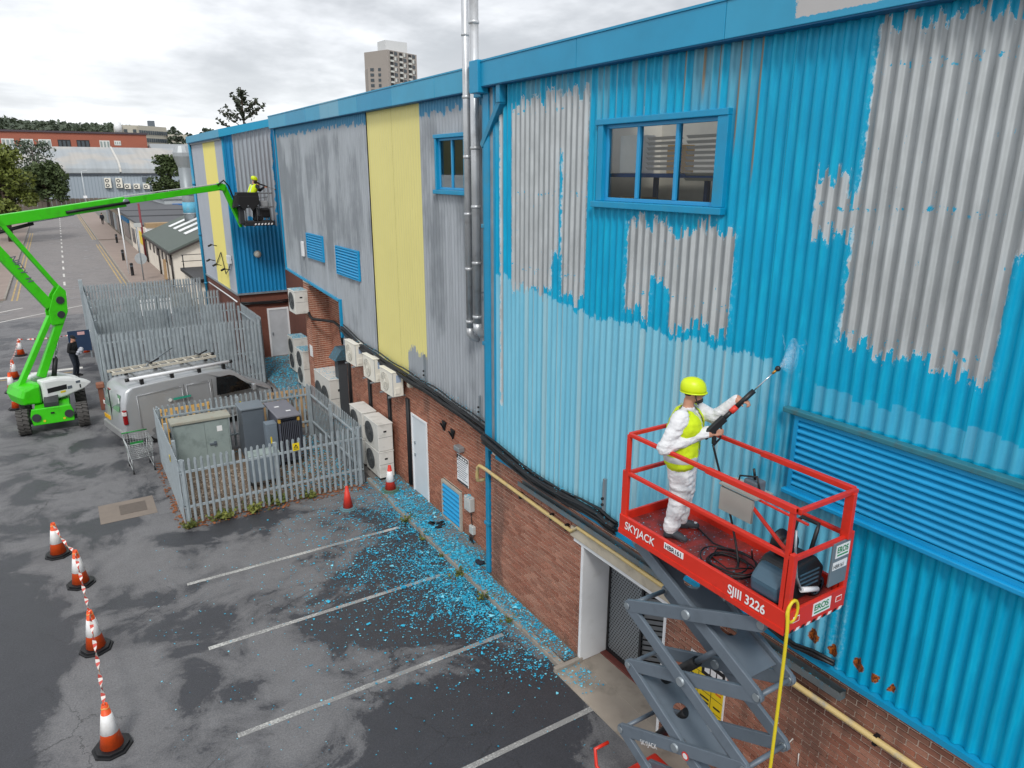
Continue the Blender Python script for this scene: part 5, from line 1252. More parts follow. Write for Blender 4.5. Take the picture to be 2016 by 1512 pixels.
# scissor stack
ZL = [4.12, 3.28, 2.43, 1.50, .66]; YL, YR = 5.5, 3.66
def arm(X, a, c, th=.048, h=.15):
    (ya, za), (yb, zb) = a, c; p, q = V3((X, ya, za)), V3((X, yb, zb)); d = (q-p).normalized(); n = V3((0, -d.z, d.y))
    e = .05; poly = [p-d*.06+n*.02, p+d*.02+n*h/2, q-d*.02+n*h/2, q+d*.06+n*.02, q+d*.06-n*.02, q-d*.02-n*h/2, p+d*.02-n*h/2, p-d*.06-n*.02]
    o = MB().prism([v-V3((th/2, 0, 0)) for v in poly], (th, 0, 0)).build('scissor_arm', M_SGRY, SL, .008)
    for e_ in (p, q): MB().cyl(e_-V3((th/2+.012, 0, 0)), e_+V3((th/2+.012, 0, 0)), .042, n=12).build('pivot', M_STEEL, o)
    return o
for k in range(4):
    oddX, evX = (LX0+.065, LX0+.125), (LX0+.065, LX0+.125)
    # arms whose joint at the far end has odd index lie outside, the others inside
    A = ((YL, ZL[k+1]), (YR, ZL[k])); B = ((YL, ZL[k]), (YR, ZL[k+1]))
    outA = (k % 2 == 0)
    for X1, X2 in ((LX0+.06, LX0+.122), (LX1-.2, LX1-.262)):
        j = .004*(k % 2); arm((X1 if outA else X2)+j, *A); arm((X2 if outA else X1)+j, *B)
        MB().cyl((min(X1, X2)-.05, (YL+YR)/2, (ZL[k]+ZL[k+1])/2), (max(X1, X2)+.05, (YL+YR)/2, (ZL[k]+ZL[k+1])/2), .05, n=14).build('centre_pin', M_STEEL, SL)
for k in range(5):
    for Y in (YL, YR): MB().cyl((LX0+.1, Y, ZL[k]), (LX1-.2, Y, ZL[k]), .028, n=10).build('cross_tube', M_SGRY, SL)
def plate(k, up_):                                   # pressed plate with two holes between the inner arms
    B = (V3((0, YL, ZL[k])), V3((0, YR, ZL[k+1]))) if up_ else (V3((0, YL, ZL[k+1])), V3((0, YR, ZL[k])))
    d = (B[1]-B[0]); X0, X1 = LX0+.17, LX1-.3
    bm = bmesh.new(); N = 24; c1, c2 = .36, .66
    # two squares with a round hole, then end strips
    def P(u, v): q = B[0]+d*u; return (X0+(X1-X0)*v, q.y, q.z+.03)
    L = d.length; Wd = X1-X0
    for c in (c1, c2):
        hu = .15; ring_o, ring_i = [], []
        for i in range(N):
            a = 2*pi*i/N; ca, sa = cos(a), sin(a); m = max(abs(ca), abs(sa))
            ring_o.append(bm.verts.new(P(c+hu*ca/m, .5+.5*sa/m))); ring_i.append(bm.verts.new(P(c+.085/L*ca*1.15, .5+.085/Wd*sa*1.15)))
        for i in range(N): bm.faces.new((ring_o[i], ring_o[(i+1) % N], ring_i[(i+1) % N], ring_i[i]))
    for u0, u1 in ((.1, .21), (.81, .92)): bm.faces.new([bm.verts.new(P(u, v)) for u, v in ((u0, 0), (u1, 0), (u1, 1), (u0, 1))])
    me = bpy.data.meshes.new('brace_plate'); bm.to_mesh(me); bm.free(); me.materials.append(M_SGRY)
    for v in me.vertices: v.co -= V3(ORG[SL.name])
    o = bpy.data.objects.new('brace_plate', me); COL.objects.link(o); o.parent = SL
    s = o.modifiers.new('solid', 'SOLIDIFY'); s.thickness = .012
plate(0, True); plate(2, True)
cy = MB().cyl((5.43, 5.2, 2.28), (5.43, 4.72, 2.86), .062, n=16).build('cylinder_barrel', M_BLACK, SL)
MB().cyl((5.43, 4.72, 2.86), (5.43, 4.45, 3.18), .036, n=14).build('cylinder_rod', M_SGRY, SL)
MB().cyl((5.43, 5.3, 1.3), (5.43, 4.8, 2.1), .058, n=16).build('cylinder_barrel', M_BLACK, SL)
text(SL, 'SKYJACK', (LX0+.055-.022, 5.12, ZL[3]+.085), V3((0, -(YL-YR), ZL[2]-ZL[3])), V3((0, ZL[2]-ZL[3], YL-YR)), .085, M_SIGNW, wide=.9, shear=.12)
for k, c in enumerate(('#c9302b', '#d9d9d9')):
    MB().cyl((LX0+.031-.002*k, 4.42, ZL[3]+.48), (LX0+.026-.002*k, 4.42, ZL[3]+.48), (.05, .034)[k], n=20).build('sticker', pm('sticker '+c, c, .5), SL)
# chassis
MB().box(LX0+.02, LX1-.02, 3.4, 5.66, .2, .62).build('chassis', M_SRED, SL, .03)
for X in (LX0+.08, LX1-.08):
    for Y in (3.75, 5.3): MB().cyl((X-.07, Y, .2), (X+.07, Y, .2), .2, n=22).build('wheel', M_BLACK, SL, .02)
MB().tube([(LX0-.02, 5.66, .62), (LX0-.02, 5.86, .66), (LX0-.02, 5.9, .9), (LX0+.2, 5.9, .9)], .025, 8).build('ladder_hoop', M_SRED, SL)
# hanging yellow hose
M_HOSE = pm('yellow hose', '#d8c326', .45, var=.1)
hs = MB(); lp = [(LX0+.06+.07*cos(a), LY0-.01, ZD+.1+.11*sin(a)) for a in [pi*.9+i*2*pi/14 for i in range(15)]]
hs.tube(lp+crv([(LX0-.01, LY0-.03, ZD-.05), (LX0-.0, LY0-.03, ZD-.6), (LX0+.02, LY0-.02, ZD-2.), (LX0+.06, LY0+.02, ZD-3.4), (LX0+.1, LY0, .05)]), .016, 8)
tag(hs.build('hose', M_HOSE), 'yellow hose looped over the lift corner and hanging to the ground', 'hose')
# ============================================================ pressure washer on the lift deck
M_PWB = pm('washer black', '#1c1e21', .45, var=.15); M_PWG = pm('washer blue grey', '#3f5a6b', .4, var=.1)
PW = thing('pressure_washer', 'black and blue-grey pressure washer standing in the lift corner', 'pressure washer', (5.36, 3.68, ZD), radians(90), local=True)
PO = V3((5.30, 3.78, ZD))
class PB(MB):                                        # shapes given at the deck, stored about the washer's own origin
    def build(s, *a, **k):
        s.v = [tuple(V3(p)-PO) for p in s.v]; return MB.build(s, *a, **k)
b = PB(); b.prism([(5.12, 3.5, ZD+.05), (5.12, 4.02, ZD+.05), (5.12, 4.05, ZD+.25), (5.12, 3.92, ZD+.40), (5.12, 3.6, ZD+.44), (5.12, 3.47, ZD+.3)], (.36, 0, 0)); b.build('body', M_PWB, PW, .03)
b = PB(); b.prism([(5.14, 3.9, ZD+.06), (5.14, 4.1, ZD+.08), (5.14, 4.12, ZD+.24), (5.14, 4.0, ZD+.36), (5.14, 3.9, ZD+.36)], (.32, 0, 0)); b.build('front_shell', M_PWG, PW, .04)
for k in range(4): PB().box(5.115, 5.12, 3.56, 3.84, ZD+.17+.045*k, ZD+.185+.045*k).build('vent_rib', M_PWG, PW)
for X in (5.16, 5.44):
    wv = PB().cyl((X-.03, 3.54, ZD+.105), (X+.03, 3.54, ZD+.105), .105, n=24).build('wheel', M_PWB, PW, .01)
    PB().lathe([(.096, -.034), (.1, -.036), (.072, -.036), (.07, -.034)], (X, 3.54, ZD+.105), 24, Matrix.Rotation(pi/2, 3, 'Y')).build('rim', M_PWG, wv)
    for a in range(5): PB().bar((X-.034, 3.54, ZD+.105), (X-.034, 3.54+.07*cos(a*1.257), ZD+.105+.07*sin(a*1.257)), .006, .018, (1, 0, 0)).build('spoke', M_PWB, wv)
PB().cyl((5.115, 3.98, ZD+.22), (5.105, 3.98, ZD+.22), .04, n=16).build('dial', M_RED, PW)
PB().tube([(5.2, 3.62, ZD+.42), (5.2, 3.55, ZD+.66), (5.22, 3.5, ZD+.7), (5.4, 3.5, ZD+.7), (5.42, 3.55, ZD+.66), (5.42, 3.62, ZD+.42)], .02, 8).build('handle', M_PWB, PW)
b = PB(); b.lathe([(.03, 0), (.12, .01), (.12, .03), (.07, .04), (.07, .12), (.12, .13), (.12, .15), (.03, .16)], (5.27, 3.8, ZD+.53), 16, Matrix.Rotation(pi/2, 3, 'Y')); b.build('hose_reel', M_PWB, PW)
PB().tube([(5.11, 3.72, ZD+.16), (5.08, 3.86, ZD+.2), (5.08, 3.95, ZD+.36), (5.12, 3.96, ZD+.62), (5.14, 3.95, ZD+.8)], .012, 6).build('inlet_pipe', M_STEEL, PW)
b = PB(); b.cyl((5.075, 3.62, ZD+.13), (5.075, 3.86, ZD+.2), .026, n=10); b.build('hose_connector', pm('pale plastic', '#e2e3e6', .5), PW)
# coiled black hose and cable on the deck
b = MB(); pts = []
for i in range(70):
    a = i*.36; r = .16+.05*sin(a*.37)+.0012*i; pts.append((5.3+r*.95*cos(a)+.02*sin(i), 4.3+r*1.2*sin(a), ZD+.014+.0009*i))
pts += [(5.5, 4.7, ZD+.02), (5.6, 5.0, ZD+.02), (5.66, 5.3, ZD+.02)]
b.tube(pts, .009, 6); b.tube([(5.3, 4.05, ZD+.3), (5.45, 4.15, ZD+.12), (5.6, 4.4, ZD+.02), (5.45, 4.6, ZD+.02), (5.25, 4.5, ZD+.03), (5.2, 4.25, ZD+.04), (5.4, 4.1, ZD+.05)], .009, 6)
tag(b.build('coiled_hose', M_BLACK), 'tangle of thin black hose lying on the red lift deck', 'hose')

# ============================================================ green boom lift
M_NG = pm('boom green', '#3cc40f', .38, var=.1, vs=3, dirt='#3a8f1c', dirt_amt=.5); M_NW = pm('boom cover white', '#d9dcdb', .38, var=.06, vs=3); M_NGD = pm('boom dark steel', '#3a3d40', .5, .3)
BL = thing('boom_lift', 'bright green articulated boom lift reaching over the storage yard', 'boom lift', (-1.05, 27.8, 0))
TH = radians(22); hd = V3((cos(TH), sin(TH), 0)); sd = V3((-sin(TH), cos(TH), 0)); T0 = V3((-1.1, 28.2, 0))
def bp(x, y):                                       # pixel -> point in the vertical plane in which the boom folds
    d = ray(x, y); k = T0.dot(sd)/(d.x*sd.x+d.y*sd.y); return V3((0, 0, CAMZ))+d*k
def beam(nm, p, q, wd, ht, mat=None, off=0.): return MB().bar(p+sd*off, q+sd*off, wd, ht).build(nm, mat or M_NG, BL, .015)
def tyre(c, ax, r, wd):
    c = V3(c); o = MB().cyl(c-V3((wd/2, 0, 0)), c+V3((wd/2, 0, 0)), r*.93, n=28).build('wheel', pm('tyre grey', '#4a4846', .85, var=.3, vs=6), BL, .04)
    tr = MB()
    for i in range(18):
        a = 2*pi*i/18
        for s in (-1, 1):
            e = c+V3((0, cos(a+.08*s)*r*.97, sin(a+.08*s)*r*.97)); f = c+V3((s*wd*.5, cos(a+.26*s)*r*.95, sin(a+.26*s)*r*.95))
            tr.bar(e, f, .06, .05, e-c)
    tr.build('tread', pm('tyre grey', '#4a4846', .85), o)
    MB().cyl(c-V3((wd/2+.012, 0, 0)), c+V3((wd/2+.012, 0, 0)), r*.5, n=18).build('rim', M_NGD, o)
for x in (-1.88, -.22):
    for y in (26.76, 28.9): tyre((x, y, .4), 0, .4, .32)
ch = MB(); ch.prism([(-1.62, 26.5, .3), (-.48, 26.5, .3), (-.46, 26.5, .62), (-.52, 26.5, .84), (-1.6, 26.5, .84), (-1.66, 26.5, .62)], (0, .09, 0)); ch.build('front_plate', M_NG, BL, .02)
MB().box(-1.55, -.55, 26.59, 29.2, .34, .72).build('chassis', M_NG, BL, .03); MB().box(-1.25, -.85, 26.7, 29, .72, .95).build('slew_base', M_NGD, BL)
for x in (-1.5, -.6):
    MB().cyl((x, 26.49, .56), (x, 26.46, .56), .13, n=16).build('steer_recess', M_NGD, BL)
for x in (-1.3, -.75): MB().cyl((x, 26.49, .42), (x, 26.485, .42), .04, n=10).build('reflector', pm('amber', '#c9c02a', .4), BL)
MB().cbox((-1.05, 26.48, .66), .1, .02, .05).build('tow_slot', M_BLACK, BL)
for x in (-1.72, -.38): MB().box(x-.12, x+.12, 26.7, 26.86, .3, .44).build('axle', M_NGD, BL)
# turret cover: green counterweight end, white cover with pointed nose
Ru = Matrix(((hd.x, sd.x, 0), (hd.y, sd.y, 0), (0, 0, 1)))
def turret(nm, prof, y0, y1, mat, cyo=0.):
    b = MB(); n = len(prof); vs = []
    fr = (0., .06, .2, .8, .94, 1.); ins = (.12, .04, 0., 0., .04, .12)
    for f, i_ in zip(fr, ins):
        for (u, z) in prof:
            cu = (max(p[0] for p in prof)+min(p[0] for p in prof))/2; cz = .95
            L = hypot(u-cu, z-cz); k = 1-i_/max(L, .3)
            vs.append(T0+Ru @ V3((cu+(u-cu)*k, y0+(y1-y0)*f, 0))+V3((0, 0, cz+(z-cz)*k)))
    fs = [(i*n+j, i*n+(j+1) % n, (i+1)*n+(j+1) % n, (i+1)*n+j) for i in range(5) for j in range(n)]
    fs += [tuple(reversed(range(n))), tuple(5*n+j for j in range(n))]
    b.add(vs, fs, 0, False); o = b.build(nm, mat, BL, .03, 3)
    return o
turret('counterweight', [(-1.02, .78), (-.42, .72), (-.42, 1.42), (-.6, 1.44), (-.98, 1.34), (-1.1, 1.08)], -.62, .62, M_NG)
tc_ = turret('turret_cover', [(-.41, .76), (.3, .82), (.95, .98), (1.15, 1.12), (1.02, 1.22), (.55, 1.42), (.05, 1.52), (-.41, 1.50)], -.66, -.22, M_NW)
turret('turret_cover', [(-.41, .76), (.3, .82), (.95, .98), (1.15, 1.12), (1.02, 1.22), (.55, 1.42), (.05, 1.52), (-.41, 1.50)], .22, .66, M_NW)
turret('turret_frame', [(-1.0, .8), (.5, .8), (.7, 1.1), (.3, 1.36), (-.9, 1.3)], -.2, .2, M_NG)
def on_turret(u, v, z): return T0+Ru @ V3((u, v, 0))+V3((0, 0, z))
def tdec(nm, u0, u1, z0, z1, mat, par): MB().prism([on_turret(u0, -.664, z0), on_turret(u1, -.664, z0+.03*(u1-u0)), on_turret(u1, -.664, z1+.03*(u1-u0)), on_turret(u0, -.664, z1)], Ru @ V3((0, -.004, 0))).build(nm, mat, par)
tdec('vent_panel', -.28, .32, 1.06, 1.22, M_INK, tc_); tdec('label', .34, .48, 1.06, 1.16, M_DKG, tc_); tdec('label', .1, .26, .98, 1.04, M_SIGNY, tc_); tdec('grille', .62, .76, 1.2, 1.28, M_DKG, tc_); tdec('handle', .72, .76, 1.02, 1.14, M_INK, tc_)
# lower parallelogram, knuckle, upper parallelogram, main boom
k0 = bp(98, 622); k1 = bp(124, 610); kt = bp(116, 566)
beam('riser_arm', bp(38, 762), k0, .2, .16, off=-.02); beam('riser_arm', bp(80, 742), k1, .2, .24, off=-.02)
for off in (-.14, .14):
    b = MB(); pl = [bp(98, 640), bp(122, 636), bp(130, 612), bp(126, 572), bp(112, 560), bp(100, 580), bp(92, 612)]; b.prism([p+sd*(off-.02) for p in pl], sd*.04); o = b.build('knuckle_plate', M_NG, BL, .02)
for c, r in ((bp(114, 590), .13), (bp(116, 618), .12)):
    b = MB(); b.cyl(c-sd*.19, c+sd*.19, r, n=16); b.build('knuckle_slot', M_NGD, BL)
e0, e1 = bp(-62, 400), bp(-62, 352)
beam('upper_arm', bp(97, 602), bp(-70, 428), .2, .3, off=-.05); beam('upper_arm', bp(114, 568), bp(-70, 362), .16, .13, off=-.05)
el = bp(-70, 440)
for off in (-.16, .16): MB().prism([p+sd*(off-.02) for p in (bp(-50, 400), bp(-95, 330), bp(-120, 400), bp(-80, 470))], sd*.04).build('elbow_plate', M_NG, BL, .02)
mA, mB, mC, mD = bp(-85, 447), bp(140, 411), bp(244, 397), bp(436, 368)
beam('main_boom', mA, mC, .26, .34); beam('inner_boom', bp(200, 402), mD, .2, .22, pm('boom green', '#35c20e', .35))
MB().bar(bp(244, 386)+V3((0, 0, .0)), bp(436, 361), .19, .02).build('boom_top_cover', pm('grey strip', '#a6aaa6', .5), BL)
MB().cyl(mC-sd*.2, mC+sd*.2, .1, n=14).build('boom_roller', M_STEEL, BL)
MB().tube([bp(126, 418)-sd*.16, bp(160, 412)-sd*.18, bp(250, 398)-sd*.18], .05, 7).build('hose_carrier', M_BLACK, BL)
MB().tube([bp(-20, 462), bp(65, 440)], .055, 10).build('lift_cylinder', M_BLACK, BL); MB().tube([bp(55, 437), bp(145, 422)], .045, 10).build('cylinder_rod', M_CHROME, BL)
MB().tube([bp(106, 747), bp(109, 705)], .08, 10).build('riser_cylinder', M_BLACK, BL); MB().tube([bp(109, 710), bp(114, 668)], .035, 8).build('cylinder_rod', M_CHROME, BL)
dn = (bp(0, 470)-bp(97, 602)).normalized()
text(BL, 'NIFTY  H', bp(14, 505)-sd*.155, -dn, hd*dn.z+V3((0, 0, -dn.dot(hd))), .24, M_DKG, lift=.008, bold=.004, shear=.3)
# jib and basket
jb = mD+hd*.1; je = bp(474, 440)
beam('jib', bp(428, 366), bp(441, 370), .24, .26); beam('jib', bp(440, 368), je, .16, .17); beam('jib', bp(446, 376)+V3((0, 0, -.12)), je+V3((0, 0, -.14)), .12, .1)
MB().tube([bp(424, 364)-sd*.14, bp(436, 355)-sd*.14, bp(446, 366)-sd*.14, bp(470, 425)-sd*.12], .03, 7).build('hose_loop', M_BLACK, BL)
BX0, BX1, BY0, BY1, BZ = 6.45, 7.62, 30.7, 31.45, 6.22
MB().box(BX0, BX1, BY0, BY1, BZ-.18, BZ).build('basket_floor', pm('basket black', '#222326', .6), BL, .02)
for k in range(6): x = BX0+.35+k*.13; MB().prism([(x, BY0-.004, BZ-.15), (x+.06, BY0-.004, BZ-.15), (x+.09, BY0-.004, BZ-.08), (x+.03, BY0-.004, BZ-.08)], (0, -.003, 0)).build('hazard_stripe', M_SIGNW, BL)
M_BR = pm('basket rail grey', '#84888b', .45, .4)
for z in (.55, 1.1):
    b = MB(); b.tube([(BX0+.05, BY0, BZ+z), (BX1-.1, BY0, BZ+z), (BX1, BY0+.1, BZ+z), (BX1, BY1, BZ+z), (BX0, BY1, BZ+z), (BX0, BY0+.05, BZ+z)], .022, 7); b.build('basket_rail', M_BR, BL)
for x, y in ((BX0+.05, BY0), (BX0+.5, BY0), (BX1-.15, BY0), (BX1, BY1), (BX0, BY1), (BX0+.6, BY1)): MB().cyl((x, y, BZ), (x, y, BZ+1.1), .02, n=8).build('basket_post', M_BR, BL)
MB().box(BX0-.18, BX0+.02, BY0+.1, BY1-.1, BZ-.1, BZ+.6).build('basket_mount', M_NGD, BL, .03)
t = thing('tarpaulin', 'black sheet draped over the boom lift basket controls', 'tarpaulin', (6.65, 30.9, 7.))
b = MB(); b.box(6.25, 7.05, 30.62, 31.2, BZ+.66, BZ+1.14); b.prism([(6.25, 30.60, BZ+.7), (6.45, 30.60, BZ+.42), (6.6, 30.6, BZ+.66), (6.75, 30.6, BZ+.4), (6.95, 30.6, BZ+.62), (7.05, 30.6, BZ+.7), (7.05, 30.6, BZ+1.0), (6.25, 30.6, BZ+1.0)], (0, -.03, 0)); b.prism([(6.05, 30.7, BZ+.55), (6.25, 30.62, BZ+.6), (6.25, 30.62, BZ+1.1), (6.15, 30.7, BZ+1.0)], (0, .3, 0)); b.build('sheet', pm('black sheet', '#131416', .75), t, .05, 3)
t = thing('petrol_washer', 'petrol pressure washer with tube frame inside the boom lift basket', 'pressure washer', (7.25, 31.1, BZ))
MB().box(7.1, 7.5, 30.85, 31.25, BZ+.12, BZ+.5).build('engine', M_BLACK, t, .05); MB().tube([(7.08, 30.85, BZ+.05), (7.08, 30.85, BZ+.9), (7.45, 30.85, BZ+.95), (7.5, 30.85, BZ+.9), (7.5, 30.85, BZ+.05)], .018, 7).build('frame', M_BR, t); MB().tube([(7.08, 31.25, BZ+.05), (7.08, 31.25, BZ+.9), (7.5, 31.25, BZ+.9), (7.5, 31.25, BZ+.05)], .018, 7).build('frame', M_BR, t); MB().box(7.14, 7.46, 30.88, 31.2, BZ+.55, BZ+.8).build('tank', pm('tank grey', '#9a9da0', .4), t, .04)
for y in (30.85, 31.25): MB().cyl((7.1, y-.03, BZ+.1), (7.1, y+.03, BZ+.1), .1, n=14).build('wheel', M_BLACK, t)
# ============================================================ people
def capsule(b, p, q, r1, r2, n=12):
    p, q = V3(p), V3(q); b.ball(p, r1, nu=n, nv=8); b.ball(q, r2, nu=n, nv=8)
    if (q-p).length > 1e-4: b.cyl(p, q, r1, r2, n=n)
def remesh(b, voxel, smooth=4, name='body', crease=0.):
    me = b.mesh('tmp', [MATS['white paint']]); o = bpy.data.objects.new('tmp', me); COL.objects.link(o)
    r = o.modifiers.new('r', 'REMESH'); r.mode = 'VOXEL'; r.voxel_size = voxel
    s = o.modifiers.new('s', 'SMOOTH'); s.factor = .5; s.iterations = smooth
    bpy.context.view_layer.update()
    m2 = bpy.data.meshes.new_from_object(o.evaluated_get(bpy.context.evaluated_depsgraph_get())); bpy.data.objects.remove(o)
    m2.name = name
    if crease:
        nr = [v.normal.copy() for v in m2.vertices]; cs = []
        for v, nn in zip(m2.vertices, nr):
            q = v.co; a = mnoise.noise(V3((q.x*7, q.y*7, q.z*19)))+.6*mnoise.noise(V3((q.x*16+3, q.y*16, q.z*30)))+.8*mnoise.noise(V3((q.x*4+q.z*9, q.y*4-q.z*6, q.z*4+9)))
            cs.extend(q+nn*(a*crease*(1 if q.z < 1.46 else 0)))
        m2.vertices.foreach_set('co', cs); m2.update()
    return m2
def link_part(me, name, mats, fn, parent, smooth=True):
    me.materials.clear()
    for m in mats: me.materials.append(m)
    idx = [fn(V3(p.center)) for p in me.polygons]
    kill = [i for i, v in enumerate(idx) if v < 0]
    me.polygons.foreach_set('material_index', [max(v, 0) for v in idx]); me.polygons.foreach_set('use_smooth', [smooth]*len(idx))
    if kill:
        bm = bmesh.new(); bm.from_mesh(me); bm.faces.ensure_lookup_table(); bmesh.ops.delete(bm, geom=[bm.faces[i] for i in kill], context='FACES'); bm.to_mesh(me); bm.free()
    o = bpy.data.objects.new(name, me); COL.objects.link(o); o.parent = parent; return o
M_SKIN = pm('skin', '#b98770', .55, var=.06); M_HAIR = pm('dark hair', '#2d2420', .8)
def fabric(name, hexc, k=.5):
    m, T, bs = new_mat(name); P = T.pos(); n = T.noise(P, 11., 4., .65); T.set(bs.inputs['Base Color'], T.val(lin(hexc), T.math('MULTIPLY_ADD', T.noise(P, 4., 3.), .2, .9))); bs.inputs['Roughness'].default_value = .85
    add_bump(T, bs, n, k, .03); return m
M_SUIT = fabric('white coverall', '#dcdde0', .8); M_HIVIS = fabric('hi-vis yellow', '#c9e019', .4); M_REFL = pm('reflective tape', '#c9ccd0', .4, .2); M_NAVY = fabric('dark navy cloth', '#1b1f2a', .5); M_BLKC = fabric('black cloth', '#131417', .5)
M_HELM = pm('helmet yellow', '#cfe412', .35, var=.04); M_SHOE = pm('shoe grey', '#3d4147', .7); M_SOLE = pm('shoe sole', '#b9bcc0', .6)

def person(lab, loc, rz, J, cols, vest=True, helmet=True, voxel=.011, hair=None, beard=False, cap=None, hands=True):
    """J: joints in metres, figure faces +x, origin between the feet"""
    t = thing('person', lab, 'person', loc, rz, local=True); b = MB(); c = capsule
    hip, chest, neck, head = V3(J['hip']), V3(J['chest']), V3(J['neck']), V3(J['head'])
    fwd = (V3(J.get('look', (1, 0, 0)))).normalized(); lft = V3((0, 0, 1)).cross(fwd).normalized()
    sL, sR = V3(J['sL']), V3(J['sR'])
    # trunk
    B = J.get('bulk', 1.)
    for s in (-1, 1): c(b, hip+V3((0, s*.085*B, 0)), hip+V3((0, s*.07*B, .18)), .125*B, .122*B); c(b, hip+V3((0, s*.07*B, .18)), chest+V3((0, s*.085*B, 0)), .122*B, .128*B)
    c(b, chest, neck-V3((0, 0, .05)), .12*B, .075); c(b, sL, sR, .07, .07); c(b, chest+V3((0, .09, .02)), sL, .11, .07); c(b, chest+V3((0, -.09, .02)), sR, .11, .07)
    c(b, neck-V3((0, 0, .06)), neck+V3((0, 0, .05)), .062, .056)
    # legs
    for s, K in ((1, 'L'), (-1, 'R')):
        h0 = hip+V3((0, s*.095, -.03)); kn, an, to = V3(J['kn'+K]), V3(J['an'+K]), V3(J['to'+K])
        c(b, h0, kn, .105*J.get('baggy', 1), .075*J.get('baggy', 1)); c(b, kn, an, .07*J.get('baggy', 1), .055*J.get('baggy', 1)); c(b, an, an-V3((0, 0, .03)), .055*J.get('baggy', 1), .05*J.get('baggy', 1))
        c(b, V3((an.x, an.y, .04)), to, .04, .036)
    # arms and hands
    wr = {}
    for K, s0 in (('L', sL), ('R', sR)):
        e, w_ = V3(J['el'+K]), V3(J['wr'+K]); c(b, s0, e, .072*B, .058*B); c(b, e, w_, .058*B, .046*B)
        d = V3(J.get('hd'+K, w_-e)).normalized(); pn = V3(J.get('pn'+K, (0, 0, -1))).normalized(); sdv = d.cross(pn).normalized(); pm_ = w_+d*.085
        for q in (-1, 0, 1): c(b, w_+sdv*.012*q, pm_+sdv*.026*q, .022, .019, 8)
        if hands:
            for i, L in enumerate((.036, .042, .039, .03)):
                r0 = pm_+sdv*(-.033+.022*i); r1 = r0+d*L+pn*.012; r2 = r1+(d*.3+pn).normalized()*L*.85; r3 = r2+(pn*.5-d*.8).normalized()*L*.6
                for a_, e_ in ((r0, r1), (r1, r2), (r2, r3)): c(b, a_, e_, .0105, .0095, 6)
            th0 = w_+d*.03+sdv*-.026; th1 = th0+(d*.7-sdv*.5+pn*.4).normalized()*.045; th2 = th1+(d*.6+pn*.8).normalized()*.035
            c(b, th0, th1, .013, .012, 6); c(b, th1, th2, .012, .01, 6)
        wr[K] = w_
    # head with face
    Rh = Matrix((fwd, lft, V3((0, 0, 1)))).transposed()
    H = lambda x, y, z: head+Rh @ V3((x, y, z))
    b.ball(head, .098, .078, .118, 16, 12, R=Rh); b.ball(H(.03, 0, -.055), .068, .06, .065, 14, 9, R=Rh)
    c(b, H(.094, 0, .005), H(.112, 0, -.028), .011, .015, 8); c(b, H(.085, .02, -.07), H(.085, -.02, -.07), .013, .013, 8); b.ball(H(.072, 0, -.1), .026)
    for s in (-1, 1): b.ball(H(-.005, s*.08, -.012), .022, .012, .034, 10, 8, R=Rh); c(b, H(.083, s*.045, .03), H(.092, s*.012, .028), .012, .01, 8)
    me = remesh(b, voxel, crease=J.get('crease', 0.))
    top, bot = cols['top'], cols['bottom']
    def fn(p):
        if (p-head).length < .16 and p.z > neck.z+.02: return 2
        if p.z > neck.z-.01 and (p-neck).length < .1: return 2
        for K in wr:
            d = V3(J.get('hd'+K, wr[K]-V3(J['el'+K]))).normalized()
            h_ = (p-wr[K]).dot(d)
            if h_ > .012 and (p-wr[K]).length < .2 and (p-wr[K]-d*h_).length < .075 and (p-V3(J['el'+K])).length > .14: return 3 if cols.get('glove') else 2
        if p.z < .075: return 4
        return 0 if p.z > hip.z+.06 else 1
    body = link_part(me, 'body', [top, bot, M_SKIN, cols.get('glove') or M_SKIN, cols.get('shoe', M_SHOE)], fn, t)
    # shoes
    for K in 'LR':
        an, to = V3(J['an'+K]), V3(J['to'+K]); d = (to-V3((an.x, an.y, to.z))).normalized(); s2 = d.cross(V3((0, 0, 1)))
        b = MB(); hl = V3((an.x, an.y, .05))-d*.03; capsule(b, hl+V3((0, 0, .02)), hl+d*.14+V3((0, 0, .008)), .05, .044); capsule(b, hl+d*.14, to+d*.01-V3((0, 0, .0)), .045, .038)
        sh = remesh(b, .014, 3, 'shoe'); link_part(sh, 'shoe', [cols.get('shoe', M_SHOE), M_SOLE if cols.get('sole') else cols.get('shoe', M_SHOE)], lambda p: 1 if p.z < .022 else 0, t)
    if vest:
        b = MB(); g = .022
        for s in (-1, 1): capsule(b, hip+V3((0, s*.085*B, .0)), hip+V3((0, s*.07*B, .18)), .125*B+g, .122*B+g); capsule(b, hip+V3((0, s*.07*B, .18)), chest+V3((0, s*.085*B, 0)), .122*B+g, .128*B+g)
        capsule(b, chest, neck-V3((0, 0, .06)), .122*B+g, .08+g*.6); capsule(b, chest+V3((0, .09, .02)), sL+V3((0, -.03, 0)), .115+g, .073+g); capsule(b, chest+V3((0, -.09, .02)), sR+V3((0, .03, 0)), .115+g, .073+g)
        vm = remesh(b, .013, 3, 'vest', J.get('crease', 0.)*.6); z0, z1 = hip.z-.12, neck.z
        ax = (neck-hip)
        def fv(p):
            if p.z < z0 or p.z > neck.z-.015: return -1
            if (p-neck).length < .105: return -1
            rel = p-hip; yy = rel.y-J.get('lean_y', 0)*rel.z
            if p.x > (hip+ax*(rel.z/ax.z)).x+.02 and abs(yy) < max(0, (rel.z-.32))*.32: return -1
            if -.02 < rel.z < .04: return 1
            if rel.z > .1 and .085 < abs(yy) < .128: return 1
            return 0
        vo = link_part(vm, 'hi_vis_vest', [M_HIVIS, M_REFL], fv, t)
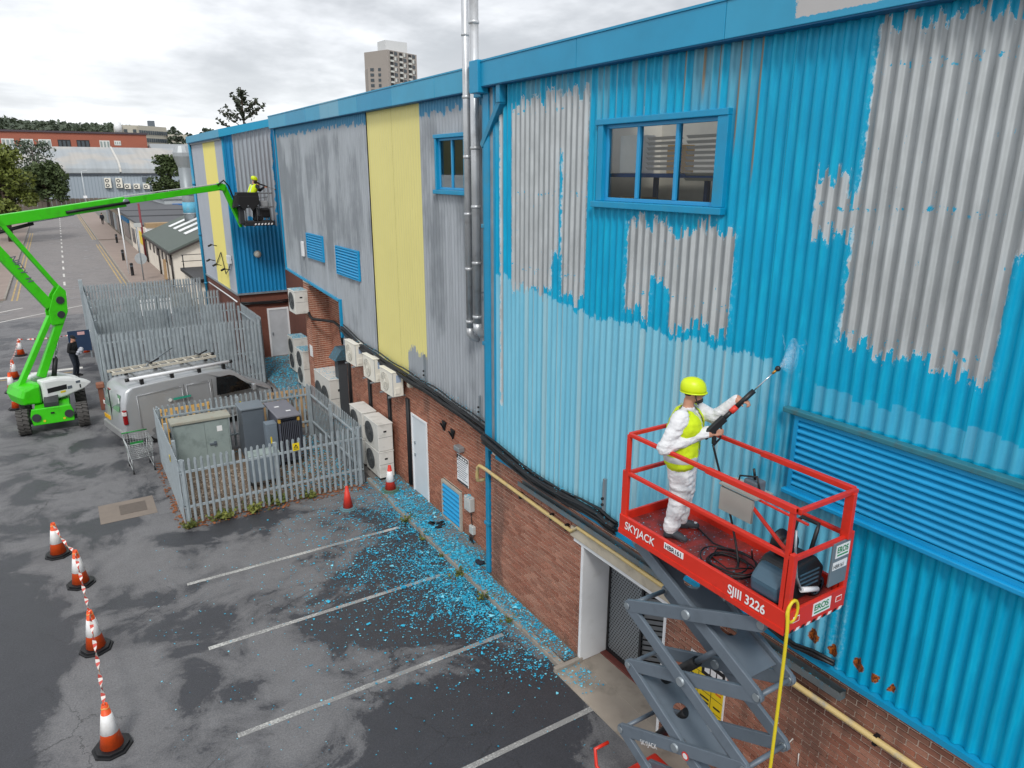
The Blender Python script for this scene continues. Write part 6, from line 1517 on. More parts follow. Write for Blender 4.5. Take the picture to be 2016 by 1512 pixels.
    if helmet:
        b = MB(); hp = []
        b.lathe([(.122, -.03), (.124, .0), (.121, .03), (.112, .066), (.088, .098), (.05, .117), (.0, .124)], H(-.004, 0, .028), 26, Rh @ Matrix.Diagonal((1.12, .92, 1.)) @ Matrix.Rotation(radians(-4), 3, 'Y'))
        b.lathe([(.122, -.026), (.128, -.034), (.127, -.04), (.118, -.03)], H(.0, 0, .03), 26, Rh @ Matrix.Diagonal((1.14, .93, 1.)) @ Matrix.Rotation(radians(-4), 3, 'Y'))
        b.build('helmet', cols.get('helm', M_HELM), t)
        b = MB()
        for s in (-1, 1): b.tube([H(.01, s*.102, .02), H(.02, s*.09, -.05), H(.05, s*.05, -.125), H(.06, 0, -.14)], .006, 5)
        b.build('chin_strap', M_BLACK, t)
    if beard:
        b = MB(); b.ball(H(.05, 0, -.085), .062, .055, .045, 12, 8, R=Rh); b.ball(H(-.02, 0, -.01), .09, .083, .06, 12, 8, R=Rh); link_part(remesh(b, .014, 2, 'hair'), 'beard', [M_HAIR], lambda p: 0 if (Rh.transposed() @ (p-head)).z < -.06 or (Rh.transposed() @ (p-head)).x < .0 else -1, t)
    if cap:
        b = MB(); b.ball(H(-.01, 0, .045), .108, .088, .085, 16, 8, R=Rh); b.cbox(H(.11, 0, .035), .11, .14, .014, 0, Rh); b.build('cap', cap, t, .004)
    elif hair:
        b = MB(); b.ball(H(-.02, 0, .03), .1, .083, .105, 16, 10, R=Rh); b.build('hair', hair, t)
    return t
# --- the worker on the scissor lift
WL = V3((5.36, 5.12, ZD)); WRZ = atan2(-.80, .60)
def loc_of(P): return Matrix.Rotation(-WRZ, 3, 'Z') @ (V3(P)-WL)
g0 = V3((5.47, 4.80, ZD+1.33)); nz = V3((6.02, 4.52, ZD+1.95)); gd = (nz-g0).normalized()
hR = loc_of(g0+gd*.02+V3((0, 0, -.08))); hL = loc_of(g0+gd*.40+V3((0, 0, -.02)))
Jw = dict(hip=(0, 0, .95), chest=(.02, 0, 1.30), neck=(.03, 0, 1.50), head=(.07, 0, 1.66), look=(1, .22, -.1), sL=(.04, .22, 1.42), sR=(-.01, -.22, 1.42), bulk=1.3, crease=.013,
    knL=(.05, .12, .50), anL=(.02, .13, .1), toL=(.19, .16, .04), knR=(.03, -.12, .50), anR=(-.05, -.14, .1), toR=(.11, -.2, .04),
    elR=(-.14, -.36, 1.12), wrR=tuple(hR-V3((.07, .0, .0))), hdR=(1, 0, .1), pnR=(.2, .9, 0), elL=(.30, .12, 1.36), wrL=tuple(hL-V3((.07, -.04, .0))), hdL=(.9, -.3, .1), pnL=(.2, 0, -1), baggy=1.5)
person('worker in white overalls, yellow vest and helmet spraying from the scissor lift', WL, WRZ, Jw, dict(top=M_SUIT, bottom=M_SUIT, shoe=M_SHOE, sole=True), beard=True, voxel=.010)
# --- his lance
def lance(lab, g0, gd, L1, L2, water=True, back=.16, red=True):
    t = thing('spray_lance', lab, 'spray lance', g0); u = V3((0, 0, 1)); s = gd.cross(u).normalized(); v = s.cross(gd)
    MB().bar(g0-gd*back, g0+gd*.14, .05, .085, v).build('gun_body', M_PWB, t, .015)
    MB().bar(g0+gd*.0, g0+gd*.0-u*.2+gd*.01, .035, .045, gd).build('grip', M_PWB, t, .01); MB().tube([g0+gd*.1, g0+gd*.1-u*.2, g0-u*.21], .012, 6).build('trigger_guard', M_PWB, t)
    MB().cyl(g0+gd*.12, g0+gd*(L1-.3), .024, n=10).build('barrel', M_PWB, t); MB().cyl(g0+gd*(L1-.32), g0+gd*(L1-.24), .032, n=10).build('collar', M_RED if red else M_PWB, t); MB().cyl(g0+gd*(L1-.24), g0+gd*L1, .028, n=10).build('foregrip', M_PWB, t)
    MB().cyl(g0+gd*L1, g0+gd*L2, .007, n=8).build('rod', M_CHROME, t); MB().ball(g0+gd*(L2+.02), .03).build('nozzle', M_PWB, t); MB().cyl(g0+gd*(L2-.05), g0+gd*(L2+.0), .014, n=8).build('nozzle_nut', pm('brass', '#b9853c', .35, .7), t)
    return t
LTOT = (nz-g0).length
lance('black pressure lance with red collar held by the worker on the scissor lift', g0, gd, LTOT*.62, LTOT-.03)
b = MB(); b.tube(crv([g0-V3((0, 0, .2)), g0+V3((.05, -.08, -.5)), (5.5, 4.5, ZD+.4), (5.42, 4.3, ZD+.06), (5.3, 4.2, ZD+.04)]), .012, 7); tag(b.build('pressure_hose', M_BLACK), 'black hose running from the lance down to the lift deck', 'hose')
# fan of water striking the cladding
def mist_mat():
    m = bpy.data.materials.new('water mist'); m.use_nodes = True; T = TREE(m.node_tree); T.N.remove(T.N['Principled BSDF'])
    tr = T.N.new('ShaderNodeBsdfTransparent'); df = T.N.new('ShaderNodeBsdfDiffuse'); df.inputs[0].default_value = (.85, .9, .95, 1); tl = T.N.new('ShaderNodeBsdfTranslucent'); tl.inputs[0].default_value = (.85, .9, .95, 1)
    a = T.N.new('ShaderNodeAddShader'); T.L.new(df.outputs[0], a.inputs[0]); T.L.new(tl.outputs[0], a.inputs[1])
    mx = T.N.new('ShaderNodeMixShader'); n = T.noise(T.pos(), 30., 4., .7); T.set(mx.inputs[0], T.sstep(n, .2, .9)*.15)
    T.L.new(tr.outputs[0], mx.inputs[1]); T.L.new(a.outputs[0], mx.inputs[2]); T.L.new(mx.outputs[0], T.N['Material Output'].inputs[0]); return m
M_MIST = mist_mat()
hit = wl(1560, 706, 6.5); b = MB(); ax = (hit-nz).normalized(); u = V3((0, 0, 1)); L = (hit-nz).length; v = ax.cross(u).normalized(); u = v.cross(ax)
for kk in range(3):
    N = 16; rr = (.2, .14, .08)[kk]; ring = [hit+u*(rr*cos(2*pi*i/N)+.03)+v*(rr*.35*sin(2*pi*i/N))-ax*(.02+.02*kk) for i in range(N)]
    b.add([nz+ax*.03]+ring, [(0, 1+i, 1+(i+1) % N) for i in range(N)], 0, True)
for k in range(2):
    p = hit+u*random.uniform(-.05, .1)+v*random.uniform(-.12, .12); q = [p+V3((-.012*j, random.uniform(-.05, .05)*j*.5, .045*j)) for j in range(5)]; b.tube(q, [.003, .006, .006, .004, .001], 5)
stuff(tag(b.build('water_spray', M_MIST), 'white fan of water hitting the blue cladding from the lance', 'water'))
# --- worker in the boom basket
Wb = V3((6.98, 30.95, BZ)); rzb = atan2(.25, .97)
gb = Wb+V3((.10, -.1, 1.50)); nb = V3((7.9, 31.3, BZ+1.22)); gbd = (nb-gb).normalized()
Rb = Matrix.Rotation(-rzb, 3, 'Z'); hb1 = Rb @ (gb-Wb); hb2 = Rb @ (gb+gbd*.42-Wb)
Jb = dict(hip=(-.12, 0, .95), chest=(-.04, 0, 1.28), neck=(.0, 0, 1.47), head=(.05, 0, 1.62), look=(1, 0, -.25), sL=(0, .19, 1.4), sR=(0, -.19, 1.4), knL=(-.02, .12, .5), anL=(-.06, .12, .1), toL=(.1, .14, .04), knR=(-.06, -.12, .5), anR=(-.12, -.13, .1), toR=(.04, -.16, .04),
    elR=(.02, -.34, 1.28), wrR=tuple(hb1-V3((.06, .02, .05))), hdR=(1, 0, 0), elL=(.3, .12, 1.2), wrL=tuple(hb2-V3((.05, 0, .06))), hdL=(.9, 0, .2), lean_y=0)
person('worker in yellow vest and helmet spraying from the boom lift basket', Wb, rzb, Jb, dict(top=M_NAVY, bottom=M_BLKC, shoe=M_BLKC), voxel=.018, hands=True)
lance('long spray lance held by the worker in the boom basket', gb, gbd, .55, (nb-gb).length, red=False)
# --- man in black on foot by the boom lift
Wm = gr(152, 741); Jm = dict(hip=(0, 0, .95), chest=(.03, 0, 1.28), neck=(.05, 0, 1.47), head=(.1, 0, 1.61), look=(1, -.3, -.25), sL=(.03, .19, 1.4), sR=(.03, -.19, 1.4), knL=(.06, .1, .5), anL=(-.02, .11, .1), toL=(.14, .12, .04), knR=(.05, -.1, .5), anR=(-.04, -.1, .1), toR=(.12, -.12, .04), elR=(-.02, -.27, 1.12), wrR=(.2, -.12, 1.05), elL=(0, .27, 1.12), wrL=(.22, .1, 1.06))
person('man in black jumper and cap carrying crumpled white cloth by the boom lift', Wm, atan2(-.5, .86), Jm, dict(top=M_BLKC, bottom=fabric('dark jeans', '#1d2430', .5), shoe=M_BLKC), vest=False, helmet=False, voxel=.018, cap=M_BLKC)
b = MB(); rm = Matrix.Rotation(atan2(-.5, .86), 3, 'Z')
for k in range(9): b.ball(V3(Wm)+rm @ V3((.29+random.uniform(-.07, .1), random.uniform(-.15, .15), 1.06+random.uniform(-.07, .09))), random.uniform(.05, .1), nu=7, nv=5)
tag(b.build('cloth_bundle', fabric('crumpled cloth', '#b9bcc6', .8)), 'crumpled white cloth bundle in the arms of the man in black', 'cloth')
# --- passer-by on the far pavement
Wp = gr(203, 443); k = dict(Jm); k.update(knL=(.12, .1, .5), anL=(.1, .1, .1), toL=(.26, .1, .04), anR=(-.22, -.1, .14), knR=(-.05, -.1, .5), toR=(-.08, -.1, .04), wrR=(.12, -.25, .85), wrL=(-.1, .28, .85), elR=(0, -.28, 1.12))
person('passer-by in dark clothes walking along the far pavement', (Wp.x, Wp.y, .11), radians(80), k, dict(top=M_NAVY, bottom=M_BLKC, shoe=M_BLKC), vest=False, helmet=False, voxel=.03, hair=M_HAIR, hands=False)
# ============================================================ street side buildings
M_CREAM = pm('cream render', '#e0d8cb', .8, var=.08, vs=.8, dirt='#b5aa98', dirt_amt=.5); M_FELT = pm('green grey roofing felt', '#59625d', .85, var=.2, vs=.6); M_FELT2 = pm('dark roofing felt', '#55575b', .85, var=.2, vs=.5)
M_DKTRIM = pm('dark timber trim', '#3b3634', .7); M_MAROON = pm('maroon pipe', '#7a2f35', .6); M_TILE = pm('brown roof tile', '#7b6d62', .9, var=.3, vs=3)
M_WINF = pm('far window glass', '#39434a', .15, var=.3, vs=.5, spec=.6); M_WFR = pm('far window frame', '#cfd0cc', .6)
# nearest: cream workshop with mono-pitch green roof and rooflights
W1 = thing('workshop', 'cream workshop with sloping green-grey roof and white rooflights beside the street', 'building', (10, 65, 0))
zr = lambda x: 2.5+(x-6.5)*.42
MB().prism([(6.7, 57, 0), (13, 57, 0), (13, 57, zr(13)), (6.7, 57, zr(6.7))], (0, 17, 0)).build('wall', M_CREAM, W1)
MB().prism([(6.45, 56.7, zr(6.45)), (13.2, 56.7, zr(13.2)), (13.2, 56.7, zr(13.2)+.16), (6.45, 56.7, zr(6.45)+.16)], (0, 17.6, 0)).build('roof', M_FELT, W1)
MB().prism([(6.44, 56.66, zr(6.44)-.12), (13.2, 56.66, zr(13.2)-.12), (13.2, 56.66, zr(13.2)+.02), (6.44, 56.66, zr(6.44)+.02)], (0, .05, 0)).build('verge_board', M_DKTRIM, W1)
MB().box(6.38, 6.46, 56.7, 74.3, zr(6.44)-.1, zr(6.44)+.06).build('gutter', M_DKTRIM, W1)
for k in range(4):
    y = 61.0+k*2.9; x0, x1 = 8.3, 10.7
    MB().prism([(x0, y, zr(x0)+.19), (x1, y, zr(x1)+.19), (x1, y, zr(x1)+.24), (x0, y, zr(x0)+.24)], (0, 1.1, 0)).build('rooflight', pm('rooflight white', '#e6e8ea', .35), W1)
for y in (58.2, 60.4, 62.6, 66, 68.2, 71):
    w_ = MB().box(6.66, 6.71, y, y+.9, 1.45, 2.2).build('window', M_DKTRIM, W1); MB().box(6.64, 6.655, y+.08, y+.82, 1.52, 2.13).build('pane', M_WINF, w_)
for y in (57.3, 64.6, 73.8): MB().cyl((6.6, y, 0), (6.6, y, 2.45), .07, n=8).build('downpipe', M_DKTRIM, W1)
# second: pale shop with dark flat roof and parapet, then a row of older shops
W2 = thing('corner_shop', 'pale shopfront with dark flat roof beyond the cream workshop', 'shop', (9, 82, 0))
MB().box(6.75, 12.5, 75, 90, 0, 3.1).build('wall', M_CREAM, W2); MB().box(6.6, 12.6, 76.5, 90.2, 3.1, 3.3).build('roof', M_FELT2, W2)
MB().box(6.9, 12.0, 74.9, 76.3, 3.1, 3.5).build('parapet', pm('buff brick', '#a38a6a', .9, var=.2), W2); MB().box(6.8, 11.2, 74.8, 75.2, 2.7, 3.0).build('ledge', M_WHITE, W2)
MB().cyl((6.55, 75.0, 0), (6.55, 75.0, 5.3), .09, n=8).build('maroon_post', M_MAROON, W2)
MB().box(6.70, 6.76, 78, 80.4, 1.3, 2.5).build('shop_sign', M_SIGNY, W2); MB().box(6.70, 6.76, 83, 83.8, .1, 2.4).build('door', M_DKTRIM, W2); MB().box(6.70, 6.76, 85.5, 88.5, .8, 2.3).build('shop_window', M_WINF, W2)
W3 = thing('shop', 'low shop with dark flat roof next along the far pavement', 'shop', (9.5, 96, 0))
MB().box(6.8, 14, 90.4, 101, 0, 3.2).build('wall', pm('grey render', '#9a948c', .85, var=.15), W3); MB().box(6.65, 14.1, 90.4, 101.2, 3.2, 3.42).build('roof', M_FELT2, W3); MB().box(6.74, 6.81, 92, 99, .7, 2.5).build('shop_window', M_WINF, W3); MB().box(6.6, 6.8, 91, 100, 2.6, 3.0).build('fascia', M_DKBL, W3)
W4 = thing('shop', 'farthest low shops with open shutters at the bend of the street', 'shop', (10, 118, 0))
MB().box(6.9, 15, 101.4, 134, 0, 3.3).build('wall', pm('brown render', '#857a6c', .85, var=.2), W4); MB().box(6.75, 15.1, 101.4, 134.2, 3.3, 3.5).build('roof', M_FELT2, W4)
for k in range(6): MB().box(6.82, 6.91, 103+k*5.2, 106.6+k*5.2, .3, 2.6).build('shutter', (M_DKTRIM, M_WINF, M_STEEL)[k % 3], W4)
# tiled roof house behind, grey sheds
W5 = thing('house', 'house with brown tiled pitched roof behind the workshop', 'house', (17, 92, 0))
MB().box(14.3, 22, 86, 100, 0, 4.4).build('wall', pm('pale brick', '#a59684', .9, var=.15), W5); MB().prism([(13.9, 85.6, 4.3), (22.4, 85.6, 4.3), (18.1, 85.6, 7.2)], (0, 14.8, 0)).build('roof', M_TILE, W5); MB().prism([(13.8, 85.5, 4.25), (18.1, 85.5, 7.25), (18.1, 85.5, 7.5), (13.6, 85.5, 4.4)], (0, .35, 0)).build('verge', M_WHITE, W5)
W6 = thing('shed', 'grey metal shed behind the shops with a blue container door', 'shed', (18, 122, 0))
MB().box(13.5, 40, 116, 130, 0, 4.2).build('wall', pm('pale sheet', '#aab0b3', .6), W6); MB().box(13.3, 40.2, 115.8, 130.2, 4.2, 4.5).build('roof', M_ROOF, W6); MB().box(14.5, 17.6, 115.9, 116.0, .2, 3.6).build('roller_door', pm('container blue', '#2f6fb5', .5), W6)
# extraction flue standing on the workshop roof
F1 = thing('extraction_flue', 'tall galvanised extraction flue with bell cowl above the workshop roof', 'flue', (11, 73, 5))
fx, fy = 10.4, 68.4; fz0 = 4.2
fp = V3((0, 0, 0)); c0 = yp(377, 440, fy); c1 = yp(362, 330, fy); xx = c0.x; r_ = .52
MB().cyl((xx, fy, c0.z-.8), (xx, fy, c1.z), r_, n=18).build('pipe', pm('flue galvanised', '#8d9498', .5, .4, var=.15), F1)
MB().lathe([(r_, c1.z), (r_*1.55, c1.z+.9), (r_*1.55, c1.z+1.2), (r_*1.1, c1.z+1.75), (.1, c1.z+1.76)], (xx, fy, 0), 14, None, 0, False).build('cowl', pm('cowl galvanised', '#a3a8ab', .45, .4), F1)
for z in (c0.z+.8, c0.z+2.4): MB().cyl((xx, fy, z), (xx, fy, z+.12), r_+.05, n=18).build('joint_band', M_STEEL, F1)
MB().cyl((xx, fy, c0.z+.85), (xx, fy, c0.z+1.8), r_+.03, n=18).build('blue_wrap', pm('pale blue wrap', '#5aa7c4', .5, dirt='#8d9498', dirt_amt=.8, vs=2), F1)
# black roof terrace with railing in front of the workshop
R1 = thing('roof_terrace', 'black flat roof with railing between the storage yard and the cream workshop', 'roof', (9.5, 52, 0))
MB().box(6.9, 13, 47.5, 53.5, 0, 1.6).build('wall', M_CREAM, R1); MB().box(6.7, 13.2, 47.2, 53.8, 1.6, 1.8).build('roof', M_BLACK, R1)
for x in (6.9, 8.4, 9.9, 11.4): MB().cyl((x, 53.5, 1.8), (x, 53.5, 2.7), .035, n=6).build('baluster', M_BLACK, R1)
for z in (2.25, 2.68): MB().bar((6.8, 53.5, z), (13, 53.5, z), .04, .04).build('handrail', M_BLACK, R1)
for k in range(4): MB().bar((7.2+k*1.4, 47.25, 1.45), (7.2+k*1.4, 46.8, 1.3), .08, .08).build('bracket', M_WHITE, R1)
# ============================================================ street furniture
for i, (px, py) in enumerate(((231, 480), (244, 515), (262, 545), (13, 525))):
    p = gr(px, py); lab = ('black bollard farthest along the shop pavement', 'black bollard in the middle of the shop pavement', 'black bollard on the shop pavement nearest the tall fence', 'black bollard on the grassy side of the street')[i]
    t = thing('bollard', lab, 'bollard', (p.x, p.y, .1), 0, 'bollards along the street'); MB().lathe([(.13, .1), (.12, .15), (.11, .95), (.13, .98), (.13, 1.06), (.05, 1.12)], (p.x, p.y, 0), 14).build('shaft', M_BLACK, t); MB().lathe([(.115, .82), (.12, .83), (.12, .9), (.115, .91)], (p.x, p.y, 0), 14).build('band', M_DKG, t)
def lamp(lab, p, h, arm=1.2, box=False):
    t = thing('street_lamp', lab, 'street lamp', (p[0], p[1], 0)); M_LP = pm('lamp post grey', '#c6cbcd', .5)
    MB().cyl((p[0], p[1], 0), (p[0], p[1], h), .09, .05, n=10).build('post', M_LP, t); MB().bar((p[0], p[1], h), (p[0]+arm, p[1], h+.15), .06, .06).build('arm', M_LP, t); MB().cbox((p[0]+arm+.2, p[1], h+.15), .5, .2, .1).build('lantern', M_LP, t, .03)
    if box: MB().cbox((p[0], p[1]-.12, h*.35), .7, .08, .5).build('parking_sign', M_SIGNW, t)
lamp('grey street lamp with white plate by the trees', yp(14, 410, 120)[:2], 8.2, .8, True); lamp('pale street lamp standing before the long grey shed', yp(170, 400, 180)[:2], 8., .6, True)
p = gr(290, 555); p = V3((5.0, 61.5, 0)); t = thing('road_sign', 'back of a round road sign on a grey post by the shop pavement', 'sign', p)
MB().cyl((p.x, p.y, 0), (p.x, p.y, 4.2), .045, n=8).build('post', M_STEEL, t); MB().cyl((p.x, p.y+.03, 1.75), (p.x, p.y-.01, 1.75), .42, n=24).build('disc', pm('sign back', '#a7adb0', .5), t); MB().cbox((p.x+.1, p.y, 4.25), .5, .1, .3).build('lamp_head', M_PLBOX, t)
p = V3((4.35, 66, 0)); t = thing('lamp_pole', 'thin white pole leaning beside the maroon post', 'pole', p); MB().cyl((p.x, p.y, 0), (p.x-.05, p.y, 5.6), .05, n=8).build('post', M_WHITE, t)
tag(MB().bar((6.45, 60.5, .2), (6.5, 60.6, 1.7), .9, .12).build('timber_sheet', M_WOOD), 'sheet of timber leaning on the cream workshop wall', 'timber')
# ============================================================ long grey shed beyond the street
S1 = thing('long_shed', 'long grey shed with curved pale roof across the end of the street', 'shed', (40, 215, 0))
YS = 205
def shed_wall_mat():
    m, T, bs = new_mat('pale blue sheeting'); x, y, z = T.xyz(); s = T.math('FRACT', x*1.4); T.set(bs.inputs['Base Color'], T.mix(T.sstep(s, .7, .95), lin('#9ba6b0'), lin('#848f99'))); bs.inputs['Roughness'].default_value = .6; return m
MB().box(-60, 120, YS, YS+40, 0, 7.4).build('wall', shed_wall_mat(), S1)
MB().box(-60, 120, YS-.25, YS, 7.0, 7.7).build('gutter', pm('dark gutter', '#454b54', .6), S1)
def shed_roof_mat():
    m, T, bs = new_mat('weathered roof sheet'); P = T.pos(); x, y, z = T.xyz(P); n = T.noise(P, .12, 5., .6); st = T.noise(T.comb(x*2., y*.1, z*.1), .6, 3.)
    c = T.mix(T.sstep(n, .4, .62), lin('#a9a6a1'), lin('#9aa0a4')); T.set(bs.inputs['Base Color'], T.val(c, T.math('MULTIPLY_ADD', st, .4, .8))); bs.inputs['Roughness'].default_value = .7; return m
MR = shed_roof_mat(); prof = [(YS-.4, 7.7), (YS-.2, 8.6), (YS+1.0, 9.6), (YS+3, 10.3), (YS+20, 14.0), (YS+40, 8)]
for x0, x1 in ((-60, 15.), (15., 70.), (70., 120.)):
    b = MB(); b.prism([(x0+.1, y, z) for y, z in prof]+[(x0+.1, YS+40, 7.5), (x0+.1, YS-.4, 7.5)], (x1-x0-.2, 0, 0)); b.build('roof_bay', MR, S1)
    b = MB()
    for (ya, za), (yb, zb) in zip(prof, prof[1:]): b.bar((x1, ya-.05, za+.1), (x1, yb, zb+.1), .45, .2)
    b.build('roof_joint', pm('roof joint', '#c2c0ba', .6), S1)
for x in (21.5,): MB().box(x-.15, x+.15, YS-.3, YS, 0, 7).build('downpipe', M_STEEL, S1)
for x, z, w_, h in ((7.5, .3, 2.2, 1.2), (19.5, 5.4, 1.4, 1.2)): MB().box(x, x+w_, YS-.05, YS+.02, z, z+h).build('vent', M_DKG, S1)
for k, px in enumerate((214, 236, 252, 270, 289, 307)):
    p0 = yp(px, 372 if k > 1 else 370, YS-.6); tall = k < 2; Wd, Hh = 1.4, (2.3 if tall else 1.25)
    lab = ('tall twin-fan unit on the long grey shed, farther from the single-fan row', 'tall twin-fan unit on the long grey shed, next to the single-fan row', 'single-fan unit on the long grey shed, nearest the tall twin units', 'single-fan unit on the long grey shed, second from the tall twin units', 'single-fan unit on the long grey shed, third from the tall twin units', 'single-fan unit on the long grey shed, farthest from the tall twin units')[k]
    t = thing('air_conditioner', lab, 'air conditioner', (p0.x, YS-.6, p0.z), 0, 'air conditioners on the long grey shed')
    MB().box(p0.x-Wd/2, p0.x+Wd/2, YS-.8, YS, p0.z, p0.z+Hh).build('casing', M_ACC, t, .05)
    for z in ((p0.z+Hh*.26, p0.z+Hh*.74) if tall else (p0.z+Hh*.5,)):
        g_ = MB().cyl((p0.x-.15, YS-.82, z), (p0.x-.15, YS-.85, z), .42, n=20).build('fan_grille', M_GRILL, t); MB().cyl((p0.x-.15, YS-.84, z), (p0.x-.15, YS-.9, z), .22, n=12).build('hub', M_ACC, g_)
t = thing('timber_fence', 'weathered timber fence at the end of the street', 'fence', (5, 190, 0))
for k in range(50):
    x = -12+k*.9; MB().box(x, x+.84, 190, 190.06, 0, 2.2+random.uniform(-.06, .06)).build('board', pm('fence timber', '#70665d', .9, var=.25, vs=.7), t)
for z in (.5, 1.7): MB().box(-12, 33, 190.07, 190.15, z, z+.1).build('rail', pm('fence timber', '#70665d', .9), t)
# red brick office block
S2 = thing('brick_office', 'long red brick office block with ribbon of windows behind the grey shed', 'building', (-10, 262, 0)); YB = 255
z0_, z1_ = 14.0, yp(150, 262, YB).z; xr = yp(288, 270, YB).x
MB().box(-90, xr, YB, YB+16, 0, z1_).build('wall', pm('far red brick', '#9a5c4a', .9, var=.12, vs=.5), S2); MB().box(-90.5, xr+.4, YB-.4, YB+16.4, z1_, z1_+.5).build('parapet', pm('dark coping', '#4a4148', .8), S2)
for k in range(10):
    px = (-130, -85, -40, 14, 52, 87, 125, 162, 202, 231)[k]; a = yp(px-12, 275, YB).x; c_ = yp(px+13 if k < 9 else px+6, 275, YB).x; a = a if k < 8 else yp(px-7, 275, YB).x; zt = z1_-1.9; zb = zt-(3.0 if k < 9 else 1.3)
    w_ = MB().box(a, c_, YB-.12, YB, zb, zt).build('window', M_WFR if k not in (6, 7) else M_INK, S2)
    for j in range(3): u0 = a+(c_-a)*j/3+.2; MB().box(u0, a+(c_-a)*(j+1)/3-.2, YB-.2, YB-.13, zb+.3, zt-.3).build('pane', pm('office pane', '#8b9694', .2) if k not in (6, 7) else M_WINF, w_)
MB().box(-90, xr, YB-.15, YB, z1_-5.4, z1_-5.1).build('string_course', M_STONE, S2)
t = thing('sheet_building', 'low grey building with ribbed roof right of the brick office', 'building', (45, 252, 0)); MB().box(xr+.5, xr+60, 246, 262, 0, 13.5).build('wall', pm('pale sheet', '#aab0b3', .6), t); MB().prism([(xr+.3, 245.5, 13.5), (xr+.3, 263, 13.5), (xr+.3, 254, 16)], (60, 0, 0)).build('roof', M_ROOF, t)
# white hospital-like block on the rise
S3 = thing('office_block', 'pale cream office block with rows of dark windows on the hillside', 'building', (50, 420, 0)); YH = 420
xa, xb, xc = yp(231, 260, YH).x, yp(272, 260, YH).x, yp(333, 260, YH).x; zt1, zt2, zt3 = yp(240, 246, YH).z, yp(290, 248, YH).z, yp(350, 264, YH).z
MPC = pm('pale concrete', '#b5b1a4', .85, var=.06)
MB().box(xa, xb, YH, YH+20, 0, zt1).build('wing', MPC, S3); MB().prism([(xb, YH-4, 0), (xc, YH+8, 0), (xc, YH+30, 0), (xb, YH+30, 0)], (0, 0, zt2)).build('main_block', MPC, S3); MB().box(xc, xc+25, YH+6, YH+30, 0, zt3).build('low_wing', MPC, S3)
for x_ in (xb+1.5,): MB().box(xb+6, xb+9, YH+8, YH+12, zt2, zt2+3).build('plant_room', M_DKG, S3)
for r in range(3):
    for k in range(13):
        f = (k+.5)/13; x_ = xb+(xc-xb)*f; y_ = YH-4+12*f; z_ = zt2-3.2-r*3.6; MB().cbox((x_, y_-.1, z_), 1.0, .5, 1.9).build('window', M_WINF, S3)
for r in range(2):
    for k in range(3): MB().box(xa+3+k*4, xa+4.5+k*4, YH-.15, YH, zt1-3.4-4*r, zt1-1.9-4*r).build('window', M_WINF, S3)
MB().lathe([(1.6, zt1-3.5), (1.8, zt1-1), (1.4, zt1+1.), (.2, zt1+1.6)], (xa+.5, YH-1, 0), 12).build('round_tower', M_WHITE, S3)
# tower block above the roof line
TW = thing('tower_block', 'tall buff tower block with balconies rising behind the warehouse roof', 'tower block', (170, 400, 0)); YT = 400
q = lambda px, py: yp(px, py, YT)
zt = q(790, 100).z; xL, xM, xR = q(752, 130).x, q(764, 130).x, q(834, 130).x; MBU = pm('buff brick tower', '#9a938d', .85, var=.08, vs=.2); MGL = pm('tower pale panel', '#c3c5c0', .5); hgt_ = zt
MB().prism([(xM, YT, 0), (xR, YT+9, 0), (xR-7, YT+26, 0), (xM-7, YT+17, 0)], (0, 0, zt)).build('shaft', MBU, TW)
MB().prism([(xM-8, YT+10, 0), (xM, YT+4, 0), (xM, YT+12, 0), (xM-6, YT+20, 0)], (0, 0, zt-9)).build('side_shaft', MBU, TW)
MB().prism([(xM+1, YT+5, zt), (xM+15, YT+7, zt), (xM+14, YT+16, zt), (xM, YT+14, zt)], (0, 0, 5.6)).build('plant_room', pm('plant room white', '#c9cbcc', .6), TW)
dx_, dy_ = (xR-xM), 9.
for r in range(11):
    z = zt-2.2-r*2.75
    for c_ in range(3):
        f = .08+c_*.31
        P = lambda g_, o_: (xM+dx_*g_, YT+dy_*g_-o_, z)
        MB().prism([P(f, .05), P(f+.10, .05), (P(f+.10, 0)[0], P(f+.10, .05)[1], z+1.6), (P(f, 0)[0], P(f, .05)[1], z+1.6)], (0, -.15, 0)).build('balcony_recess', M_INK, TW)
        b = MB(); a0, a1 = P(f-.005, .9), P(f+.105, .9); b.prism([a0, a1, (a1[0], a1[1]+1, z), (a0[0], a0[1]+1, z)], (0, 0, -1.0)); b.build('balcony', MGL, TW)
        a0, a1 = P(f+.14, .1), P(f+.21, .1); MB().prism([a0, a1, (a1[0], a1[1], z+1.8), (a0[0], a0[1], z+1.8)], (0, -.12, 0)).build('window', (M_WINF, MGL)[(r+c_) % 2], TW); a0, a1 = P(f+.215, .1), P(f+.24, .1); MB().prism([a0, a1, (a1[0], a1[1], z+1.6), (a0[0], a0[1], z+1.6)], (0, -.12, 0)).build('window', M_WINF, TW)
    if r > 2:
        for c_ in range(2): MB().prism([(xM-8+c_*3.6+1, YT+10-c_*2.7-.9, z), (xM-8+c_*3.6+2.6, YT+10-c_*2.7-2.1, z), (xM-8+c_*3.6+2.6, YT+10-c_*2.7-2.1, z+1.5), (xM-8+c_*3.6+1, YT+10-c_*2.7-.9, z+1.5)], (0, -.2, 0)).build('window', M_WINF, TW)
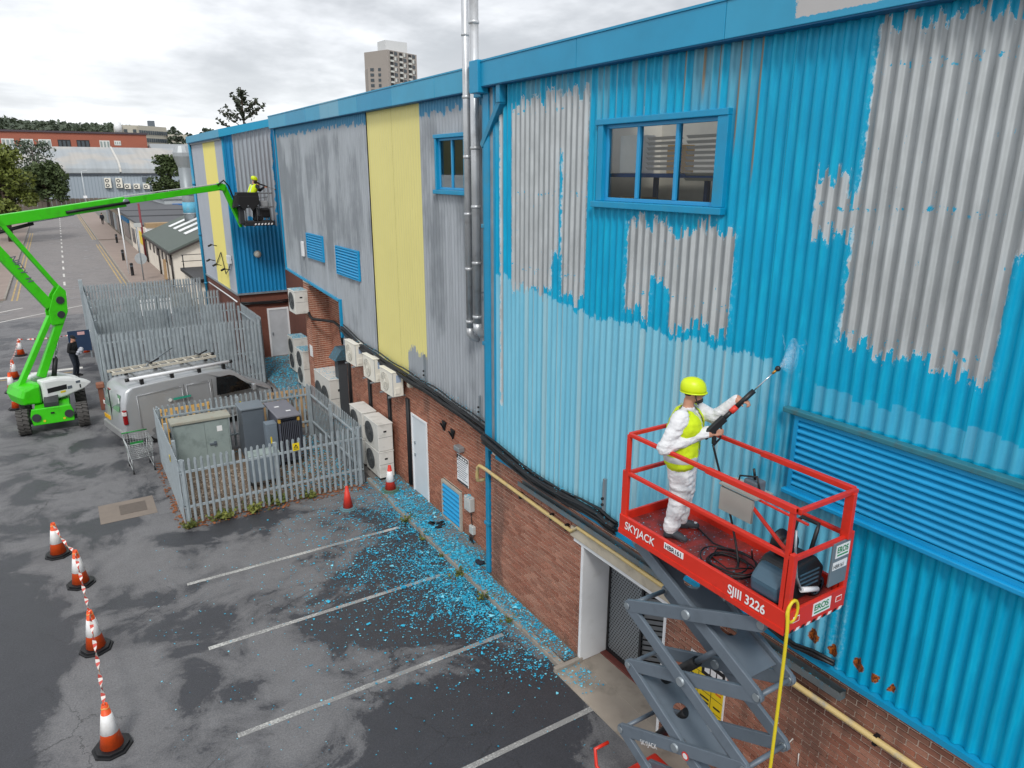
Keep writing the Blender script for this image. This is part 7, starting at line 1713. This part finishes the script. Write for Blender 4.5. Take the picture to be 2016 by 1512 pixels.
# ============================================================ trees
def leaf_mat(name, a, b_):
    m, T, bs = new_mat(name); P = T.pos(); n = T.noise(P, .9, 3.); w_ = T.white(T.comb(*[T.math('FLOOR', v*6.) for v in T.xyz(P)]))
    T.set(bs.inputs['Base Color'], T.val(T.mix(n*.6+w_*.4, lin(a), lin(b_)), T.math('MULTIPLY_ADD', w_, .6, .7))); bs.inputs['Roughness'].default_value = .7; return m
LG1 = leaf_mat('autumn leaf green', '#465526', '#737a30'); LG2 = leaf_mat('dark leaf green', '#2f3f22', '#4d5c30'); LG3 = leaf_mat('conifer needle', '#2a3326', '#3d4733'); LG4 = leaf_mat('far wood green', '#3d4a3c', '#566150')
M_BARK = pm('bark', '#4b3f35', .9, var=.3, vs=3)
def leaves(b, c, rad, n, size, rnd, squash=1., mi=0):
    for k in range(n):
        while True:
            d = V3((rnd.uniform(-1, 1), rnd.uniform(-1, 1), rnd.uniform(-1, 1)))
            if .15 < d.length < 1: break
        p = V3(c)+V3((d.x*rad, d.y*rad, d.z*rad*squash)); s = size*rnd.uniform(.6, 1.3)
        a, e = V3((rnd.gauss(0, 1), rnd.gauss(0, 1), rnd.gauss(0, .7))).normalized(), V3((rnd.gauss(0, 1), rnd.gauss(0, 1), rnd.gauss(0, 1))).normalized()
        e = a.cross(e).normalized(); b.add([p-a*s, p+e*s*.55, p+a*s, p-e*s*.55], [(0, 1, 2, 3)], mi)
def tree(lab, loc, h, R, mat, seed, clumps=26, per=110, size=.28, name='tree', trunk=.3, low=.28, group=None):
    rnd = random.Random(seed); t = thing(name, lab, 'tree', loc, 0, group); x, y, z0 = loc
    b = MB(); b.tube([(x, y, z0), (x+.1*R*.3, y, z0+h*.4), (x, y+.1, z0+h*.85)], [trunk, trunk*.7, trunk*.2], 8); lv = MB()
    for k in range(clumps):
        f = rnd.random(); zz = z0+h*(low+(1-low)*f); rr = R*(1-.75*abs(f-.35)**1.3)*rnd.uniform(.35, .95); a = rnd.uniform(0, 6.3)
        c = V3((x+rr*cos(a), y+rr*sin(a), zz-.08*h*(f > .9))); b.tube([(x, y, z0+h*min(.8, low*.7+f*.5)), (V3((x, y, zz-.1*h))+c)/2, c], [trunk*.3, trunk*.15, .03], 5)
        leaves(lv, c, R*rnd.uniform(.26, .42), per, size, rnd, .8)
    b.build('trunk', M_BARK, t); lv.build('crown', mat, t); return t
GT = 'trees on the verge beside the street'
p1 = yp(20, 400, 110); 
tree('yellowing tree on the verge with the lamp post in front', (-4.9, 104, .1), 11., 3.4, LG1, 1, 40, 130, .3, group=GT)
tree('dark rounded tree beside the timber fence', (-1.2+.2, 181, 0), 9.5, 4.6, LG2, 2, 40, 120, .4, group=GT)
tree('sparse grey-green tree rising above the dark rounded tree', (-2.2, 190.5, 0), 15, 5.2, LG4, 3, 26, 60, .35, group=GT)
tree('young green tree at the edge of the verge', (-6.8, 118, 0), 11.5, 3.6, LG1, 4, 30, 120, .3, group=GT)
tree('dark evergreen bush by the long grey shed', (yp(338, 380, 150).x, 150, 0), 11, 3.2, LG2, 5, 36, 130, .32)
tree('low dark shrub on the verge behind the green boom', (-8.2, 88, 0), 3.6, 2.2, LG2, 8, 18, 100, .2, 'shrub')
tree('hedge-like shrub at the verge edge below the boom elbow', (-7.6, 76, 0), 2.6, 1.9, LG1, 9, 16, 100, .16, 'shrub')
def conifer(lab, loc, h, R, seed, n=15, gap=.0):
    rnd = random.Random(seed); t = thing('conifer_tree', lab, 'tree', loc); x, y, z0 = loc; b = MB(); b.tube([(x, y, z0), (x, y, z0+h)], [.28, .03], 7); lv = MB()
    for k in range(n):
        f = (k+.5)/n; zz = z0+h*(.3+.68*f); L = R*(1-f)**.7
        for j in range(5):
            if rnd.random() < gap+(.25 if f < .8 else 0): continue
            a = rnd.uniform(0, 6.3); d = V3((cos(a), sin(a), .45+.35*f)); e = V3((x, y, zz))+d*L*rnd.uniform(.7, 1.1); b.tube([(x, y, zz), e], [.05, .015], 4)
            m = int(24+44*(1-f))
            for i in range(m):
                s = rnd.uniform(.25, 1.); p = V3((x, y, zz)).lerp(e, s); w_ = .2*(1.2-s)+.03; leaves(lv, p+V3((rnd.gauss(0, w_*.5), rnd.gauss(0, w_*.5), rnd.gauss(0, .12))), .12, 1, .17, rnd)
        for i in range(8 if f > .7 else 2): leaves(lv, (x, y, zz), .22, 1, .14, rnd)
    b.build('trunk', M_BARK, t); lv.build('crown', LG3, t)
conifer('sparse dark conifer standing behind the warehouse roof', (yp(480, 240, 60).x, 60, 0), yp(483, 172, 60).z, 4.4, 11, 16, .2)
for i, (px, py, Y) in enumerate(((343, 240, 400), (408, 244, 330), (399, 251, 330), (372, 256, 380))):
    q_ = yp(px, py, Y); tree(('tall poplar beside the cream office block', 'taller dark cypress by the warehouse corner', 'shorter dark cypress by the warehouse corner', 'small far poplar between office block and warehouse')[i], (q_.x, Y, 0), q_.z, (4.2, 2.6, 1.8, 1.4)[i], LG4, 20+i, 40, 60, .6, trunk=.4, low=.1)
# wooded hill on the skyline
b = MB(); rows = []; NX = 60; hx = lambda i: -420+i*14.
for j, Y in enumerate((560, 640, 720, 800, 900)):
    for i in range(NX):
        x = hx(i); hh = max(0, 1-((x+60)/330)**2)
        k = mnoise.noise(V3((x*.012, Y*.01, 0)))*7+mnoise.noise(V3((x*.05, Y*.03, 4)))*2
        z = (6, 24, 36, 43, 44)[j]*max(0, min(1.05, 1.05-((x-30)/150.)**2*.6 if x > 30 else 1.05))+k*.5; b.v.append((x, Y, max(z, -1)))
for j in range(4):
    for i in range(NX-1): b.f.append([j*NX+i, j*NX+i+1, (j+1)*NX+i+1, (j+1)*NX+i]); b.m.append(0); b.s.append(True)
hl = struct(b.build('hill', pm('hill grass', '#6a6f4c', .95, var=.25, vs=.02)))
rnd = random.Random(5); lv = MB()
for k in range(1150):
    i, j = rnd.randrange(14, NX), rnd.choice((2, 3, 3, 4)); x, Y, z = b.v[j*NX+i]
    if x > 200: continue
    x += rnd.uniform(-8, 8); Y += rnd.uniform(-25, 25); s = rnd.uniform(4, 7.5)
    leaves(lv, (x, Y, z+s*.2), s, 30, 2.0, rnd, .6)
stuff(tag(lv.build('woodland', LG4), 'dark woodland covering the hill on the skyline', 'woodland'))
# ============================================================ blue paint flakes, weeds and small litter
M_FLK = [pm('flake blue', '#2fb1d6', .5, var=.15, vs=30), pm('flake pale blue', '#7bd0e6', .5, var=.1, vs=30), pm('flake deep blue', '#168fb6', .5, var=.1, vs=30)]
rnd = random.Random(21)
def flake(b, x, y, z, s, nrm_tilt=.35):
    a = rnd.uniform(0, 6.3); n = rnd.choice((4, 5, 5, 6)); el = rnd.uniform(.3, 1.); tx, ty = rnd.gauss(0, nrm_tilt), rnd.gauss(0, nrm_tilt); vs = []
    for i in range(n):
        t = 2*pi*i/n+rnd.uniform(-.3, .3); r = s*rnd.uniform(.6, 1.1); u, v = r*cos(t), r*el*sin(t); px, py = u*cos(a)-v*sin(a), u*sin(a)+v*cos(a); vs.append((x+px, y+py, z+.004+abs(px*tx+py*ty)))
    b.add(vs, [tuple(range(n))], rnd.choice((0, 0, 0, 1, 2)))
def zg(x, y): return .105 if x > 6.165 and y > 8.36 else (.02 if x > 6.06 and y < 8.36 else .0)
b = MB(); cnt = 0
BL_ = ((6.40, 12.2, .26, 2.2, 1.3), (6.5, 14.6, .4, 1.6, .85), (6.38, 9.9, .2, 1.0, .8), (5.9, 11.2, .45, 1.0, .95), (5.75, 12.3, .55, .9, .7), (5.3, 11.4, .7, .9, .2), (5.0, 13.0, .8, 1.0, .2), (5.5, 13.9, .5, .8, .24), (5.9, 15.4, .4, 1.0, .22), (4.9, 15.6, .8, .7, .1), (5.9, 8.95, .28, .4, .36), (5.5, 9.3, .5, .5, .1), (6.6, 16.8, .4, .8, .35), (4.2, 12.2, .9, 1.6, .05))
for k in range(260000):
    x, y = rnd.uniform(2.2, 7.0), rnd.uniform(7.6, 17.4)
    if x > 6.56 and y < 11.5: continue
    d = 0.
    for cx, cy, sx, sy, am in BL_:
        u, v = (x-cx)/sx, (y-cy)/sy; e = u*u+v*v
        if e < 9: d = max(d, am*math.exp(-.5*e))
    if d < .002: continue
    cl = mnoise.noise(V3((x*4.2, y*4.2, 0)))*.5+.5; cl2 = mnoise.noise(V3((x*1.3, y*1.3, 7)))*.5+.5
    if rnd.random() > d*(.15+1.5*cl*cl)*(.45+1.0*cl2): continue
    s = rnd.choice((.007, .009, .012, .016, .02, .027))*rnd.uniform(.7, 1.25)
    if rnd.random() < .006: s = rnd.uniform(.04, .075)
    flake(b, x, y, zg(x, y)+rnd.random()*.012, s); cnt += 1
for k in range(620): flake(b, rnd.uniform(.3, 6.), rnd.uniform(5.5, 16.8), 0, rnd.choice((.005, .008, .012, .02)))
# carpet at the far door, in the compound, on the pavement behind
for k in range(9000):
    x, y = rnd.uniform(6.3, 8.3), rnd.uniform(19.5, 32.3)
    if rnd.random() < (.9 if y > 26.5 else .35): flake(b, x, y, .105, rnd.uniform(.02, .045))
for k in range(1500):
    x = 6.0-abs(rnd.gauss(0, 1.0)); y = rnd.uniform(17.4, 21.8)
    if x > 3.4: flake(b, x, y, .03, rnd.uniform(.015, .035))
stuff(tag(b.build('paint_flakes', M_FLK), 'carpet of stripped blue paint flakes along the foot of the wall', 'paint flakes'))
def flakes_on(lab, x0, x1, y0, y1, z, n, s0=.012, s1=.03, tilt=.3):
    b = MB()
    for k in range(n): flake(b, rnd.uniform(x0, x1), rnd.uniform(y0, y1), z(0, 0) if callable(z) else z, rnd.uniform(s0, s1), tilt)
    stuff(tag(b.build('paint_flakes', M_FLK), lab, 'paint flakes'))
flakes_on('blue flakes lying on the nearer tall twin-fan unit', 7.18, 7.78, 26.62, 27.53, 1.595, 520)
flakes_on('blue flakes lying on the tall unit before the far white door', 7.5, 8.08, 28.97, 29.88, 1.595, 520)
flakes_on('blue flakes dotted on the large low white unit', 6.9, 7.6, 22.52, 24.18, 1.535, 190, .012, .034)
flakes_on('blue flakes on top of the unit hung on the brick pier', 6.5, 6.95, 24.46, 25.24, 4.265, 240)
flakes_on('blue and white flakes scattered over the red lift deck', 5.05, 5.8, 3.9, 5.6, ZD, 330, .004, .013)
flakes_on('blue flakes caught in the open grey cable trunking', 6.495, 6.588, 3.7, 10.2, 2.658, 420, .008, .022)
flakes_on('blue flakes on the electric box below the notice board', 6.86, 7.0, 12.78, 13.06, 1.2, 26, .01, .025)
b = MB()
for k in range(520):
    y = rnd.uniform(7.5, 20.4); X = 6.40 if y < 11.3 else 6.80; z = 3.17 if y < 11.3 else 3.40+.02*(y-12)
    flake(b, X+rnd.uniform(-.06, .05), y, z+rnd.uniform(-.08, .04), rnd.uniform(.006, .016), .8)
stuff(tag(b.build('paint_flakes', M_FLK), 'pale flakes caught among the black cable bundles', 'paint flakes'))
# weeds along the kerb and the low fence
M_WEED = leaf_mat('weed leaf', '#4a5f24', '#7b7a3a')
def weed(lab, x, y, z, s, n, seed):
    r = random.Random(seed); t = thing('weed', lab, 'plant', (x, y, z), 0, 'weeds along fence and kerb'); lv = MB(); st = MB()
    for k in range(n):
        a = r.uniform(0, 6.3); L = s*r.uniform(.5, 1.); d = V3((cos(a)*.7, sin(a)*.7, r.uniform(.5, 1.2))).normalized(); p = V3((x+r.gauss(0, s*.35), y+r.gauss(0, s*.2), z)); e = p+d*L; st.tube([p, e], .004, 4)
        for j in range(4): leaves(lv, p.lerp(e, .4+.2*j), s*.12, 2, s*.16, r)
    st.build('stem', M_WEED, t); lv.build('leaf', M_WEED, t)
for i, (px, py, s) in enumerate(((375, 1040, .22), (440, 1022, .34), (500, 1008, .3), (545, 992, .34), (612, 980, .26))):
    p = gr(px, py); weed(('low weed at the fence corner by the pale concrete patch', 'bushy weed at the fence foot, second from that corner', 'bushy weed at the fence foot in the middle', 'tall weed at the fence foot below the hazard sign', 'reddish weed at the fence foot near the red cone')[i], p.x, p.y, 0, s, 26, 40+i)
for i in range(6):
    y = 9.9+i*.95; weed(('grass tuft in the kerb joint nearest the doorway', 'grass tuft in the kerb joint by the flake heap', 'tuft of weeds growing from the flake covered kerb', 'weeds in the kerb opposite the blue vent', 'weeds in the kerb opposite the white door', 'weeds in the kerb close to the red and white cone')[i], 6.14, y, .0, .16+.03*(i % 3), 14, 60+i)
# small litter: dark rags and wood by the wall
t = thing('rag', 'dark rag and stick lying in the flakes beside the blue vent', 'rag', (6.6, 13.9, .1)); b = MB()
for k in range(6): b.cbox((6.62+rnd.uniform(-.1, .12), 13.95+rnd.uniform(-.16, .16), .13), rnd.uniform(.08, .2), rnd.uniform(.05, .12), .04, 0, Matrix.Rotation(rnd.uniform(0, 3), 3, 'Z'))
b.build('cloth', M_BLACK, t, .01)
t = thing('rag', 'pair of dark rags at the foot of the blue downpipe', 'rag', (6.62, 11.75, .1)); b = MB()
for k in range(4): b.ball((6.55+rnd.uniform(-.08, .1), 11.85+rnd.uniform(-.12, .12), .15), rnd.uniform(.05, .08), rnd.uniform(.04, .07), .05, 8, 6)
b.build('cloth', M_NAVY, t)
